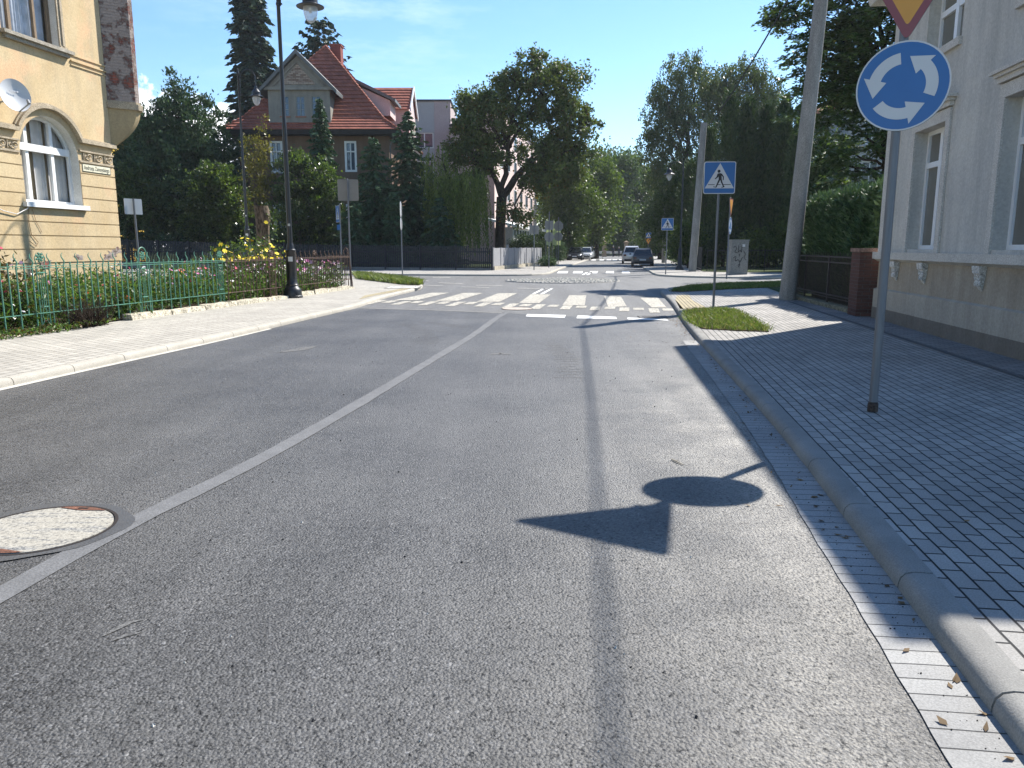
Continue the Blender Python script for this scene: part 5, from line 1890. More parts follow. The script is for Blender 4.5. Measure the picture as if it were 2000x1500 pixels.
# ------------------------------------------------------------------ street lamps
M_LGLASS = glassmat('lamp glass', (.62, .64, .66), .55, .12)
def street_lamp(base, label):
    t = thing('street_lamp', label, 'street lamp', base, 'black gooseneck street lamps')
    x, y, z = base
    mb = MB()
    mb.lathe((x, y, z), [(.30, 0), (.30, .05), (.275, .07), (.27, .20), (.25, .26), (.20, .31), (.175, .36), (.185, .39), (.155, .43), (.145, .60), (.14, 1.35), (.155, 1.37), (.155, 1.42), (.12, 1.45), (.105, 1.55), (.085, 1.62)], 20)
    mb.build('base', M_BLK, t, True)
    mb = MB()
    mb.lathe((x, y, z), [(.078, 1.6), (.072, 3.0), (.066, 5.0), (.066, 5.04), (.056, 5.08), (.052, 9.3), (.07, 9.33), (.07, 9.4), (.03, 9.5), (.035, 9.56), (.0, 9.63)], 16)
    mb.build('pole', M_BLK, t, True)
    mb = MB()
    d = np.array([.985, -.17, 0])
    c = np.array([x, y, z])
    pts = [c + d * .06 + (0, 0, 8.25), c + d * .10 + (0, 0, 8.9)]
    for k in range(13):
        a = R(180 - 180 * k / 12)
        pts.append(c + d * (.53 + .43 * math.cos(a)) + np.array([0, 0, 9.05 + .5 * math.sin(a)]))
    pts.append(c + d * .96 + (0, 0, 8.72))
    mb.tube(pts, .024, 8)
    for zz in (8.3, 8.75):
        mb.lathe((x, y, z + zz), [(.07, -.03), (.07, .03)], 12)
        q = c + d * .085 + (0, 0, zz)
        mb.box(q[0] - .03, q[0] + .03, q[1] - .025, q[1] + .025, q[2] - .02, q[2] + .02)
    mb.build('bracket', M_BLK, t, True)
    hc = c + d * .96
    hz = z + 8.18
    mb = MB()
    mb.lathe((hc[0], hc[1], hz), [(.205, -.012), (.385, -.01), (.39, .006), (.30, .05), (.215, .09), (.21, .20), (.225, .21), (.225, .23), (.18, .28), (.12, .36), (.08, .40), (.07, .50), (.035, .53), (.03, .6)], 28)
    sh = mb.build('lamp_shade', M_BLK, t, True)
    mb = MB()
    mb.lathe((hc[0], hc[1], hz), [(.20, -.005), (.20, -.10), (.185, -.20), (.15, -.32), (.09, -.40), (.03, -.43)], 24)
    mb.build('glass', M_LGLASS, t, True)
    mb = MB()
    mb.lathe((hc[0], hc[1], hz), [(.045, .0), (.05, -.1), (.035, -.16)], 12)
    mb.build('bulb', mat('lamp bulb', (.6, .6, .58), .4), t, True)
    mb = MB()
    for zz, hh in ((1.08, .14), (2.12, .07)):
        rr = (.143 if zz < 1.5 else .0765)
        pts = []
        for k in range(5):
            a = R(-110 + 14 * k)
            pts.append((x + rr * math.cos(a), y + rr * math.sin(a)))
        for p, q in zip(pts[:-1], pts[1:]):
            mb.poly([(p[0], p[1], z + zz), (q[0], q[1], z + zz), (q[0], q[1], z + zz + hh), (p[0], p[1], z + zz + hh)])
    mb.build('sticker', mat('paper sticker', (.55, .54, .5), .7, bstr=0), t)
    return t
lb = G(572, 581, .1)
l1 = street_lamp((lb[0], lb[1], .1), 'nearest tall black street lamp with bell base in front of the iron garden fence')
b2 = AT(488, 540, 42.0)
dup(l1, (b2[0], 42.0, .1 + 1.0), 'farther black gooseneck street lamp standing behind the garden before the red roofed villa')

b = AT(1327, 531, 52.0)
t = thing('street_lamp', 'slim black street lamp by the iron railing beside the leaning concrete pole', 'street lamp', (b[0], 52, .1))
mb = MB()
mb.lathe((b[0], 52, .1), [(.3, 0), (.28, .1), (.15, .3), (.12, 1.4), (.06, 1.5), (.05, 6.8), (.02, 7.0)], 12)
mb.build('pole', M_BLK, t, True)
mb = MB()
mb.tube([(b[0], 52, 6.6)] + [(b[0] - .45 + .45 * math.cos(R(20 * k)), 52, 6.7 + .4 * math.sin(R(20 * k))) for k in range(10)], .022, 6)
mb.build('bracket', M_BLK, t, True)
mb = MB()
mb.lathe((b[0] - .9, 52, 6.3), [(.38, 0), (.2, .1), (.18, .25), (.03, .4)], 16)
mb.build('lamp_shade', M_BLK, t, True)
mb = MB()
mb.lathe((b[0] - .9, 52, 6.3), [(.19, 0), (.17, -.2), (.05, -.4)], 14)
mb.build('glass', M_LGLASS, t, True)

# ------------------------------------------------------------------ concrete poles and the overhead cable
def pole(base, top, r0, r1, label):
    t = tag_obj = None
    mb = MB()
    n = 8
    a, b_ = np.array(base, float), np.array(top, float)
    mb.tube([a + (b_ - a) * i / n for i in range(n + 1)], [r0 + (r1 - r0) * i / n for i in range(n + 1)], 18)
    t = thing('utility_pole', label, 'utility pole', base, 'concrete utility poles')
    mb.build('shaft', M_CONC, t, True)
    return t
PB = np.array([8.0, 22.4, .09])
PT = np.array([8.50, 22.4, 10.1])
t = pole(PB, PT, .235, .17, 'nearest thick leaning concrete utility pole beside the railing and the brick pillar')
mb = MB()
mb.box(PT[0] - .25, PT[0] + .12, PT[1] - .06, PT[1] + .06, PT[2] - .5, PT[2] - .42)
mb.tube([PT + (-.2, 0, -.42), PT + (-.2, 0, -.2)], .04, 8)
mb.build('cable_bracket', M_GALV, t)
F0, F1 = AT(1352, 531, 48.9), AT(1375, 240, 48.9)
F0[2] = .1
t = pole(F0, F1, .25, .19, 'farther leaning concrete utility pole behind the crossing signs by the black railing')
mb = MB()
mb.tube([F1 + (-.05, 0, -.3), F1 + (.3, -.1, -.1)], .03, 6)
mb.build('cable_bracket', M_GALV, t)
b = AT(1296, 515, 76.0)
b[2] = .1
pole(b, AT(1299, 372, 76.0), .2, .14, 'thin distant concrete utility pole rising behind the parked dark car')

def cable(a, b_, sag, r, label):
    mb = MB()
    n = 28
    a, b_ = np.array(a, float), np.array(b_, float)
    pts = []
    for i in range(n + 1):
        q = i / n
        p = a + (b_ - a) * q
        p[2] -= sag * 4 * q * (1 - q)
        pts.append(p)
    mb.tube(pts, r, 6)
    return tag(mb.build('overhead_cable', mat('black cable sheath', (.02, .02, .022), .6, bstr=0), None, True), label, 'cable')
cable(PT + (-.2, 0, -.35), F1 + (.3, -.1, -.1), .35, .03, 'dark overhead cable running from the near concrete pole to the farther one')
cable(PT + (-.2, 0, -.35), (4.3, -16, 9.6), .45, .02, 'overhead cable running back from the near pole above the pavement')

# ------------------------------------------------------------------ iron fence of the flower garden
FL = np.array(FENCE)
FD = np.r_[0, np.cumsum(np.linalg.norm(np.diff(FL, axis=0), axis=1))]
def fpos(s):
    return np.array([np.interp(s, FD, FL[:, 0]), np.interp(s, FD, FL[:, 1])])
def fpx(px):
    u = (px - 1000) / FPX
    best, bs = 9, 0
    for s in np.linspace(0, FD[-1], 1500):
        p = fpos(s)
        f = p[1] * CP + .6 * SP
        e = abs(p[0] / f - u)
        if e < best:
            best, bs = e, s
    return bs
M_GREEN = mat('flaking green paint', (.085, .22, .155), .55, .4, var=.25, scale=12, fine=.3, bscale=80, bdist=.002)
M_RUST = mat('rust brown iron', (.11, .07, .05), .75, .4, var=.35, scale=14, fine=.4, bscale=80, bdist=.002)
ZR, ZB, ZF = 1.27, .43, .17
def iron_fence(s0, s1, posts, m, label):
    p0 = fpos(s0)
    t = thing('iron_fence', label, 'fence', (p0[0], p0[1], .12))
    for z, name in ((ZR, 'top_rail'), (ZB, 'bottom_rail')):
        mb = MB()
        k = max(2, int((s1 - s0) / 1.5))
        for i in range(k):
            a, b_ = fpos(s0 + (s1 - s0) * i / k), fpos(s0 + (s1 - s0) * (i + 1) / k)
            d = unit(b_ - a)
            nrm = np.array([d[1], -d[0]]) * .02
            mb.prism([tuple(a - nrm), tuple(b_ - nrm), tuple(b_ + nrm), tuple(a + nrm)], z - .006, z + .006)
            if z == ZR:
                mb.prism([tuple(a - nrm * .5), tuple(b_ - nrm * .5), tuple(b_ + nrm * .5), tuple(a + nrm * .5)], z - .045, z - .033)
        mb.build(name, m, t)
    cuts = [s0] + [s for s, _ in posts] + [s1]
    step = .175
    for a, b_ in zip(cuts[:-1], cuts[1:]):
        lo, hi = a + (.20 if a != s0 else .04), b_ - (.20 if b_ != s1 else .02)
        if hi - lo < step:
            continue
        k = int((hi - lo) / step)
        mb = MB()
        for i in range(k + 1):
            s = lo + (hi - lo) * i / max(1, k)
            p = fpos(s)
            d = unit(fpos(s + .05) - fpos(s - .05))
            if i % 2 == 0:
                pts = [(p[0], p[1], ZF + RNG.uniform(-.02, .03)), (p[0], p[1], ZR)]
                for q in range(1, 7):
                    off = .034 * math.sin(q / 6 * 2 * math.pi)
                    pts.append((p[0] + d[0] * off, p[1] + d[1] * off, ZR + .23 * q / 6))
                mb.tube(pts, [.0135, .0135] + [.0135, .013, .012, .011, .008, .003], 5)
            else:
                mb.tube([(p[0], p[1], ZB - .02), (p[0], p[1], ZR + .05), (p[0], p[1], ZR + .065)], [.0135, .0135, .003], 5)
        mb.build('bar_panel', m, t)
    for s, kind in posts:
        p = fpos(s)
        d = unit(fpos(s + .05) - fpos(s - .05))
        P = lambda o, z: (p[0] + d[0] * o, p[1] + d[1] * o, z)
        mb = MB()
        hw = .14
        if kind == 'arch':
            mb.tube([P(-hw, ZF), P(-hw, ZR + .18)] + [P(-hw * math.cos(R(18 * k)), ZR + .18 + hw * 1.05 * math.sin(R(18 * k))) for k in range(1, 10)] + [P(hw, ZR + .18), P(hw, ZF)], .013, 6)
        else:
            for o in (-hw * .75, hw * .75):
                mb.tube([P(o, ZF), P(o, ZR)], .011, 6)
            mb.tube([P(-.09, ZR + .02), P(-.12, ZR + .14), P(-.06, ZR + .24)], [.01, .01, .003], 5)
            mb.tube([P(.09, ZR + .02), P(.12, ZR + .14), P(.06, ZR + .24)], [.01, .01, .003], 5)
        for o in (-.045, .0, .045):
            mb.tube([P(o, ZB + .1), P(o, ZR - .1)], .007, 5)
        for z in (ZB + .11, ZR - .12):
            mb.tube([P(-.085, z), P(.085, z)], .013, 5)
        for sg in (-1, 1):
            mb.tube([P(sg * .03, ZB + .1), P(sg * .06, ZB - .05), P(sg * .03, ZB - .12), P(sg * .08, ZF + .05)], .007, 5)
        po = mb.build('ornamental_post', m, t, True)
        mb = MB()
        for k in range(7):
            a = 6.283 * k / 7
            for rr in (.035, .07):
                c0 = P(rr * math.cos(a), ZR + .15 + rr * math.sin(a))
                mb.lathe((c0[0], c0[1], c0[2]), [(.004, -.024), (.024, -.008), (.024, .01), (.004, .024)], 6)
        mb.build('rosette', m, po, True)
    return t
sg = fpx(441)
iron_fence(0.2, sg, [(fpx(-260), 'arch'), (fpx(-95), 'rosette'), (fpx(82), 'rosette'), (fpx(281), 'arch'), (fpx(431), 'rosette')], M_GREEN, 'green painted wrought iron garden fence with wavy spikes and rosettes')
tb = iron_fence(sg + .03, FD[-1], [(fpx(532), 'arch'), (fpx(615), 'rosette')], M_RUST, 'rust brown unpainted wrought iron fence continuing the green one to the corner')
# the brown fence turns the corner with a few leaning bars
mb = MB()
e = FL[-1]
for k in range(9):
    x, y = e[0] - .12 * k, e[1] + .10 * k
    mb.tube([(x + .05, y, ZF - .05), (x, y, ZR), (x + .02, y, ZR + .12)], [.011, .011, .004], 5)
mb.tube([(e[0], e[1], ZR), (e[0] - 1.1, e[1] + .9, ZR)], .015, 5)
mb.tube([(e[0] + .03, e[1], ZB), (e[0] - 1.1, e[1] + .9, ZB)], .012, 5)
mb.tube([(e[0] + .09, e[1], .1), (e[0], e[1], ZR), (e[0] - .05, e[1], ZR + .25), (e[0] - .15, e[1] + .1, ZR + .32), (e[0] - .25, e[1] + .2, ZR + .2)], .02, 6)
mb.build('corner_panel', M_RUST, tb, True)

# broken stone edging under the fence
t = thing('stone_edging', 'row of broken pale concrete edging stones under the iron garden fence', 'edging', (*fpos(2), .1))
s = .3
M_EDGE = mat('pale broken edging', (.44, .40, .31), .95, .15, var=.35, scale=6, fine=.5, bscale=30, bdist=.02)
while s < FD[-1] - .3:
    L = RNG.uniform(.7, 1.5)
    a, b_ = fpos(s), fpos(min(s + L, FD[-1]))
    if not (fpx(138) < s < fpx(205)):
        d = unit(b_ - a)
        nrm = np.array([d[1], -d[0]])
        mb = MB()
        hgt = RNG.uniform(.05, .12) if s > fpx(150) else RNG.uniform(.0, .035)
        k = 7
        v = []
        for i in range(k + 1):
            q = a + (b_ - a) * (i / k) * .97
            w0, w1 = .17 + RNG.normal() * .012, -.05
            z = .1 + hgt + RNG.normal() * .010
            v += [(*(q + nrm * w0), .09), (*(q + nrm * (w0 - .02)), z), (*(q + nrm * w1), z + .01), (*(q + nrm * w1), .09)]
        mb.add(v, [(4 * i + j, 4 * i + j + 1, 4 * i + j + 5, 4 * i + j + 4) for i in range(k) for j in range(3)] + [(0, 1, 2, 3), (4 * k + 3, 4 * k + 2, 4 * k + 1, 4 * k)])
        mb.build('edging_stone', M_EDGE, t)
    s += L

# ------------------------------------------------------------------ dark picket fence across the junction and the light plank fence
M_PICK = mat('dark stained pickets', (.024, .027, .032), .8, .3, var=.25, scale=5, fine=.3, bscale=40, stretch=(6, 6, .8))
M_PLANK = mat('weathered grey planks', (.30, .30, .31), .85, .2, var=.15, scale=4, fine=.3, bscale=40, stretch=(6, 6, .8))
t = thing('picket_fence', 'long dark grey vertical picket fence along the far side of the side street', 'fence', (-1.3, 51.4, .1))
A0, A1 = np.array([-1.3, 51.4]), np.array([-30.5, 57.6])
L = np.linalg.norm(A1 - A0)
d = (A1 - A0) / L
nrm = np.array([-d[1], d[0]])
np_ = 12
def fz(s):
    return 1.58 + .55 * (s / L) ** 2 + (.14 if 1.6 < s < 99 else 0)
for k in range(np_):
    s0, s1 = L * k / np_, L * (k + 1) / np_
    mb = MB()
    n = int((s1 - s0) / .125)
    for i in range(n):
        s = s0 + (i + .5) * (s1 - s0) / n
        c = A0 + d * s
        hw = .043
        q = [c - d * hw - nrm * .012, c + d * hw - nrm * .012, c + d * hw + nrm * .012, c - d * hw + nrm * .012]
        zt = fz(s) + RNG.normal() * .008
        mb.prism([tuple(p) for p in q], .22 + .3 * (s / L) ** 2, zt - .04)
    for z in (.5, 1.25):
        a, b_ = A0 + d * s0, A0 + d * s1
        q = [a + nrm * .03, b_ + nrm * .03, b_ + nrm * .075, a + nrm * .075]
        mb.prism([tuple(p) for p in q], z, z + .09)
    mb.build('picket_panel', M_PICK, t)
    mb = MB()
    c = A0 + d * s0
    q = [c - d * .05 + nrm * .02, c + d * .05 + nrm * .02, c + d * .05 + nrm * .12, c - d * .05 + nrm * .12]
    mb.prism([tuple(p) for p in q], .05, fz(s0) + .03)
    mb.build('post', M_PICK, t)
    mb = MB()
    a, b_ = A0 + d * s0, A0 + d * s1
    q = [a - nrm * .08, b_ - nrm * .08, b_ + nrm * .1, a + nrm * .1]
    mb.prism([tuple(p) for p in q], .02, .23 + .3 * (s1 / L) ** 2)
    mb.build('footing', mat('fence footing', (.16, .16, .155), .9, var=.25, scale=3, fine=.4), t)
t = thing('plank_fence', 'light grey solid plank fence running back along the street from the corner', 'fence', (-1.2, 51.5, .1))
A0, A1 = np.array([-1.25, 51.5]), np.array([2.58, 68.0])
L = np.linalg.norm(A1 - A0)
d = (A1 - A0) / L
nrm = np.array([-d[1], d[0]])
for k in range(8):
    s0, s1 = L * k / 8, L * (k + 1) / 8
    a, b_ = A0 + d * (s0 + .05), A0 + d * (s1 - .03)
    mb = MB()
    nn_ = 8
    for i in range(nn_):
        p, q = a + (b_ - a) * i / nn_, a + (b_ - a) * (i + .94) / nn_
        mb.prism([tuple(p), tuple(q), tuple(q + nrm * .03), tuple(p + nrm * .03)], .35, 1.55 + RNG.normal() * .004)
    mb.build('plank_panel', M_PLANK, t)
    mb = MB()
    c = A0 + d * s0
    mb.prism([tuple(c - d * .06 - nrm * .04), tuple(c + d * .06 - nrm * .04), tuple(c + d * .06 + nrm * .1), tuple(c - d * .06 + nrm * .1)], .05, 1.78 if k == 2 else 1.58)
    mb.build('post', M_PLANK, t)
mb = MB()
mb.prism([tuple(A0 - nrm * .1), tuple(A1 - nrm * .1), tuple(A1 + nrm * .1), tuple(A0 + nrm * .1)], .02, .34)
mb.build('footing', mat('pale stone footing', (.40, .36, .28), .9, var=.3, scale=5, fine=.4), t)

# ------------------------------------------------------------------ railings, brick pillar and cabinet on the right
M_IRONB = mat('dark brown iron', (.045, .036, .032), .6, .4, var=.25, scale=8, bscale=60, bdist=.002)
M_IRONK = mat('black railing paint', (.014, .014, .016), .5, .4, var=.2, scale=8, bstr=.2)
def railing(name, label, A0, A1, zt, zb, rails, step, m, z0=.12, posts=4, spear=.12, r=.011):
    A0, A1 = np.array(A0, float), np.array(A1, float)
    t = thing(name, label, 'railing', (A0[0], A0[1], z0))
    L = np.linalg.norm(A1 - A0)
    d = (A1 - A0) / L
    nrm = np.array([-d[1], d[0]]) * .02
    for z, hh in rails:
        mb = MB()
        mb.prism([tuple(A0 - nrm), tuple(A1 - nrm), tuple(A1 + nrm), tuple(A0 + nrm)], z - hh / 2, z + hh / 2)
        mb.build('rail', m, t)
    for k in range(posts):
        s0, s1 = L * k / posts, L * (k + 1) / posts
        mb = MB()
        n = int((s1 - s0) / step)
        for i in range(1, n):
            p = A0 + d * (s0 + (s1 - s0) * i / n)
            hz = zt + (spear if i % 2 else spear * .4)
            mb.tube([(p[0], p[1], zb), (p[0], p[1], hz - .05), (p[0], p[1], hz)], [r, r, .002], 5)
        mb.build('bar_panel', m, t)
    for k in range(posts + 1):
        p = A0 + d * L * k / posts
        mb = MB()
        mb.box(p[0] - .025, p[0] + .025, p[1] - .025, p[1] + .025, z0, zt + .04)
        mb.build('post', m, t)
    return t
railing('iron_railing', 'dark brown iron railing in front of the clipped hedge beside the brick pillar', (7.92, 17.75), (8.72, 24.6), 1.36, .22, ((1.36, .035), (1.22, .035), (.40, .035), (.33, .02)), .105, M_IRONB, posts=3)
mb = MB()
mb.prism([(7.75, 17.6), (8.55, 24.7), (8.9, 24.7), (8.1, 17.6)], .06, .2)
t = thing('railing_plinth', 'low mossy stone base under the brown iron railing', 'low wall', (8.3, 21, .1))
mb.build('base', mat('mossy stone', (.20, .18, .12), .95, var=.4, scale=5, fine=.5, bscale=25, bdist=.02), t)
railing('iron_railing', 'black iron railing along the side street behind the grey cabinet', (12.3, 49.0), (40, 45.2), 1.45, .15, ((1.4, .05), (.25, .05)), .16, M_IRONK, posts=8, spear=.1)
railing('iron_railing', 'black iron railing running back beside the farther concrete pole', (12.0, 49.2), (14.6, 66.0), 1.6, .15, ((1.55, .05), (.25, .05)), .15, M_IRONK, posts=5, spear=.05)

t = thing('brick_pillar', 'dark red brick gate pillar between the iron railing and the plastered house', 'pillar', (7.85, 17.35, .1))
mb = MB()
c = np.array([7.88, 17.2])
u1, u2 = np.array([.145, .989]), np.array([.989, -.145])
q = [c - u2 * .27 - u1 * .32, c + u2 * .27 - u1 * .32, c + u2 * .27 + u1 * .32, c - u2 * .27 + u1 * .32]
mb.prism([tuple(p) for p in q], .08, 1.50)
mb.build('shaft', M_BRKP, t)
mb = MB()
q = [c - u2 * .30 - u1 * .35, c + u2 * .30 - u1 * .35, c + u2 * .30 + u1 * .35, c - u2 * .30 + u1 * .35]
mb.prism([tuple(p) for p in q], 1.50, 1.58)
mb.build('cap', mat('weathered cap', (.22, .14, .11), .9, var=.35, scale=8, fine=.5), t)

b = G(1443, 536, .1)
t = thing('electrical_cabinet', 'pale grey electrical cabinet scrawled with graffiti by the side street railing', 'cabinet', b)
T = sign_frame((b[0], b[1], 0), R(8))
M_CAB = mat('pale grey cabinet', (.22, .22, .205), .7, .3, var=.12, scale=3, fine=.2, bscale=20)
mb = MB(T)
mb.box(-.5, .5, -.4, .0, .1, 1.95)
mb.box(-.53, .53, -.43, .03, 1.95, 2.02)
mb.build('body', M_CAB, t)
mb = MB(T)
mb.box(-.46, -.01, .002, .02, .45, 1.9)
do = mb.build('door', M_CAB, t)
mb = MB(T)
mb.box(.01, .46, .002, .02, .45, 1.9)
mb.build('door', M_CAB, t)
mb = MB(T)
mb.box(-.05, -.03, .021, .05, 1.1, 1.25)
mb.build('handle', M_SBLK, do)
mb = MB(T)
for pts in ([(-.4, 1.55), (-.3, 1.7), (-.2, 1.5), (-.35, 1.35), (-.15, 1.3)], [(-.1, 1.7), (-.12, 1.25), (.0, 1.5), (.08, 1.25), (.1, 1.7)], [(-.4, 1.0), (-.2, 1.15), (-.3, .8), (-.05, .95), (.0, .7), (.15, 1.05)], [(.2, 1.4), (.35, 1.2), (.2, 1.05), (.38, .9)], [(-.1, .6), (.05, .75), (-.05, .5)]):
    P = smooth_line([(p[0], .024, p[1]) for p in pts], 2)
    mb.tube(P, .02, 4)
mb.build('graffiti', mat('grey spray paint', (.05, .05, .055), .8, bstr=0), t)
mb = MB(T)
mb.box(.12, .28, .021, .024, 1.62, 1.76)
mb.build('notice', M_SWHITE, t)

# ------------------------------------------------------------------ stone gate, benches and people at the far end of the street
M_GATE = mat('sandstone pillar', (.36, .26, .17), .9, var=.2, scale=3, fine=.3)
for px, lab in ((1180, 'left stone gate pillar at the park entrance closing the street'), (1222.5, 'right stone gate pillar at the park entrance closing the street')):
    b = AT(px, 502, 132.0)
    t = thing('gate_pillar', lab, 'pillar', (b[0], 132, 0), 'park gate pillars')
    mb = MB()
    mb.box(b[0] - .32, b[0] + .32, 131.7, 132.3, 0, 2.3)
    mb.box(b[0] - .38, b[0] + .38, 131.62, 132.38, 0, .35)
    mb.build('shaft', M_GATE, t)
    mb = MB()
    mb.box(b[0] - .42, b[0] + .42, 131.58, 132.42, 2.3, 2.48)
    mb.add([(b[0] - .34, 131.66, 2.48), (b[0] + .34, 131.66, 2.48), (b[0] + .34, 132.34, 2.48), (b[0] - .34, 132.34, 2.48), (b[0], 132, 2.7)], [(0, 1, 4), (1, 2, 4), (2, 3, 4), (3, 0, 4)])
    mb.build('cap', M_GATE, t)
def bench(px, Y, label):
    b = AT(px, 505, Y)
    t = thing('park_bench', label, 'bench', (b[0], Y, 0), 'park benches behind the gate')
    mb = MB()
    for k in range(4):
        mb.box(b[0] - .8, b[0] + .8, Y + k * .11, Y + .09 + k * .11, .44, .48)
    mb.build('seat', mat('pale bench slats', (.62, .58, .52), .7), t)
    mb = MB()
    for k in range(3):
        mb.box(b[0] - .8, b[0] + .8, Y + .46 + k * .02, Y + .49 + k * .02, .55 + k * .13, .65 + k * .13)
    mb.build('backrest', MATS['pale bench slats'], t)
    for sx_ in (-.7, .7):
        mb = MB()
        mb.box(b[0] + sx_ - .03, b[0] + sx_ + .03, Y, Y + .45, 0, .435)
        mb.build('leg', M_IRONK, t)
bench(1190, 137.0, 'pale park bench on the left behind the walking figures')
bench(1206, 137.5, 'pale park bench between the two walking figures beyond the gate')
bench(1168, 138.0, 'pale park bench left of the left stone gate pillar')

def person(px, Y, h, shirt, trousers, label, stride=.18, hair=(.03, .02, .015)):
    """one continuous skinned body"""
    b = AT(px, 505, Y)
    s = h / 1.75
    J = {'pel': (0, 0, .95), 'wst': (0, 0, 1.12), 'chs': (0, .01, 1.34), 'nck': (0, .01, 1.50), 'hd0': (0, -.01, 1.60), 'hd1': (0, -.01, 1.72),
         'hl': (-.10, 0, .90), 'kl': (-.10, -stride * .6, .50), 'al': (-.10, -stride, .09), 'tl': (-.11, -stride - .16, .04),
         'hr': (.10, 0, .90), 'kr': (.10, stride * .2, .50), 'ar': (.10, stride, .12), 'tr': (.11, stride - .14, .04),
         'sl': (-.19, .01, 1.42), 'el': (-.25, .04 + stride * .3, 1.14), 'wl': (-.25, -.06 + stride * .8, .90), 'fl': (-.25, -.08 + stride * .9, .78),
         'sr': (.19, .01, 1.42), 'er': (.25, .04 - stride * .2, 1.14), 'wr': (.25, -.1 - stride * .6, .92), 'fr': (.25, -.13 - stride * .7, .80)}
    rad = dict(pel=.145, wst=.125, chs=.15, nck=.055, hd0=.085, hd1=.10, hl=.10, kl=.062, al=.045, tl=.04, hr=.10, kr=.062, ar=.045, tr=.04, sl=.06, el=.045, wl=.032, fl=.03, sr=.06, er=.045, wr=.032, fr=.03)
    E = [('pel', 'wst'), ('wst', 'chs'), ('chs', 'nck'), ('nck', 'hd0'), ('hd0', 'hd1'), ('pel', 'hl'), ('hl', 'kl'), ('kl', 'al'), ('al', 'tl'), ('pel', 'hr'), ('hr', 'kr'), ('kr', 'ar'), ('ar', 'tr'), ('chs', 'sl'), ('sl', 'el'), ('el', 'wl'), ('wl', 'fl'), ('chs', 'sr'), ('sr', 'er'), ('er', 'wr'), ('wr', 'fr')]
    ks = list(J)
    me = bpy.data.meshes.new('person')
    me.from_pydata([tuple(c * s for c in J[k]) for k in ks], [(ks.index(a), ks.index(c)) for a, c in E], [])
    o = bpy.data.objects.new('skin_tmp', me)
    COL.objects.link(o)
    o.modifiers.new('skin', 'SKIN')
    for i, k in enumerate(ks):
        sv = me.skin_vertices[0].data[i]
        sv.radius = (rad[k] * s, rad[k] * s * (.75 if k in ('chs', 'wst', 'pel') else 1))
        sv.use_root = k == 'pel'
    sb = o.modifiers.new('sub', 'SUBSURF')
    sb.levels = sb.render_levels = 2
    bpy.context.view_layer.update()
    m2 = bpy.data.meshes.new_from_object(o.evaluated_get(bpy.context.evaluated_depsgraph_get()))
    bpy.data.objects.remove(o)
    m2.materials.clear()
    body = bpy.data.objects.new('person', m2)
    COL.objects.link(body)
    body.location = (b[0], Y, 0.0)
    tag(body, label, 'person')
    mm = [mat('skin', (.45, .28, .2), .6, bstr=0), mat(label[:12] + ' shirt', shirt, .9, bstr=0), mat(label[:12] + ' trousers', trousers, .9, bstr=0), mat('dark shoes', (.03, .03, .03), .6, bstr=0)]
    for m_ in mm:
        m2.materials.append(m_)
    for p in m2.polygons:
        z = p.center.z / s
        x = abs(p.center.x) / s
        p.material_index = 3 if z < .10 else 2 if (z < .98 and x < .2) else 0 if (z > 1.47 and x < .15) or (x > .19 and z < 1.0) else 1
        p.use_smooth = True
    mb = MB()
    mb.lathe((0, 0, 0), [(.098 * s, 1.66 * s), (.108 * s, 1.72 * s), (.09 * s, 1.79 * s), (.03 * s, 1.82 * s)], 14)
    hr = mb.build('hair', mat('hair ' + label[:9], hair, .8, bstr=0), body, True)
    return body
person(1197.5, 127.0, 1.78, (.035, .045, .06), (.03, .035, .05), 'person in dark blue clothes walking between the stone gate pillars', .2, (.45, .44, .42))
person(1208.5, 129.0, 1.60, (.05, .06, .045), (.02, .02, .022), 'person in dark green top beside the one in blue at the gate', .12)

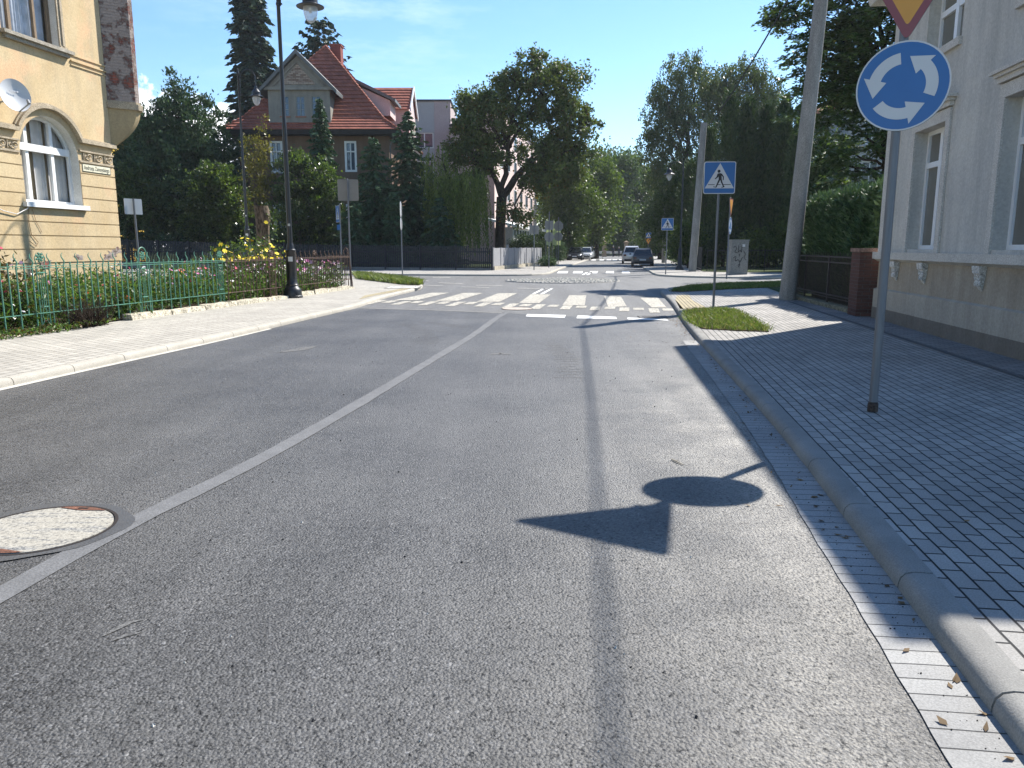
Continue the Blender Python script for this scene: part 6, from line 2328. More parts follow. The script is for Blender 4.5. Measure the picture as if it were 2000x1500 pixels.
# ------------------------------------------------------------------ parked cars
def car(label, c, yaw, L, W, H, paintc, hatch=True, name='parked_car', rear_view=True, trim=(.02, .02, .022), plate_txt=True, chrome=False):
    """lofted body with separate glass, lights, wheels and plates; x is forward"""
    cy, sy = math.cos(yaw), math.sin(yaw)
    def T(p):
        return (c[0] + p[0] * cy - p[1] * sy, c[1] + p[0] * sy + p[1] * cy, c[2] + p[2])
    t = thing(name, label, 'car', c, 'cars parked along the far street')
    mp_ = mat('paint ' + label[:20], paintc, .28, .6, metal=.35, var=.04, bstr=0)
    dk = mat('dark car plastic', (.015, .015, .017), .6, .4, bstr=0)
    gl = mat('car glass', (.012, .014, .016), .05, .8, var=.2, bstr=0)
    hl, hw = L / 2, W / 2
    belt = H * .60
    # lower body loft
    st = [(-hl, .42, H * .50, .78), (-hl + .05, .28, H * .57, .90), (-hl + .35, .22, belt + .02, .98), (-hl * .45, .20, belt + .01, 1), (0, .20, belt, 1), (hl * .42, .20, belt - .02, 1), (hl - .55, .22, belt - .12, .97), (hl - .15, .26, belt - .25, .88), (hl, .38, belt - .34, .72)]
    mb = MB(T)
    v = []
    for x, zb, zt, k in st:
        w = hw * k
        v += [(x, -w * .92, zb), (x, -w, zb + .14), (x, -w * 1.0, (zb + zt) * .5 + .05), (x, -w * .95, zt - .04), (x, -w * .86, zt), (x, w * .86, zt), (x, w * .95, zt - .04), (x, w * 1.0, (zb + zt) * .5 + .05), (x, w, zb + .14), (x, w * .92, zb)]
    n = 10
    mb.add(v, [(i * n + j, i * n + (j + 1) % n, (i + 1) * n + (j + 1) % n, (i + 1) * n + j) for i in range(len(st) - 1) for j in range(n)] + [tuple(range(n))[::-1], tuple(range((len(st) - 1) * n, len(st) * n))])
    # cabin shell
    rx0 = -hl + (.12 if hatch else .75)
    gs = [(rx0, belt - .02, .86, belt + .02), (rx0 + .50, H - .08, .67, 0), (rx0 + .85, H, .65, 0), (hl * .12, H - .01, .66, 0), (hl * .22, H - .05, .68, 0), (hl * .62, belt - .06, .86, 0)]
    v = []
    for x, z, k, _ in gs:
        v += [(x, -hw * .87, belt - .04), (x, -hw * k, z), (x, hw * k, z), (x, hw * .87, belt - .04)]
    mb.add(v, [(4 * i + j, 4 * i + j + 1, 4 * i + j + 5, 4 * i + j + 4) for i in range(len(gs) - 1) for j in range(3)] + [(0, 1, 2, 3)])
    body = mb.build('body', mp_, t, True)
    # glass
    def lp(i, j, t_):
        a, b_ = gs[i], gs[j]
        return a[0] + (b_[0] - a[0]) * t_, a[1] + (b_[1] - a[1]) * t_, hw * (a[2] + (b_[2] - a[2]) * t_)
    mb = MB(T)
    x0, z0, w0 = lp(0, 1, .12)
    x1, z1, w1 = lp(0, 1, .92)
    o = .012
    mb.poly([(x0 - o, -w0 * .92, z0 + o), (x0 - o, w0 * .92, z0 + o), (x1 - o, w1 * .92, z1 + o), (x1 - o, -w1 * .92, z1 + o)])
    mb.build('rear_window', gl, t)
    x0, z0, w0 = lp(5, 4, .08)
    x1, z1, w1 = lp(5, 4, .95)
    mb = MB(T)
    mb.poly([(x0 + o, -w0 * .93, z0 + o), (x0 + o, w0 * .93, z0 + o), (x1 + o, w1 * .93, z1 + o), (x1 + o, -w1 * .93, z1 + o)])
    mb.build('windscreen', gl, t)
    for s in (-1, 1):
        mb = MB(T)
        k = hw * .87 + .012
        kt = hw * .70 + .03
        f = (H - .1 - belt - .06) / (H - belt)
        kk = k + (kt - k) * f
        mb.poly([(rx0 + .3, s * k, belt + .06), (hl * .50, s * k, belt + .04), (hl * .24, s * kk, H - .1), (rx0 + .55, s * kk, H - .1)])
        mb.build('side_window', gl, t)
        mb = MB(T)
        mb.box(hl * .42, hl * .42 + .16, s * (hw + .02) - .0, s * (hw + .02) + s * .16, belt + .04, belt + .18) if s > 0 else mb.box(hl * .42, hl * .42 + .16, -(hw + .18), -(hw + .02), belt + .04, belt + .18)
        mb.build('mirror', mp_, t)
        mb = MB(T)
        mb.box(-hl - .012, -hl + .16, min(s * hw * .56, s * hw * .82), max(s * hw * .56, s * hw * .82), H * .43, H * .53)
        mb.build('tail_light', mat('tail light red', (.10, .012, .012), .2, .6, bstr=0), t)
        mb = MB(T)
        mb.box(hl - .2, hl + .0, min(s * hw * .45, s * hw * .75), max(s * hw * .45, s * hw * .75), belt - .38, belt - .24)
        mb.build('headlight', mat('headlight lens', (.6, .62, .64), .1, .8, bstr=0), t)
        for x in (-hl + .78, hl - .82):
            q = MB(T)
            y0 = s * (hw - .2)
            y1 = s * (hw + .005)
            m_ = 20
            ring = lambda r, y: [(x + r * math.cos(6.283 * i / m_), y, .33 + r * math.sin(6.283 * i / m_)) for i in range(m_)]
            v = ring(.33, y0) + ring(.33, y1) + ring(.22, y1)
            q.add(v, [(i, (i + 1) % m_, m_ + (i + 1) % m_, m_ + i) for i in range(m_)] + [(m_ + i, m_ + (i + 1) % m_, 2 * m_ + (i + 1) % m_, 2 * m_ + i) for i in range(m_)] + [tuple(range(m_))])
            wh = q.build('wheel', mat('tyre rubber', (.02, .02, .02), .85, bstr=0), t, True)
            q = MB(T)
            q.poly(ring(.22, y1 - s * .02))
            for i in range(5):
                a = 6.283 * i / 5
                q.extr([(x + .03 * math.cos(a + 1.57), y1 - s * .018, .33 + .03 * math.sin(a + 1.57)), (x + .2 * math.cos(a), y1 - s * .018, .33 + .2 * math.sin(a)), (x + .03 * math.cos(a - 1.57), y1 - s * .018, .33 + .03 * math.sin(a - 1.57))], (0, 0, .0) if False else (s * .0, s * .0, .001))
            q.build('rim', mat('alloy rim', (.35, .36, .37), .35, .6, metal=.7, bstr=0), wh)
    for x, nm in ((-hl - .015, 'rear_plate'), (hl + .002, 'front_plate')):
        mb = MB(T)
        mb.box(min(x, x + .012), max(x, x + .012), -.26, .26, H * .34 if x < 0 else .40, H * .34 + .11 if x < 0 else .51)
        mb.build('number_plate', mat('number plate white', (.6, .62, .64), .4, bstr=0), t)
    mb = MB(T)
    mb.box(-hl - .02, -hl + .25, -hw * .74, hw * .74, .26, .43)
    mb.box(hl - .25, hl + .01, -hw * .62, hw * .62, .26, .40)
    mb.build('bumper', dk, t)
    mb = MB(T)
    mb.box(hl - .1, hl + .006, -hw * .4, hw * .4, belt - .42, belt - .30)
    mb.build('grille', dk, t)
    if hatch:
        for s in (-1, 1):
            mb = MB(T)
            mb.tube([(rx0 + .8, s * hw * .62, H + .01), (rx0 + .9, s * hw * .62, H + .06), (hl * .1, s * hw * .62, H + .05), (hl * .16, s * hw * .62, H)], .02, 6)
            mb.build('roof_rail', dk, t, True)
    return t
RYAW = math.atan2(.989, .146)
car('dark grey estate car parked nearest on the right half on the pavement', (10.95, 65.4, .03), RYAW, 4.5, 1.80, 1.48, (.075, .08, .09))
car('white high car parked in front of the dark grey one on the right', (11.9, 77.5, .03), RYAW, 4.4, 1.86, 1.68, (.62, .62, .62))
car('dark blue car facing us parked first on the left', (7.55, 92.5, .1), RYAW + math.pi, 4.3, 1.78, 1.48, (.018, .022, .032))
car('silver car parked just behind the dark blue one on the left', (9.45, 99.5, .1), RYAW + math.pi, 4.4, 1.8, 1.50, (.55, .57, .60))
car('dark grey car parked last in the row on the left', (10.3, 105.5, .1), RYAW + math.pi, 4.4, 1.8, 1.62, (.05, .055, .06))
# ------------------------------------------------------------------ foliage
LF_DARK = leafmat('dark feathery leaves', (0.029, 0.061, 0.034), (0.076, 0.124, 0.061), .18, .6, .25)
LF_SHRUB = leafmat('glossy shrub leaves', (0.025, 0.053, 0.016), (0.086, 0.133, 0.037), .40, .36, .6, (1.5, 1.6, .7))
LF_LIME = leafmat('lime shrub leaves', (0.022, 0.046, 0.012), (0.090, 0.126, 0.036), .45, .34, .65, (1.6, 1.7, .7))
LF_SPR = leafmat('spruce needles', (0.029, 0.062, 0.034), (0.073, 0.130, 0.062), .1, .6, .25)
LF_TALL = leafmat('tall spruce needles', (0.024, 0.049, 0.037), (0.058, 0.091, 0.061), .1, .6, .25)
LF_OAK = leafmat('oak leaves', (0.054, 0.080, 0.026), (0.119, 0.154, 0.047), .32, .5, .35)
LF_OAKB = leafmat('browning leaves', (.08, .06, .015), (.16, .10, .03), .35, .5, .3)
LF_WIL = leafmat('willow leaves', (0.058, 0.094, 0.020), (0.217, 0.275, 0.072), .4, .5, .35)
LF_BIRCH = leafmat('birch leaves', (0.045, 0.081, 0.031), (0.124, 0.150, 0.067), .32, .42, .45)
LF_THU = leafmat('thuja sprays', (0.036, 0.066, 0.030), (0.084, 0.127, 0.047), .12, .6, .25)
LF_FAR = leafmat('park tree leaves', (0.040, 0.072, 0.017), (0.111, 0.156, 0.038), .38, .5, .3)
LF_FAR2 = leafmat('dark park tree leaves', (0.034, 0.063, 0.024), (0.088, 0.136, 0.043), .3, .5, .3)
LF_HORN = leafmat('hornbeam leaves', (0.049, 0.092, 0.032), (0.135, 0.203, 0.065), .30, .36, .5)
LF_HEDGE = leafmat('hedge sprays', (0.044, 0.085, 0.041), (0.113, 0.175, 0.077), .15, .55, .3, (1.1, 1.15, .8))
LF_YEL = leafmat('yellowish leaves', (.09, .09, .02), (.20, .17, .04), .45, .45, .4)
BARK = mat('dark bark', (.045, .036, .028), .95, .1, var=.35, scale=5, fine=.5, bscale=18, bdist=.04, stretch=(1, 1, .25))
BARK_P = mat('grey bark', (.11, .095, .075), .95, .1, var=.35, scale=5, fine=.5, bscale=18, bdist=.03, stretch=(1, 1, .25))

def tree(name, label, cat, px, pyb, Y, zb=.1, group=None):
    b = AT(px, pyb, Y)
    return thing(name, label, cat, (b[0], Y, zb), group), np.array([b[0], Y, zb])

# dark feathery tree left of the villa
t, b = tree('cypress_tree', 'large dark feathery evergreen with a spindly top spire left of the villa', 'tree', 350, 400, 64)
lob = px_lobes(64, [(350, 360, 112, 110), (330, 265, 75, 75), (400, 300, 72, 85), (288, 262, 42, 52), (300, 330, 70, 90), (345, 215, 38, 40), (420, 345, 50, 80), (352, 178, 17, 26), (340, 152, 11, 14), (402, 215, 14, 22), (275, 380, 55, 90), (252, 310, 36, 44), (258, 250, 22, 30), (400, 420, 60, 60)])
broadleaf(t, lob, 1000, 90, .30, .30, .14, LF_DARK, BARK, b, .35, None, 0, .3, .8, .5)
# tall spruce
t, b = tree('spruce_tree', 'very tall dark spruce towering behind the left end of the villa roof', 'tree', 492, 100, 86)
conifer(t, b, 31.5, 3.5, LF_TALL, BARK, 62, 15, 34, .45, .85, .38, .18, .38, .32, .4)
t, b = tree('spruce_tree', 'spruce top with spreading branches just behind the villa chimney', 'tree', 627, 120, 92)
conifer(t, b, 26.6, 5.2, LF_TALL, BARK, 34, 11, 30, .05, .85, .34, .3, .38, .35, .4)
# shrubs and small trees in the corner garden
for px, Y, lobs, lab, lm in (
    (258, 60.5, [(262, 365, 40, 48), (240, 400, 45, 62), (285, 410, 42, 52), (250, 450, 55, 30), (232, 345, 18, 28)], 'bright leafy shrub beside the ochre house corner behind the white sign plate', LF_SHRUB),
    (420, 59.5, [(425, 352, 44, 34), (400, 385, 50, 46), (450, 400, 40, 50), (380, 430, 40, 40), (440, 445, 52, 32), (405, 335, 20, 18)], 'rounded sunlit shrub in front of the dark feathery tree', LF_LIME),
    (588, 57.8, [(575, 345, 48, 42), (620, 345, 40, 38), (600, 395, 62, 50), (560, 420, 50, 50), (635, 430, 42, 46), (585, 312, 22, 18), (645, 375, 24, 34)], 'dense sunlit leafy shrub behind the nearest lamp post', LF_LIME)):
    t, b = tree('garden_shrub', lab, 'shrub', px, 500, Y)
    broadleaf(t, px_lobes(Y, lobs), 360, 60, .20, .20, .13, lm, BARK, b, .09, None, 0, .25, .9, .3, squash=.55)
t, b = tree('garden_undergrowth', 'dark low undergrowth along the inside of the dark picket fence on the left', 'shrub', 430, 500, 60)
broadleaf(t, px_lobes(60, [(240 + 34 * i, 478 - 6 * (i % 3), 30, 26) for i in range(20)]), 420, 40, .25, .22, .13, LF_DARK, BARK, b, .0, None)
t, b = tree('young_tree', 'thin young tree with sparse yellowish leaves before the villa window', 'tree', 505, 500, 57.5)
broadleaf(t, px_lobes(57.5, [(508, 250, 16, 22), (498, 285, 22, 26), (515, 300, 20, 28), (490, 330, 24, 26), (520, 350, 24, 30), (500, 385, 28, 34)]), 90, 26, .22, .19, .13, LF_YEL, BARK_P, b, .05, None, 0, .1, .8, .6)
# row of spruces before the villa
for px, top, hw, Y, lab in ((636, 192, 50, 60, 'slim spruce rising in front of the villa dormer'), (735, 268, 84, 58.5, 'broad spruce in front of the villa right behind the square sign back'), (803, 216, 88, 60, 'dark spruce in front of the corner of the villa'), (772, 372, 34, 56.5, 'small spruce at the fence below the dark spruce'), (696, 385, 50, 56, 'low spruce by the picket fence next to the broad spruce'), (862, 385, 52, 57, 'low bushy spruce at the fence beneath the willow')):
    t, b = tree('spruce_tree', lab, 'tree', px, 500, Y)
    zt = AT(px, top, Y)[2]
    conifer(t, b, zt - .1, hw * Y / FPX, LF_SPR, BARK, max(20, int(zt * 3.4)), 14, 30, .38, .46, .18, .05, .72, .5, .12)
# willow
t, b = tree('willow_tree', 'light green weeping willow hanging over the dark picket fence', 'tree', 892, 500, 59)
lobes = px_lobes(59, [(905, 345, 36, 24), (870, 350, 30, 26), (925, 360, 22, 28), (850, 305, 20, 24), (888, 372, 40, 30)])
C, d, k = clumps(lobes, 560, .4)
V = []
for c, dd in zip(C, d):
    c = c + np.array([dd[0] * .4, dd[1] * .4, 0])
    Ls = min(RNG.uniform(1.2, 5.2), c[2] - .9)
    n = int(Ls / .075)
    s = np.linspace(0, 1, n)
    P = c + np.stack([dd[0] * .35 * np.sqrt(s) + RNG.normal(size=n) * .05, dd[1] * .35 * np.sqrt(s) + RNG.normal(size=n) * .05, -s * Ls], 1)
    D = np.stack([RNG.normal(size=n) * .35, RNG.normal(size=n) * .35, -np.ones(n)], 1)
    V.append(leaves(P, D, .22, .07))
quads_mesh('crown', np.concatenate(V), LF_WIL, t)
mb = MB()
limb(mb, b, AT(892, 380, 59), .22, .15)
for q in lobes:
    limb(mb, AT(892, 380, 59), q[:3], .12, .03)
mb.build('trunk', BARK, t, True)
# the big oak
t, b = tree('oak_tree', 'big broad leaved tree with dark forked trunk standing by the light plank fence', 'tree', 977, 500, 62)
ok = [(1050, 130, 42, 32), (1010, 165, 42, 34), (1100, 165, 46, 38), (1055, 190, 60, 42), (965, 195, 48, 36), (920, 205, 34, 28), (1010, 235, 62, 44), (1110, 235, 52, 42), (930, 250, 52, 38), (1150, 240, 26, 22), (900, 285, 34, 34), (960, 300, 44, 34), (1060, 290, 54, 40), (1125, 290, 44, 34), (1090, 340, 46, 32), (930, 330, 40, 30), (1045, 350, 40, 30), (1120, 350, 26, 30), (1010, 410, 34, 26, -1), (900, 315, 24, 28)]
lob = px_lobes(62, ok)
fk = AT(980, 385, 62)
C, d, k = clumps(lob, 560, .42)
per = 74
off = RNG.normal(size=(560, per, 3)) * (.27 * RNG.uniform(.6, 1.4, (560, 1, 1)))
P = (C[:, None, :] + off).reshape(-1, 3)
D = np.repeat(d, per, 0) * .5 + RNG.normal(size=P.shape) * .7
V = leaves(P, D, .25, .17)
mi = (RNG.uniform(size=len(V)) < .06 + .12 * (np.repeat(C[:, 2], per) < 6.5)).astype(np.int32)
quads_mesh('crown', V, [LF_OAK, LF_OAKB], t, mi)
mb = MB()
mb.tube([b - (0, 0, .1), b + (0, 0, 1), b + (.02, 0, 3), fk], [.62, .44, .40, .42], 12)
forks = [(AT(960, 330, 62), .26), (AT(1022, 330, 62.4), .34), (AT(992, 290, 61.6), .24)]
for p, r in forks:
    limb(mb, fk, p, r, r * .75, 5, .05)
ends = [f[0] for f in forks]
for q in lob:
    j = int(np.argmin([np.linalg.norm(np.array(q[:3]) - e) for e in ends]))
    limb(mb, ends[j], q[:3], .15, .05, 6, .12)
for i in RNG.choice(560, 150, replace=False):
    limb(mb, np.array(lob[k[i]][:3]) + RNG.normal(size=3) * .2, C[i], .05, .012, 3, .12)
mb.build('trunk', BARK, t, True)

# trees along the far left side of the street and in the park closing it
for i, (px, Y, lobs, lab, lm) in enumerate((
    (1112, 96, [(1110, 350, 40, 40), (1085, 400, 36, 44), (1135, 400, 40, 44), (1100, 450, 50, 36), (1075, 355, 20, 30)], 'green leafy tree behind the feather flags left of the far street', LF_FAR),
    (1165, 112, [(1160, 325, 40, 34), (1140, 370, 44, 40), (1180, 360, 34, 44), (1160, 420, 52, 44), (1150, 460, 44, 24)], 'bright green tree over the cars parked on the left', LF_FAR),
    (1200, 150, [(1195, 320, 30, 26), (1215, 345, 32, 34), (1190, 385, 36, 44), (1210, 430, 40, 44), (1230, 330, 20, 22)], 'tall park tree left of centre beyond the stone gate', LF_FAR2),
    (1240, 160, [(1245, 345, 26, 30), (1260, 385, 28, 40), (1235, 420, 36, 46), (1255, 455, 30, 30)], 'tall park tree right of centre beyond the stone gate', LF_FAR2),
    (1222, 185, [(1225, 330, 30, 30), (1200, 365, 44, 40), (1250, 370, 40, 44), (1220, 430, 60, 50)], 'hazy tree deepest in the park at the end of the street', LF_FAR),
    (1075, 118, [(1080, 325, 36, 30), (1060, 350, 30, 40), (1105, 315, 26, 24), (1095, 370, 34, 40)], 'tree showing just right of the oak crown beyond the apartment wing', LF_FAR),
    (1290, 100, [(1285, 350, 26, 30), (1300, 400, 36, 50), (1280, 440, 36, 44), (1310, 460, 40, 40)], 'dark tree over the white car on the right of the far street', LF_FAR2))):
    t, b = tree('park_tree', lab, 'tree', px, 505, Y, 0.0)
    broadleaf(t, px_lobes(Y, lobs), 300, 48, .006 * Y, .0034 * Y, .0024 * Y, lm, BARK, b, .35, None, 0, .1, .6, .5)
t, b = tree('park_hedge', 'dark undergrowth closing the street end behind the stone gate', 'hedge', 1210, 505, 145, 0.0)
broadleaf(t, px_lobes(145, [(1110, 490, 40, 22), (1150, 480, 30, 24), (1190, 472, 36, 30, 6), (1230, 475, 40, 28, 8), (1270, 480, 40, 26), (1310, 485, 50, 26)]), 420, 50, .5, .4, .28, LF_FAR2, BARK, b, .0, None)
# low shrubs and hedge on the far left pavement
for px, Y, lobs, lab, lm in ((1026, 71, [(1026, 472, 28, 14), (1010, 478, 20, 12), (1042, 478, 18, 12)], 'low rounded juniper behind the light plank fence', LF_THU),
                             (1062, 74, [(1062, 490, 20, 30), (1055, 470, 14, 24)], 'dark upright shrub by the sign backs', LF_THU),
                             (1094, 84, [(1094, 490, 13, 22), (1088, 498, 12, 16)], 'clipped green hedge with pale tops before the parked cars on the left', LF_HEDGE),
                             (1115, 96, [(1112, 478, 16, 22), (1105, 492, 10, 14)], 'tall dark bush behind the dark blue parked car', LF_FAR2),
                             (1068, 62, [(1068, 513, 12, 5)], 'tiny low bush at the foot of the sign post near the flags', LF_HEDGE)):
    t, b = tree('street_shrub', lab, 'shrub', px, 520, Y)
    broadleaf(t, px_lobes(Y, lobs), 120, 40, .18, .16, .07, lm, BARK, b, .04, None, 0, .5, .9, .5)

# birches on the right
for px, Y, lobs, lab in (
    (1335, 76, [(1335, 130, 36, 34), (1305, 170, 38, 40), (1370, 150, 34, 46), (1340, 215, 56, 52), (1290, 225, 34, 46), (1275, 275, 32, 40), (1320, 285, 50, 48), (1295, 335, 40, 34), (1355, 110, 22, 22)], 'tall drooping birch on the right nearest to the middle of the street'),
    (1445, 78, [(1420, 160, 36, 38), (1460, 130, 34, 32), (1490, 165, 34, 36), (1440, 205, 46, 42), (1490, 220, 38, 44), (1410, 215, 30, 44), (1515, 210, 18, 30), (1390, 170, 22, 30)], 'drooping birch with twin tops behind the thuja row')):
    t, b = tree('birch_tree', lab, 'tree', px, 505, Y, .1)
    lb = px_lobes(Y, lobs)
    C, d, k = clumps(lb, 560, .5)
    V = []
    for c, dd in zip(C, d):
        n = 46
        s = RNG.uniform(0, 1, n)
        Ls = RNG.uniform(.6, 1.9)
        P = c + np.stack([dd[0] * s * .4 + RNG.normal(size=n) * (.22 - .1 * s), dd[1] * s * .4 + RNG.normal(size=n) * (.22 - .1 * s), -s * Ls + RNG.normal(size=n) * .12], 1)
        D = np.stack([RNG.normal(size=n) * .5, RNG.normal(size=n) * .5, -np.abs(RNG.normal(size=n)) - .3], 1)
        V.append(leaves(P, D, .24, .13))
    quads_mesh('crown', np.concatenate(V), LF_BIRCH, t)
    mb = MB()
    f = AT(px, 330, Y)
    limb(mb, b, f, .3, .2, 5, .03)
    for q in lb:
        limb(mb, f, q[:3], .12, .03, 6, .08)
    mb.build('trunk', BARK_P, t, True)

# thuja row behind the black railing
for i, (px, top, hw, Y, lab) in enumerate(((1412, 192, 34, 60, 'tallest dark thuja first in the row behind the farther concrete pole'), (1447, 205, 32, 60.5, 'dark thuja second in the row right of the tallest one'), (1482, 216, 34, 61, 'dark thuja in the middle of the row above the grey cabinet'), (1515, 205, 36, 60, 'dark thuja fourth in the row left of the thick concrete pole'), (1552, 222, 34, 58, 'dark thuja behind the thick concrete pole'), (1375, 262, 36, 62, 'dark thuja directly behind the crossing sign'), (1345, 330, 34, 66, 'shorter dark thuja left of the crossing sign'), (1592, 292, 28, 44, 'small bushy thuja just right of the thick concrete pole'))):
    t, b = tree('thuja_tree', lab, 'tree', px, 510, Y)
    zt = AT(px, top, Y)[2]
    r = hw * Y / FPX
    n = 340
    z = RNG.uniform(.02, 1, n) ** .9
    a = RNG.uniform(0, 6.283, n)
    rr = r * (1 - z ** 2.6) * (.72 + .3 * np.sin(a * 3 + i) * .4) * RNG.uniform(.6, 1.08, n)
    C = np.stack([b[0] + rr * np.cos(a), b[1] + rr * np.sin(a), b[2] + z * (zt - b[2])], 1)
    per = 60
    off = RNG.normal(size=(n, per, 3)) * np.array([.24, .24, .42])
    P = (C[:, None] + off).reshape(-1, 3)
    P = P[P[:, 2] > .1]
    dd = np.c_[P[:, :2] - b[:2], np.zeros(len(P))]
    D = unit(dd) * .6 + RNG.normal(size=P.shape) * .35 + np.array([0, 0, .9])
    quads_mesh('crown', leaves(P, D, .30, .09), LF_THU, t)
    mb = MB()
    mb.tube([b, b + (0, 0, zt * .5), b + (0, 0, zt * .9)], [.16, .1, .02], 6)
    mb.build('trunk', BARK, t)
# deciduous understory right of the far street
for px, Y, lobs, lab, lm in ((1330, 72, [(1330, 350, 36, 34), (1310, 400, 36, 40), (1345, 420, 36, 44), (1320, 465, 44, 36), (1295, 450, 26, 40)], 'dark bushy tree behind the middle sized crossing sign', LF_FAR2),
                             (1345, 57, [(1345, 458, 17, 16), (1338, 480, 14, 22)], 'small bush spilling over the black railing by the slim lamp', LF_FAR),
                             (1500, 57, [(1490, 480, 34, 30), (1530, 470, 30, 34), (1460, 490, 24, 24)], 'sunlit bush behind the black railing right of the cabinet', LF_FAR),
                             (1640, 50, [(1610, 330, 22, 26), (1625, 370, 26, 26), (1605, 400, 26, 30), (1635, 290, 16, 22)], 'light leafy tree glimpsed between pole and hedge', LF_FAR)):
    t, b = tree('garden_tree', lab, 'tree', px, 510, Y)
    broadleaf(t, px_lobes(Y, lobs), 240, 48, .32, .24, .15, lm, BARK, b, .12, None, 0, .1, .7, .5)

# big hornbeam on the right with layered sprays
HY = 36
t, b = tree('hornbeam_tree', 'huge overhanging tree with layered branches behind the concrete pole and house on the right', 'tree', 1720, 560, HY)
lb = px_lobes(HY, [(1555, 30, 40, 24), (1580, 70, 34, 30), (1640, 40, 60, 44), (1720, 30, 60, 60), (1660, 110, 66, 44), (1730, 120, 50, 54), (1600, 145, 40, 26), (1580, 180, 40, 26), (1650, 185, 60, 38), (1720, 200, 50, 44), (1570, 222, 30, 20), (1620, 240, 46, 30), (1690, 265, 50, 40), (1740, 290, 40, 44), (1640, 300, 40, 26), (1680, 340, 44, 30), (1625, 338, 24, 22), (1530, 20, 26, 26), (1600, 95, 44, 30), (1560, 120, 30, 20), (1655, 55, 50, 50), (1700, 160, 50, 50), (1640, 150, 50, 40), (1610, -30, 56, 34), (1700, -50, 80, 60), (1800, -20, 80, 80), (1800, 120, 70, 90), (1790, 260, 50, 70), (1770, -90, 100, 50)])
nC = 1300
C, d, k = clumps(lb, nC, .55)
per = 50
# every clump is a flat spray pointing outwards and slightly down
u_ = unit(np.c_[d[:, :2] + RNG.normal(size=(nC, 2)) * .5 - .25, -.35 + RNG.normal(size=nC) * .2])
w_ = unit(np.cross(u_, [0, 0, 1]))
s = RNG.uniform(-.1, 1.0, (nC, per, 1))
q = RNG.normal(size=(nC, per, 1)) * .16
P = C[:, None] + u_[:, None] * s * .85 + w_[:, None] * q + RNG.normal(size=(nC, per, 3)) * .045
P = P.reshape(-1, 3)
D = np.repeat(u_, per, 0) * .8 + np.repeat(w_, per, 0) * np.sign(q.reshape(-1, 1)) * .9 + RNG.normal(size=P.shape) * .25
L, Wd = .20, .125
ax = unit(D)
nr = unit(np.array([0, 0, 1.0]) + RNG.normal(size=P.shape) * .35)
sdv = unit(np.cross(ax, nr))
Ls = L * RNG.uniform(.7, 1.25, (len(P), 1))
V = np.stack([P - ax * Ls * .4, P + sdv * Wd * .5, P + ax * Ls * .6, P - sdv * Wd * .5], 1)
mi = (RNG.uniform(size=len(V)) < .015).astype(np.int32)
quads_mesh('crown', V, [LF_HORN, LF_YEL], t, mi)
mb = MB()
f = AT(1735, 330, HY)
limb(mb, b, f, .36, .26, 5, .03)
f2 = AT(1725, 120, HY)
limb(mb, f, f2, .24, .12, 5, .03)
for i, qd in enumerate(lb):
    src = f if qd[2] < 7 else f2
    limb(mb, src, qd[:3], .07, .02, 6, .05)
for i in RNG.choice(nC, 200, replace=False):
    limb(mb, np.array(lb[k[i]][:3]), C[i], .03, .008, 3, .1)
mb.build('trunk', BARK, t, True)
# a second big crown outside the picture to the right that shades the side street
t, b = tree('hornbeam_tree', 'broad tree standing behind the plastered house on the right', 'tree', 1900, 540, 46)
broadleaf(t, px_lobes(46, [(1900, 60, 100, 110), (1990, 120, 110, 140), (1930, 260, 110, 100), (1930, -60, 100, 90)]), 420, 60, .5, .28, .17, LF_HORN, BARK, b, .4, None)

# far-off woods closing the horizon
V = []
for x0_, x1_, Y_, hh in ((-150, -38, 150, 13), (-45, 12, 190, 15), (22, 60, 165, 16), (55, 170, 120, 13)):
    nn0 = int((x1_ - x0_) * 26)
    cx = RNG.uniform(x0_, x1_, nn0)
    top_ = hh * (.75 + .25 * np.sin(cx * .23) * np.sin(cx * .071 + 1))
    ctr = np.c_[cx, Y_ + RNG.normal(size=nn0) * 3, RNG.uniform(0, 1, nn0) ** .8 * top_]
    P = (ctr[:, None] + RNG.normal(size=(nn0, 12, 3)) * .5).reshape(-1, 3)
    V.append(leaves(P, rand_dirs(len(P)), .8, .6))
stuff(quads_mesh('far_woods', np.concatenate(V), LF_FAR2), 'dark far off belt of trees closing the horizon', 'woods')

# clipped thuja hedge behind the brown railing
t = thing('clipped_hedge', 'dense clipped thuja hedge behind the brown iron railing', 'hedge', (8.9, 21, .1))
n = 30000
A_, B_ = np.array([8.42, 18.0]), np.array([9.05, 24.2])
ff = RNG.uniform(0, 1, n)
face = RNG.choice(5, n, p=[.44, .22, .14, .12, .08])
dl = unit(B_ - A_)
nl = np.array([dl[1], -dl[0]])
wdt, hz = 2.1, 3.0
zz = RNG.uniform(.12, 1, n) * hz
tt = RNG.uniform(0, 1, n) * wdt
lump = lambda a, b_: .10 * np.sin(a * 2.3 + 1) * np.sin(b_ * 2.9) + .07 * np.sin(a * 5.1 + b_ * 3.7)
ln_ = ff * np.linalg.norm(B_ - A_)
z = np.where(face == 1, hz + lump(ln_, tt) + RNG.uniform(-.25, .12, n), zz)
sdt = np.where(face == 0, -lump(ln_, zz) + np.abs(RNG.normal(size=n)) * .16 - .04, np.where(face == 2, wdt - .05, tt))
ln_ = np.where(face == 3, np.abs(RNG.normal(size=n)) * .15, np.where(face == 4, np.linalg.norm(B_ - A_) - np.abs(RNG.normal(size=n)) * .15, ln_))
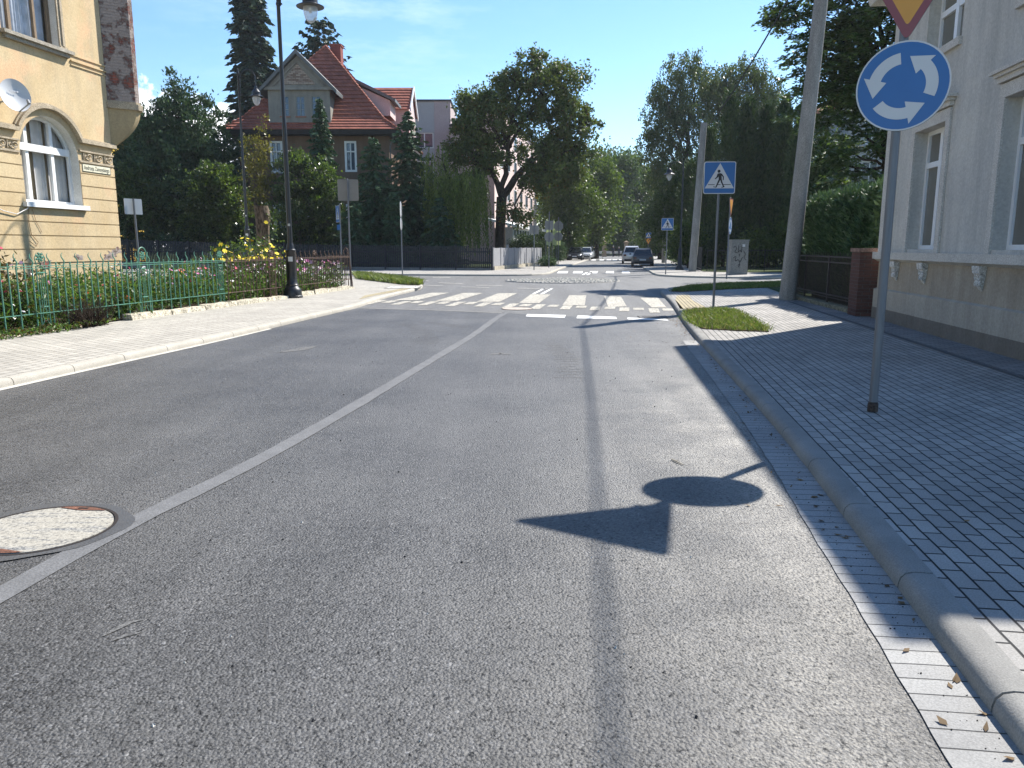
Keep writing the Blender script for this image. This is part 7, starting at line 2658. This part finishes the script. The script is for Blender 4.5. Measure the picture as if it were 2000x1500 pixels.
# rounded shoulder
over = np.clip(z - (hz - .45), 0, 1)
sdt = sdt + (face == 0) * over ** 2 * .9
P = np.c_[A_ + dl * ln_[:, None] + nl * sdt[:, None], z]
outd = np.select([face[:, None] == k_ for k_ in range(5)], [np.r_[-nl, .5], np.array([0, 0, 1.0]), np.r_[nl, .3], np.r_[-dl, .5], np.r_[dl, .5]])
D = outd * .8 + RNG.normal(size=(n, 3)) * .5 + np.array([0, 0, .35])
quads_mesh('sprays', leaves(P, D, .20, .06), LF_HEDGE, t)
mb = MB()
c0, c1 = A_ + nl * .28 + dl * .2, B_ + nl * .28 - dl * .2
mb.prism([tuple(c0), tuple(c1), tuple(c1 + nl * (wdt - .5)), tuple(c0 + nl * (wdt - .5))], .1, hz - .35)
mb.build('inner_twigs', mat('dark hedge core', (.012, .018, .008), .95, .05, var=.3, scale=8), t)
# stalk of a felled tree in the garden
t, b = tree('tree_stump', 'tall cut tree trunk standing behind the yellow garden flowers', 'tree stump', 517, 520, 33, .1)
zt = AT(516, 402, 33)[2]
mb = MB()
n_, m_ = 14, 12
v = []
for i in range(n_):
    z = .1 + (zt - .1) * i / (n_ - 1)
    for j in range(m_):
        a = 6.283 * j / m_
        r = .27 + .035 * math.sin(3 * a + z) + .03 * math.sin(5 * a + 2 * z) + .10 * max(0, math.cos(a - .4)) * math.exp(-((z - zt + .45) / .28) ** 2) + .05 * (i == 0)
        v.append((b[0] + r * math.cos(a), b[1] + r * math.sin(a), z))
mb.add(v, [(i * m_ + j, i * m_ + (j + 1) % m_, (i + 1) * m_ + (j + 1) % m_, (i + 1) * m_ + j) for i in range(n_ - 1) for j in range(m_)] + [tuple(range((n_ - 1) * m_, n_ * m_))])
mb.build('trunk', mat('stump bark', (.13, .10, .07), .95, .1, var=.35, scale=4, fine=.6, bscale=14, bdist=.06, stretch=(1, 1, .3)), t, True)
P = AT(527, 437, 33) + RNG.normal(size=(160, 3)) * np.array([.14, .1, .3]) + (.18, -.15, 0)
quads_mesh('ivy', leaves(P, RNG.normal(size=(160, 3)), .1, .08), LF_LIME, t)

# ------------------------------------------------------------------ flower garden
LF_FL = leafmat('flower bed leaves', (.035, .075, .020), (.15, .22, .06), .45, .5, .35, (1.1, 1.3, .65))
LF_FL2 = leafmat('dry flower stalks', (.12, .11, .05), (.28, .25, .13), .4, .6, .3)
PET = [mat('pale pink petals', (.66, .40, .52), .7, bstr=0, var=.2), mat('white petals', (.72, .70, .68), .7, bstr=0), mat('crimson petals', (.42, .03, .07), .7, bstr=0), mat('orange red petals', (.62, .10, .03), .7, bstr=0), mat('magenta petals', (.50, .12, .30), .7, bstr=0)]
def bed(n, s0, s1, depth, hfun):
    s = RNG.uniform(s0, s1, n)
    q = np.array([fpos(x) for x in s])
    tq = np.array([fpos(x + .1) - fpos(x - .1) for x in s])
    tq = unit(tq)
    dpt = .12 + RNG.uniform(0, 1, n) ** 1.2 * depth
    return np.c_[q + np.stack([-tq[:, 1], tq[:, 0]], 1) * dpt[:, None], hfun(s) * RNG.uniform(.55, 1.05, n)], s, dpt
hf = lambda s: .90 + .12 * np.sin(s * 1.3) + .10 * np.sin(s * 3.1 + 1) + .12 * (s < 9)
V, V2, MI = [], [], []
top, s, dp = bed(5200, .5, FD[-1] - .2, 3.6, hf)
for tpos in top:
    h_ = tpos[2]
    n = 13
    q = RNG.uniform(.08, 1, n)
    lean = RNG.normal(size=2) * .12
    P = np.c_[tpos[0] + lean[0] * q + RNG.normal(size=n) * .05, tpos[1] + lean[1] * q + RNG.normal(size=n) * .05, .13 + q * h_]
    D = np.c_[RNG.normal(size=(n, 2)), RNG.uniform(.1, 1.3, n)]
    V.append(leaves(P, D, .15, .035))
V = np.concatenate(V)
mi = (RNG.uniform(size=len(V)) < .07).astype(np.int32)
fb = quads_mesh('flower_bed', V, [LF_FL, LF_FL2], None, mi)
stuff(fb, 'dense mixed cottage garden flower bed behind the iron fence', 'flower bed')
top, s, dp = bed(1500, .5, FD[-1] - .2, 3.0, lambda s: hf(s) * .98)
PV, PM = [], []
fx = {k_: fpx(k_) for k_ in (150, 350, 440, 560, 690)}
for tp, ss in zip(top, s):
    if ss > fx[560]:
        pr = [.62, .26, .0, .0, .12]
        keep = .95
    elif ss > fx[350]:
        pr = [.45, .3, .12, .05, .08]
        keep = .7
    else:
        pr = [.12, .38, .2, .2, .1]
        keep = .22
    if RNG.uniform() > keep:
        continue
    col = RNG.choice(5, p=pr)
    r = RNG.uniform(.025, .05) * (1.7 if ss > fx[560] else 1.15)
    nrm = unit(np.array([RNG.normal() * .6 + .3, RNG.normal() * .6 - .3, .8]))
    e1 = unit(np.cross(nrm, [0, 0, 1.01]))
    e2 = np.cross(nrm, e1)
    c0 = np.array([tp[0], tp[1], .15 + tp[2]])
    for kx in range(6):
        a = 6.283 * kx / 6
        d1 = e1 * math.cos(a) + e2 * math.sin(a)
        d2 = e1 * math.cos(a + .5) + e2 * math.sin(a + .5)
        d0 = e1 * math.cos(a - .5) + e2 * math.sin(a - .5)
        PV.append([c0, c0 + d0 * r * .7, c0 + d1 * r + nrm * r * .15, c0 + d2 * r * .7])
        PM.append(col)
bl = quads_mesh('blossoms', np.array(PV), PET, None, np.array(PM))
stuff(bl, 'pink white and red blossoms scattered over the garden bed', 'blossoms')

def bush(px, off, s_w, h_, n, lm, label, pet=None, npet=0, name='flower_bush', cat='bush', L=.10, W=.05, dens=.16, m_extra=None, up=.4, zc=.5):
    s = fpx(px)
    p = fpos(s)
    d_ = unit(fpos(s + .1) - fpos(s - .1))
    nn_ = np.array([-d_[1], d_[0]])
    c = p + nn_ * off
    t = thing(name, label, cat, (c[0], c[1], .13))
    k_ = n // 30
    ctr = np.c_[c[0] + RNG.normal(size=k_) * s_w * .45, c[1] + RNG.normal(size=k_) * s_w * .45, .13 + RNG.uniform(.12, 1, k_) * h_]
    P = (ctr[:, None] + RNG.normal(size=(k_, 30, 3)) * dens).reshape(-1, 3)
    P = P[P[:, 2] > .14]
    D = RNG.normal(size=P.shape) + np.array([0, 0, up])
    quads_mesh('leaves', leaves(P, D, L, W), lm, t)
    mb = MB()
    for q in ctr[::3]:
        mb.tube([(c[0] + RNG.normal() * .05, c[1] + RNG.normal() * .05, .12), tuple((np.array([c[0], c[1], .13]) + q) / 2 + RNG.normal(size=3) * .05), tuple(q)], [.009, .007, .004], 4)
    mb.build('stems', m_extra or BARK_P, t)
    if pet:
        PV = []
        for _ in range(npet):
            q = ctr[RNG.integers(k_)] + RNG.normal(size=3) * dens * 1.2
            q[2] = max(q[2], .13 + h_ * zc)
            nrm = unit(np.array([RNG.normal() * .5 + .3, RNG.normal() * .5 - .4, .7]))
            e1 = unit(np.cross(nrm, [0, 0, 1.01]))
            e2 = np.cross(nrm, e1)
            r = RNG.uniform(.05, .085) if pet is M_YP else RNG.uniform(.03, .05)
            for kx in range(6):
                a = 6.283 * kx / 6
                PV.append([q, q + (e1 * math.cos(a - .5) + e2 * math.sin(a - .5)) * r * .75, q + (e1 * math.cos(a) + e2 * math.sin(a)) * r, q + (e1 * math.cos(a + .5) + e2 * math.sin(a + .5)) * r * .75])
        quads_mesh('blossoms', np.array(PV), pet, t)
    return t
M_YP = mat('yellow petals', (.78, .58, .03), .7, bstr=0)
bush(568, .9, .8, 1.6, 1900, LF_LIME, 'tall clump of yellow daisies behind the brown fence at the lamp post', M_YP, 64, zc=.72)
bush(522, 1.2, .55, 1.5, 900, LF_LIME, 'smaller clump of yellow daisies left of the cut trunk', M_YP, 22, zc=.75)
LF_ROSE = leafmat('rose leaves', (.05, .05, .018), (.14, .09, .035), .3, .5, .4)
bush(18, 1.0, .9, 1.4, 1700, LF_ROSE, 'reddish rose bush at the far left behind the green fence', PET[2], 40)
bush(85, 1.3, .7, 1.35, 1500, LF_ROSE, 'rose bush with dusky pink blooms behind the left rosette of the green fence', PET[0], 40)
bush(60, .6, .5, .7, 600, LF_SHRUB, 'low dark green perennial behind the left part of the green fence', PET[1], 10)
bush(205, .35, .25, .45, 350, LF_FL, 'orange lily plant low behind the green fence', PET[3], 14, zc=.6)
bush(262, .3, .22, .6, 300, LF_FL, 'red flower stalk just left of the arched fence post', PET[3], 10, zc=.7)
bush(255, .25, .14, .16, 200, LF_LIME, 'tiny bright green seedling at the edging by the arched fence post')
bush(452, 1.2, .5, 1.0, 500, LF_FL, 'crimson flowering plant behind the brown fence left of the lamp', PET[2], 30, zc=.55)
# dry dark twiggy bush growing out under the fence
s = fpx(152)
p = fpos(s)
t = thing('twiggy_bush', 'dark dry twiggy bush spilling out under the green fence onto the pavement', 'bush', (p[0] + .12, p[1], .1))
mb = MB()
for k_ in range(260):
    a = RNG.uniform(0, 6.283)
    L = RNG.uniform(.3, .75)
    tl = RNG.uniform(.15, 1.0)
    b0 = np.array([p[0] + .12 + RNG.normal() * .09, p[1] + RNG.normal() * .16, .1])
    e = b0 + np.array([math.cos(a) * L * tl * .9, math.sin(a) * L * tl * 1.3, L * (1.05 - tl * .5)])
    mid = (b0 + e) / 2 + np.array([0, 0, -.06 * tl]) + RNG.normal(size=3) * .03
    mb.tube([b0, mid, e], [.008, .005, .002], 4)
mb.build('twigs', mat('dark twigs', (.040, .028, .020), .9, .2, var=.4, scale=8), t)
# weeds, leaves and crumbs
P = []
for s in np.linspace(fpx(-120), fpx(180), 260):
    q = fpos(s + RNG.normal() * .1)
    P.append([q[0] + RNG.uniform(-.05, .35), q[1], .12 + RNG.uniform(0, .08)])
P = np.array(P)
V = leaves(np.repeat(P, 7, 0) + RNG.normal(size=(len(P) * 7, 3)) * np.array([.05, .05, .02]), RNG.normal(size=(len(P) * 7, 3)) + (0, 0, .4), .07, .035)
mi = (RNG.uniform(size=len(V)) < .35).astype(np.int32)
wd = quads_mesh('weeds', V, [LF_FL, LF_ROSE], None, mi)
stuff(wd, 'creeping ground plants along the foot of the green fence', 'weeds')

# fallen leaves and grit along the right-hand kerb
LF_DEAD = leafmat('dead leaves', (.09, .05, .022), (.26, .17, .09), .25, .7, .2, warm=(1, .9, .7))
P = []
KRs = resample(smooth_line(KR, 2), .05)
KRs = KRs[(KRs[:, 1] > 1.2) & (KRs[:, 1] < 19)]
for k_ in range(230):
    c = KRs[RNG.integers(len(KRs))] if RNG.uniform() < .75 else KRs[(KRs[:, 1] > 14)][RNG.integers((KRs[:, 1] > 14).sum())]
    o = abs(RNG.normal()) * (.05 if RNG.uniform() < .6 else .25)
    if c[1] > 13:
        o *= 2.2
    P.append([c[0] - .03 - o, c[1] + RNG.normal() * .03, .016 if (o < .2 and c[1] < 13) else .010])
for k_ in range(34):
    P.append([RNG.uniform(2.2, 5.5), RNG.uniform(2.6, 12), .104])
P = np.array([q for q in P if not (q[2] > .1 and q[0] < 1.75 + .142 * q[1])])
D = np.c_[RNG.normal(size=(len(P), 2)), np.zeros(len(P))]
V = leaves(P, D, .046, .03)
V[:, :, 2] = P[:, 2:3] - .002 + RNG.uniform(0, .006, (len(P), 4))
V[:, 2, 2] += RNG.uniform(0, .014, len(V))
stuff(quads_mesh('fallen_leaves', V, LF_DEAD), 'dry brown leaves gathered along the right kerb', 'fallen leaves')
def grit(n, rng, zf, rmin, rmax, m, label):
    mb = MB()
    for k_ in range(n):
        x, y = rng()
        r = RNG.uniform(rmin, rmax)
        z = zf(x, y)
        v = [(x + r * RNG.uniform(.6, 1.1) * math.cos(1.57 * j + .3), y + r * RNG.uniform(.6, 1.1) * math.sin(1.57 * j + .3), z - .001) for j in range(4)]
        v.append((x + RNG.normal() * r * .2, y + RNG.normal() * r * .2, z + r * RNG.uniform(.7, 1.1)))
        v.append((x + r * .5, y, z + r * .5))
        mb.add(v, [(0, 1, 5), (1, 2, 5), (5, 2, 4), (2, 3, 4), (3, 0, 4), (0, 5, 4)])
    stuff(mb.build('grit', m), label, 'grit')
rr = lambda: (lambda y: (RNG.uniform(-.33 * y - .8, .02 + .30 * y ** .85), y))(RNG.uniform(1.9, 14))
inroad = lambda x, y: .006
grit(110, rr, inroad, .004, .010, mat('dark crumbs', (.02, .02, .022), .8, bstr=0), 'scattered dark asphalt crumbs on the roadway')
grit(120, rr, inroad, .004, .011, mat('pale chips', (.48, .45, .40), .8, bstr=0), 'scattered pale stone chips on the roadway')
def gk():
    c = KRs[RNG.integers(len(KRs))]
    return c[0] - .02 - abs(RNG.normal()) * .07, c[1]
grit(700, gk, lambda x, y: .013, .002, .006, mat('dark gutter dirt', (.045, .036, .028), .9, bstr=0), 'dark dirt crumbs lying in the right hand gutter')

# a pale twig on the asphalt
tw = G(1324, 906)
t = thing('twig', 'thin pale twig lying on the asphalt above the round sign shadow', 'twig', (tw[0], tw[1], .006))
mb = MB()
mb.tube([tw + (-.03, .09, .012), tw + (-.01, .03, .014), tw + (.012, -.02, .012), tw + (.03, -.07, .012)], [.005, .006, .005, .003], 5)
mb.tube([tw + (-.01, .03, .014), tw + (.015, .05, .018)], [.004, .002], 4)
mb.build('stem', mat('pale twig', (.36, .31, .24), .9, bstr=0), t)

# ------------------------------------------------------------------ the thin summer haze that pales the far trees
m, nt, out = new_mat('summer haze')
pv = nd(nt, 'ShaderNodeVolumePrincipled')
pv.inputs['Color'].default_value = (.86, .92, 1, 1)
pv.inputs['Density'].default_value = 0.0002
pv.inputs['Anisotropy'].default_value = 0.3
ln(nt, pv.outputs[0], out.inputs['Volume'])
mb = MB()
mb.box(-230, 230, -40, 260, -1.2, 42)
hz_ = mb.build('haze', m)
hz_['kind'] = 'stuff'
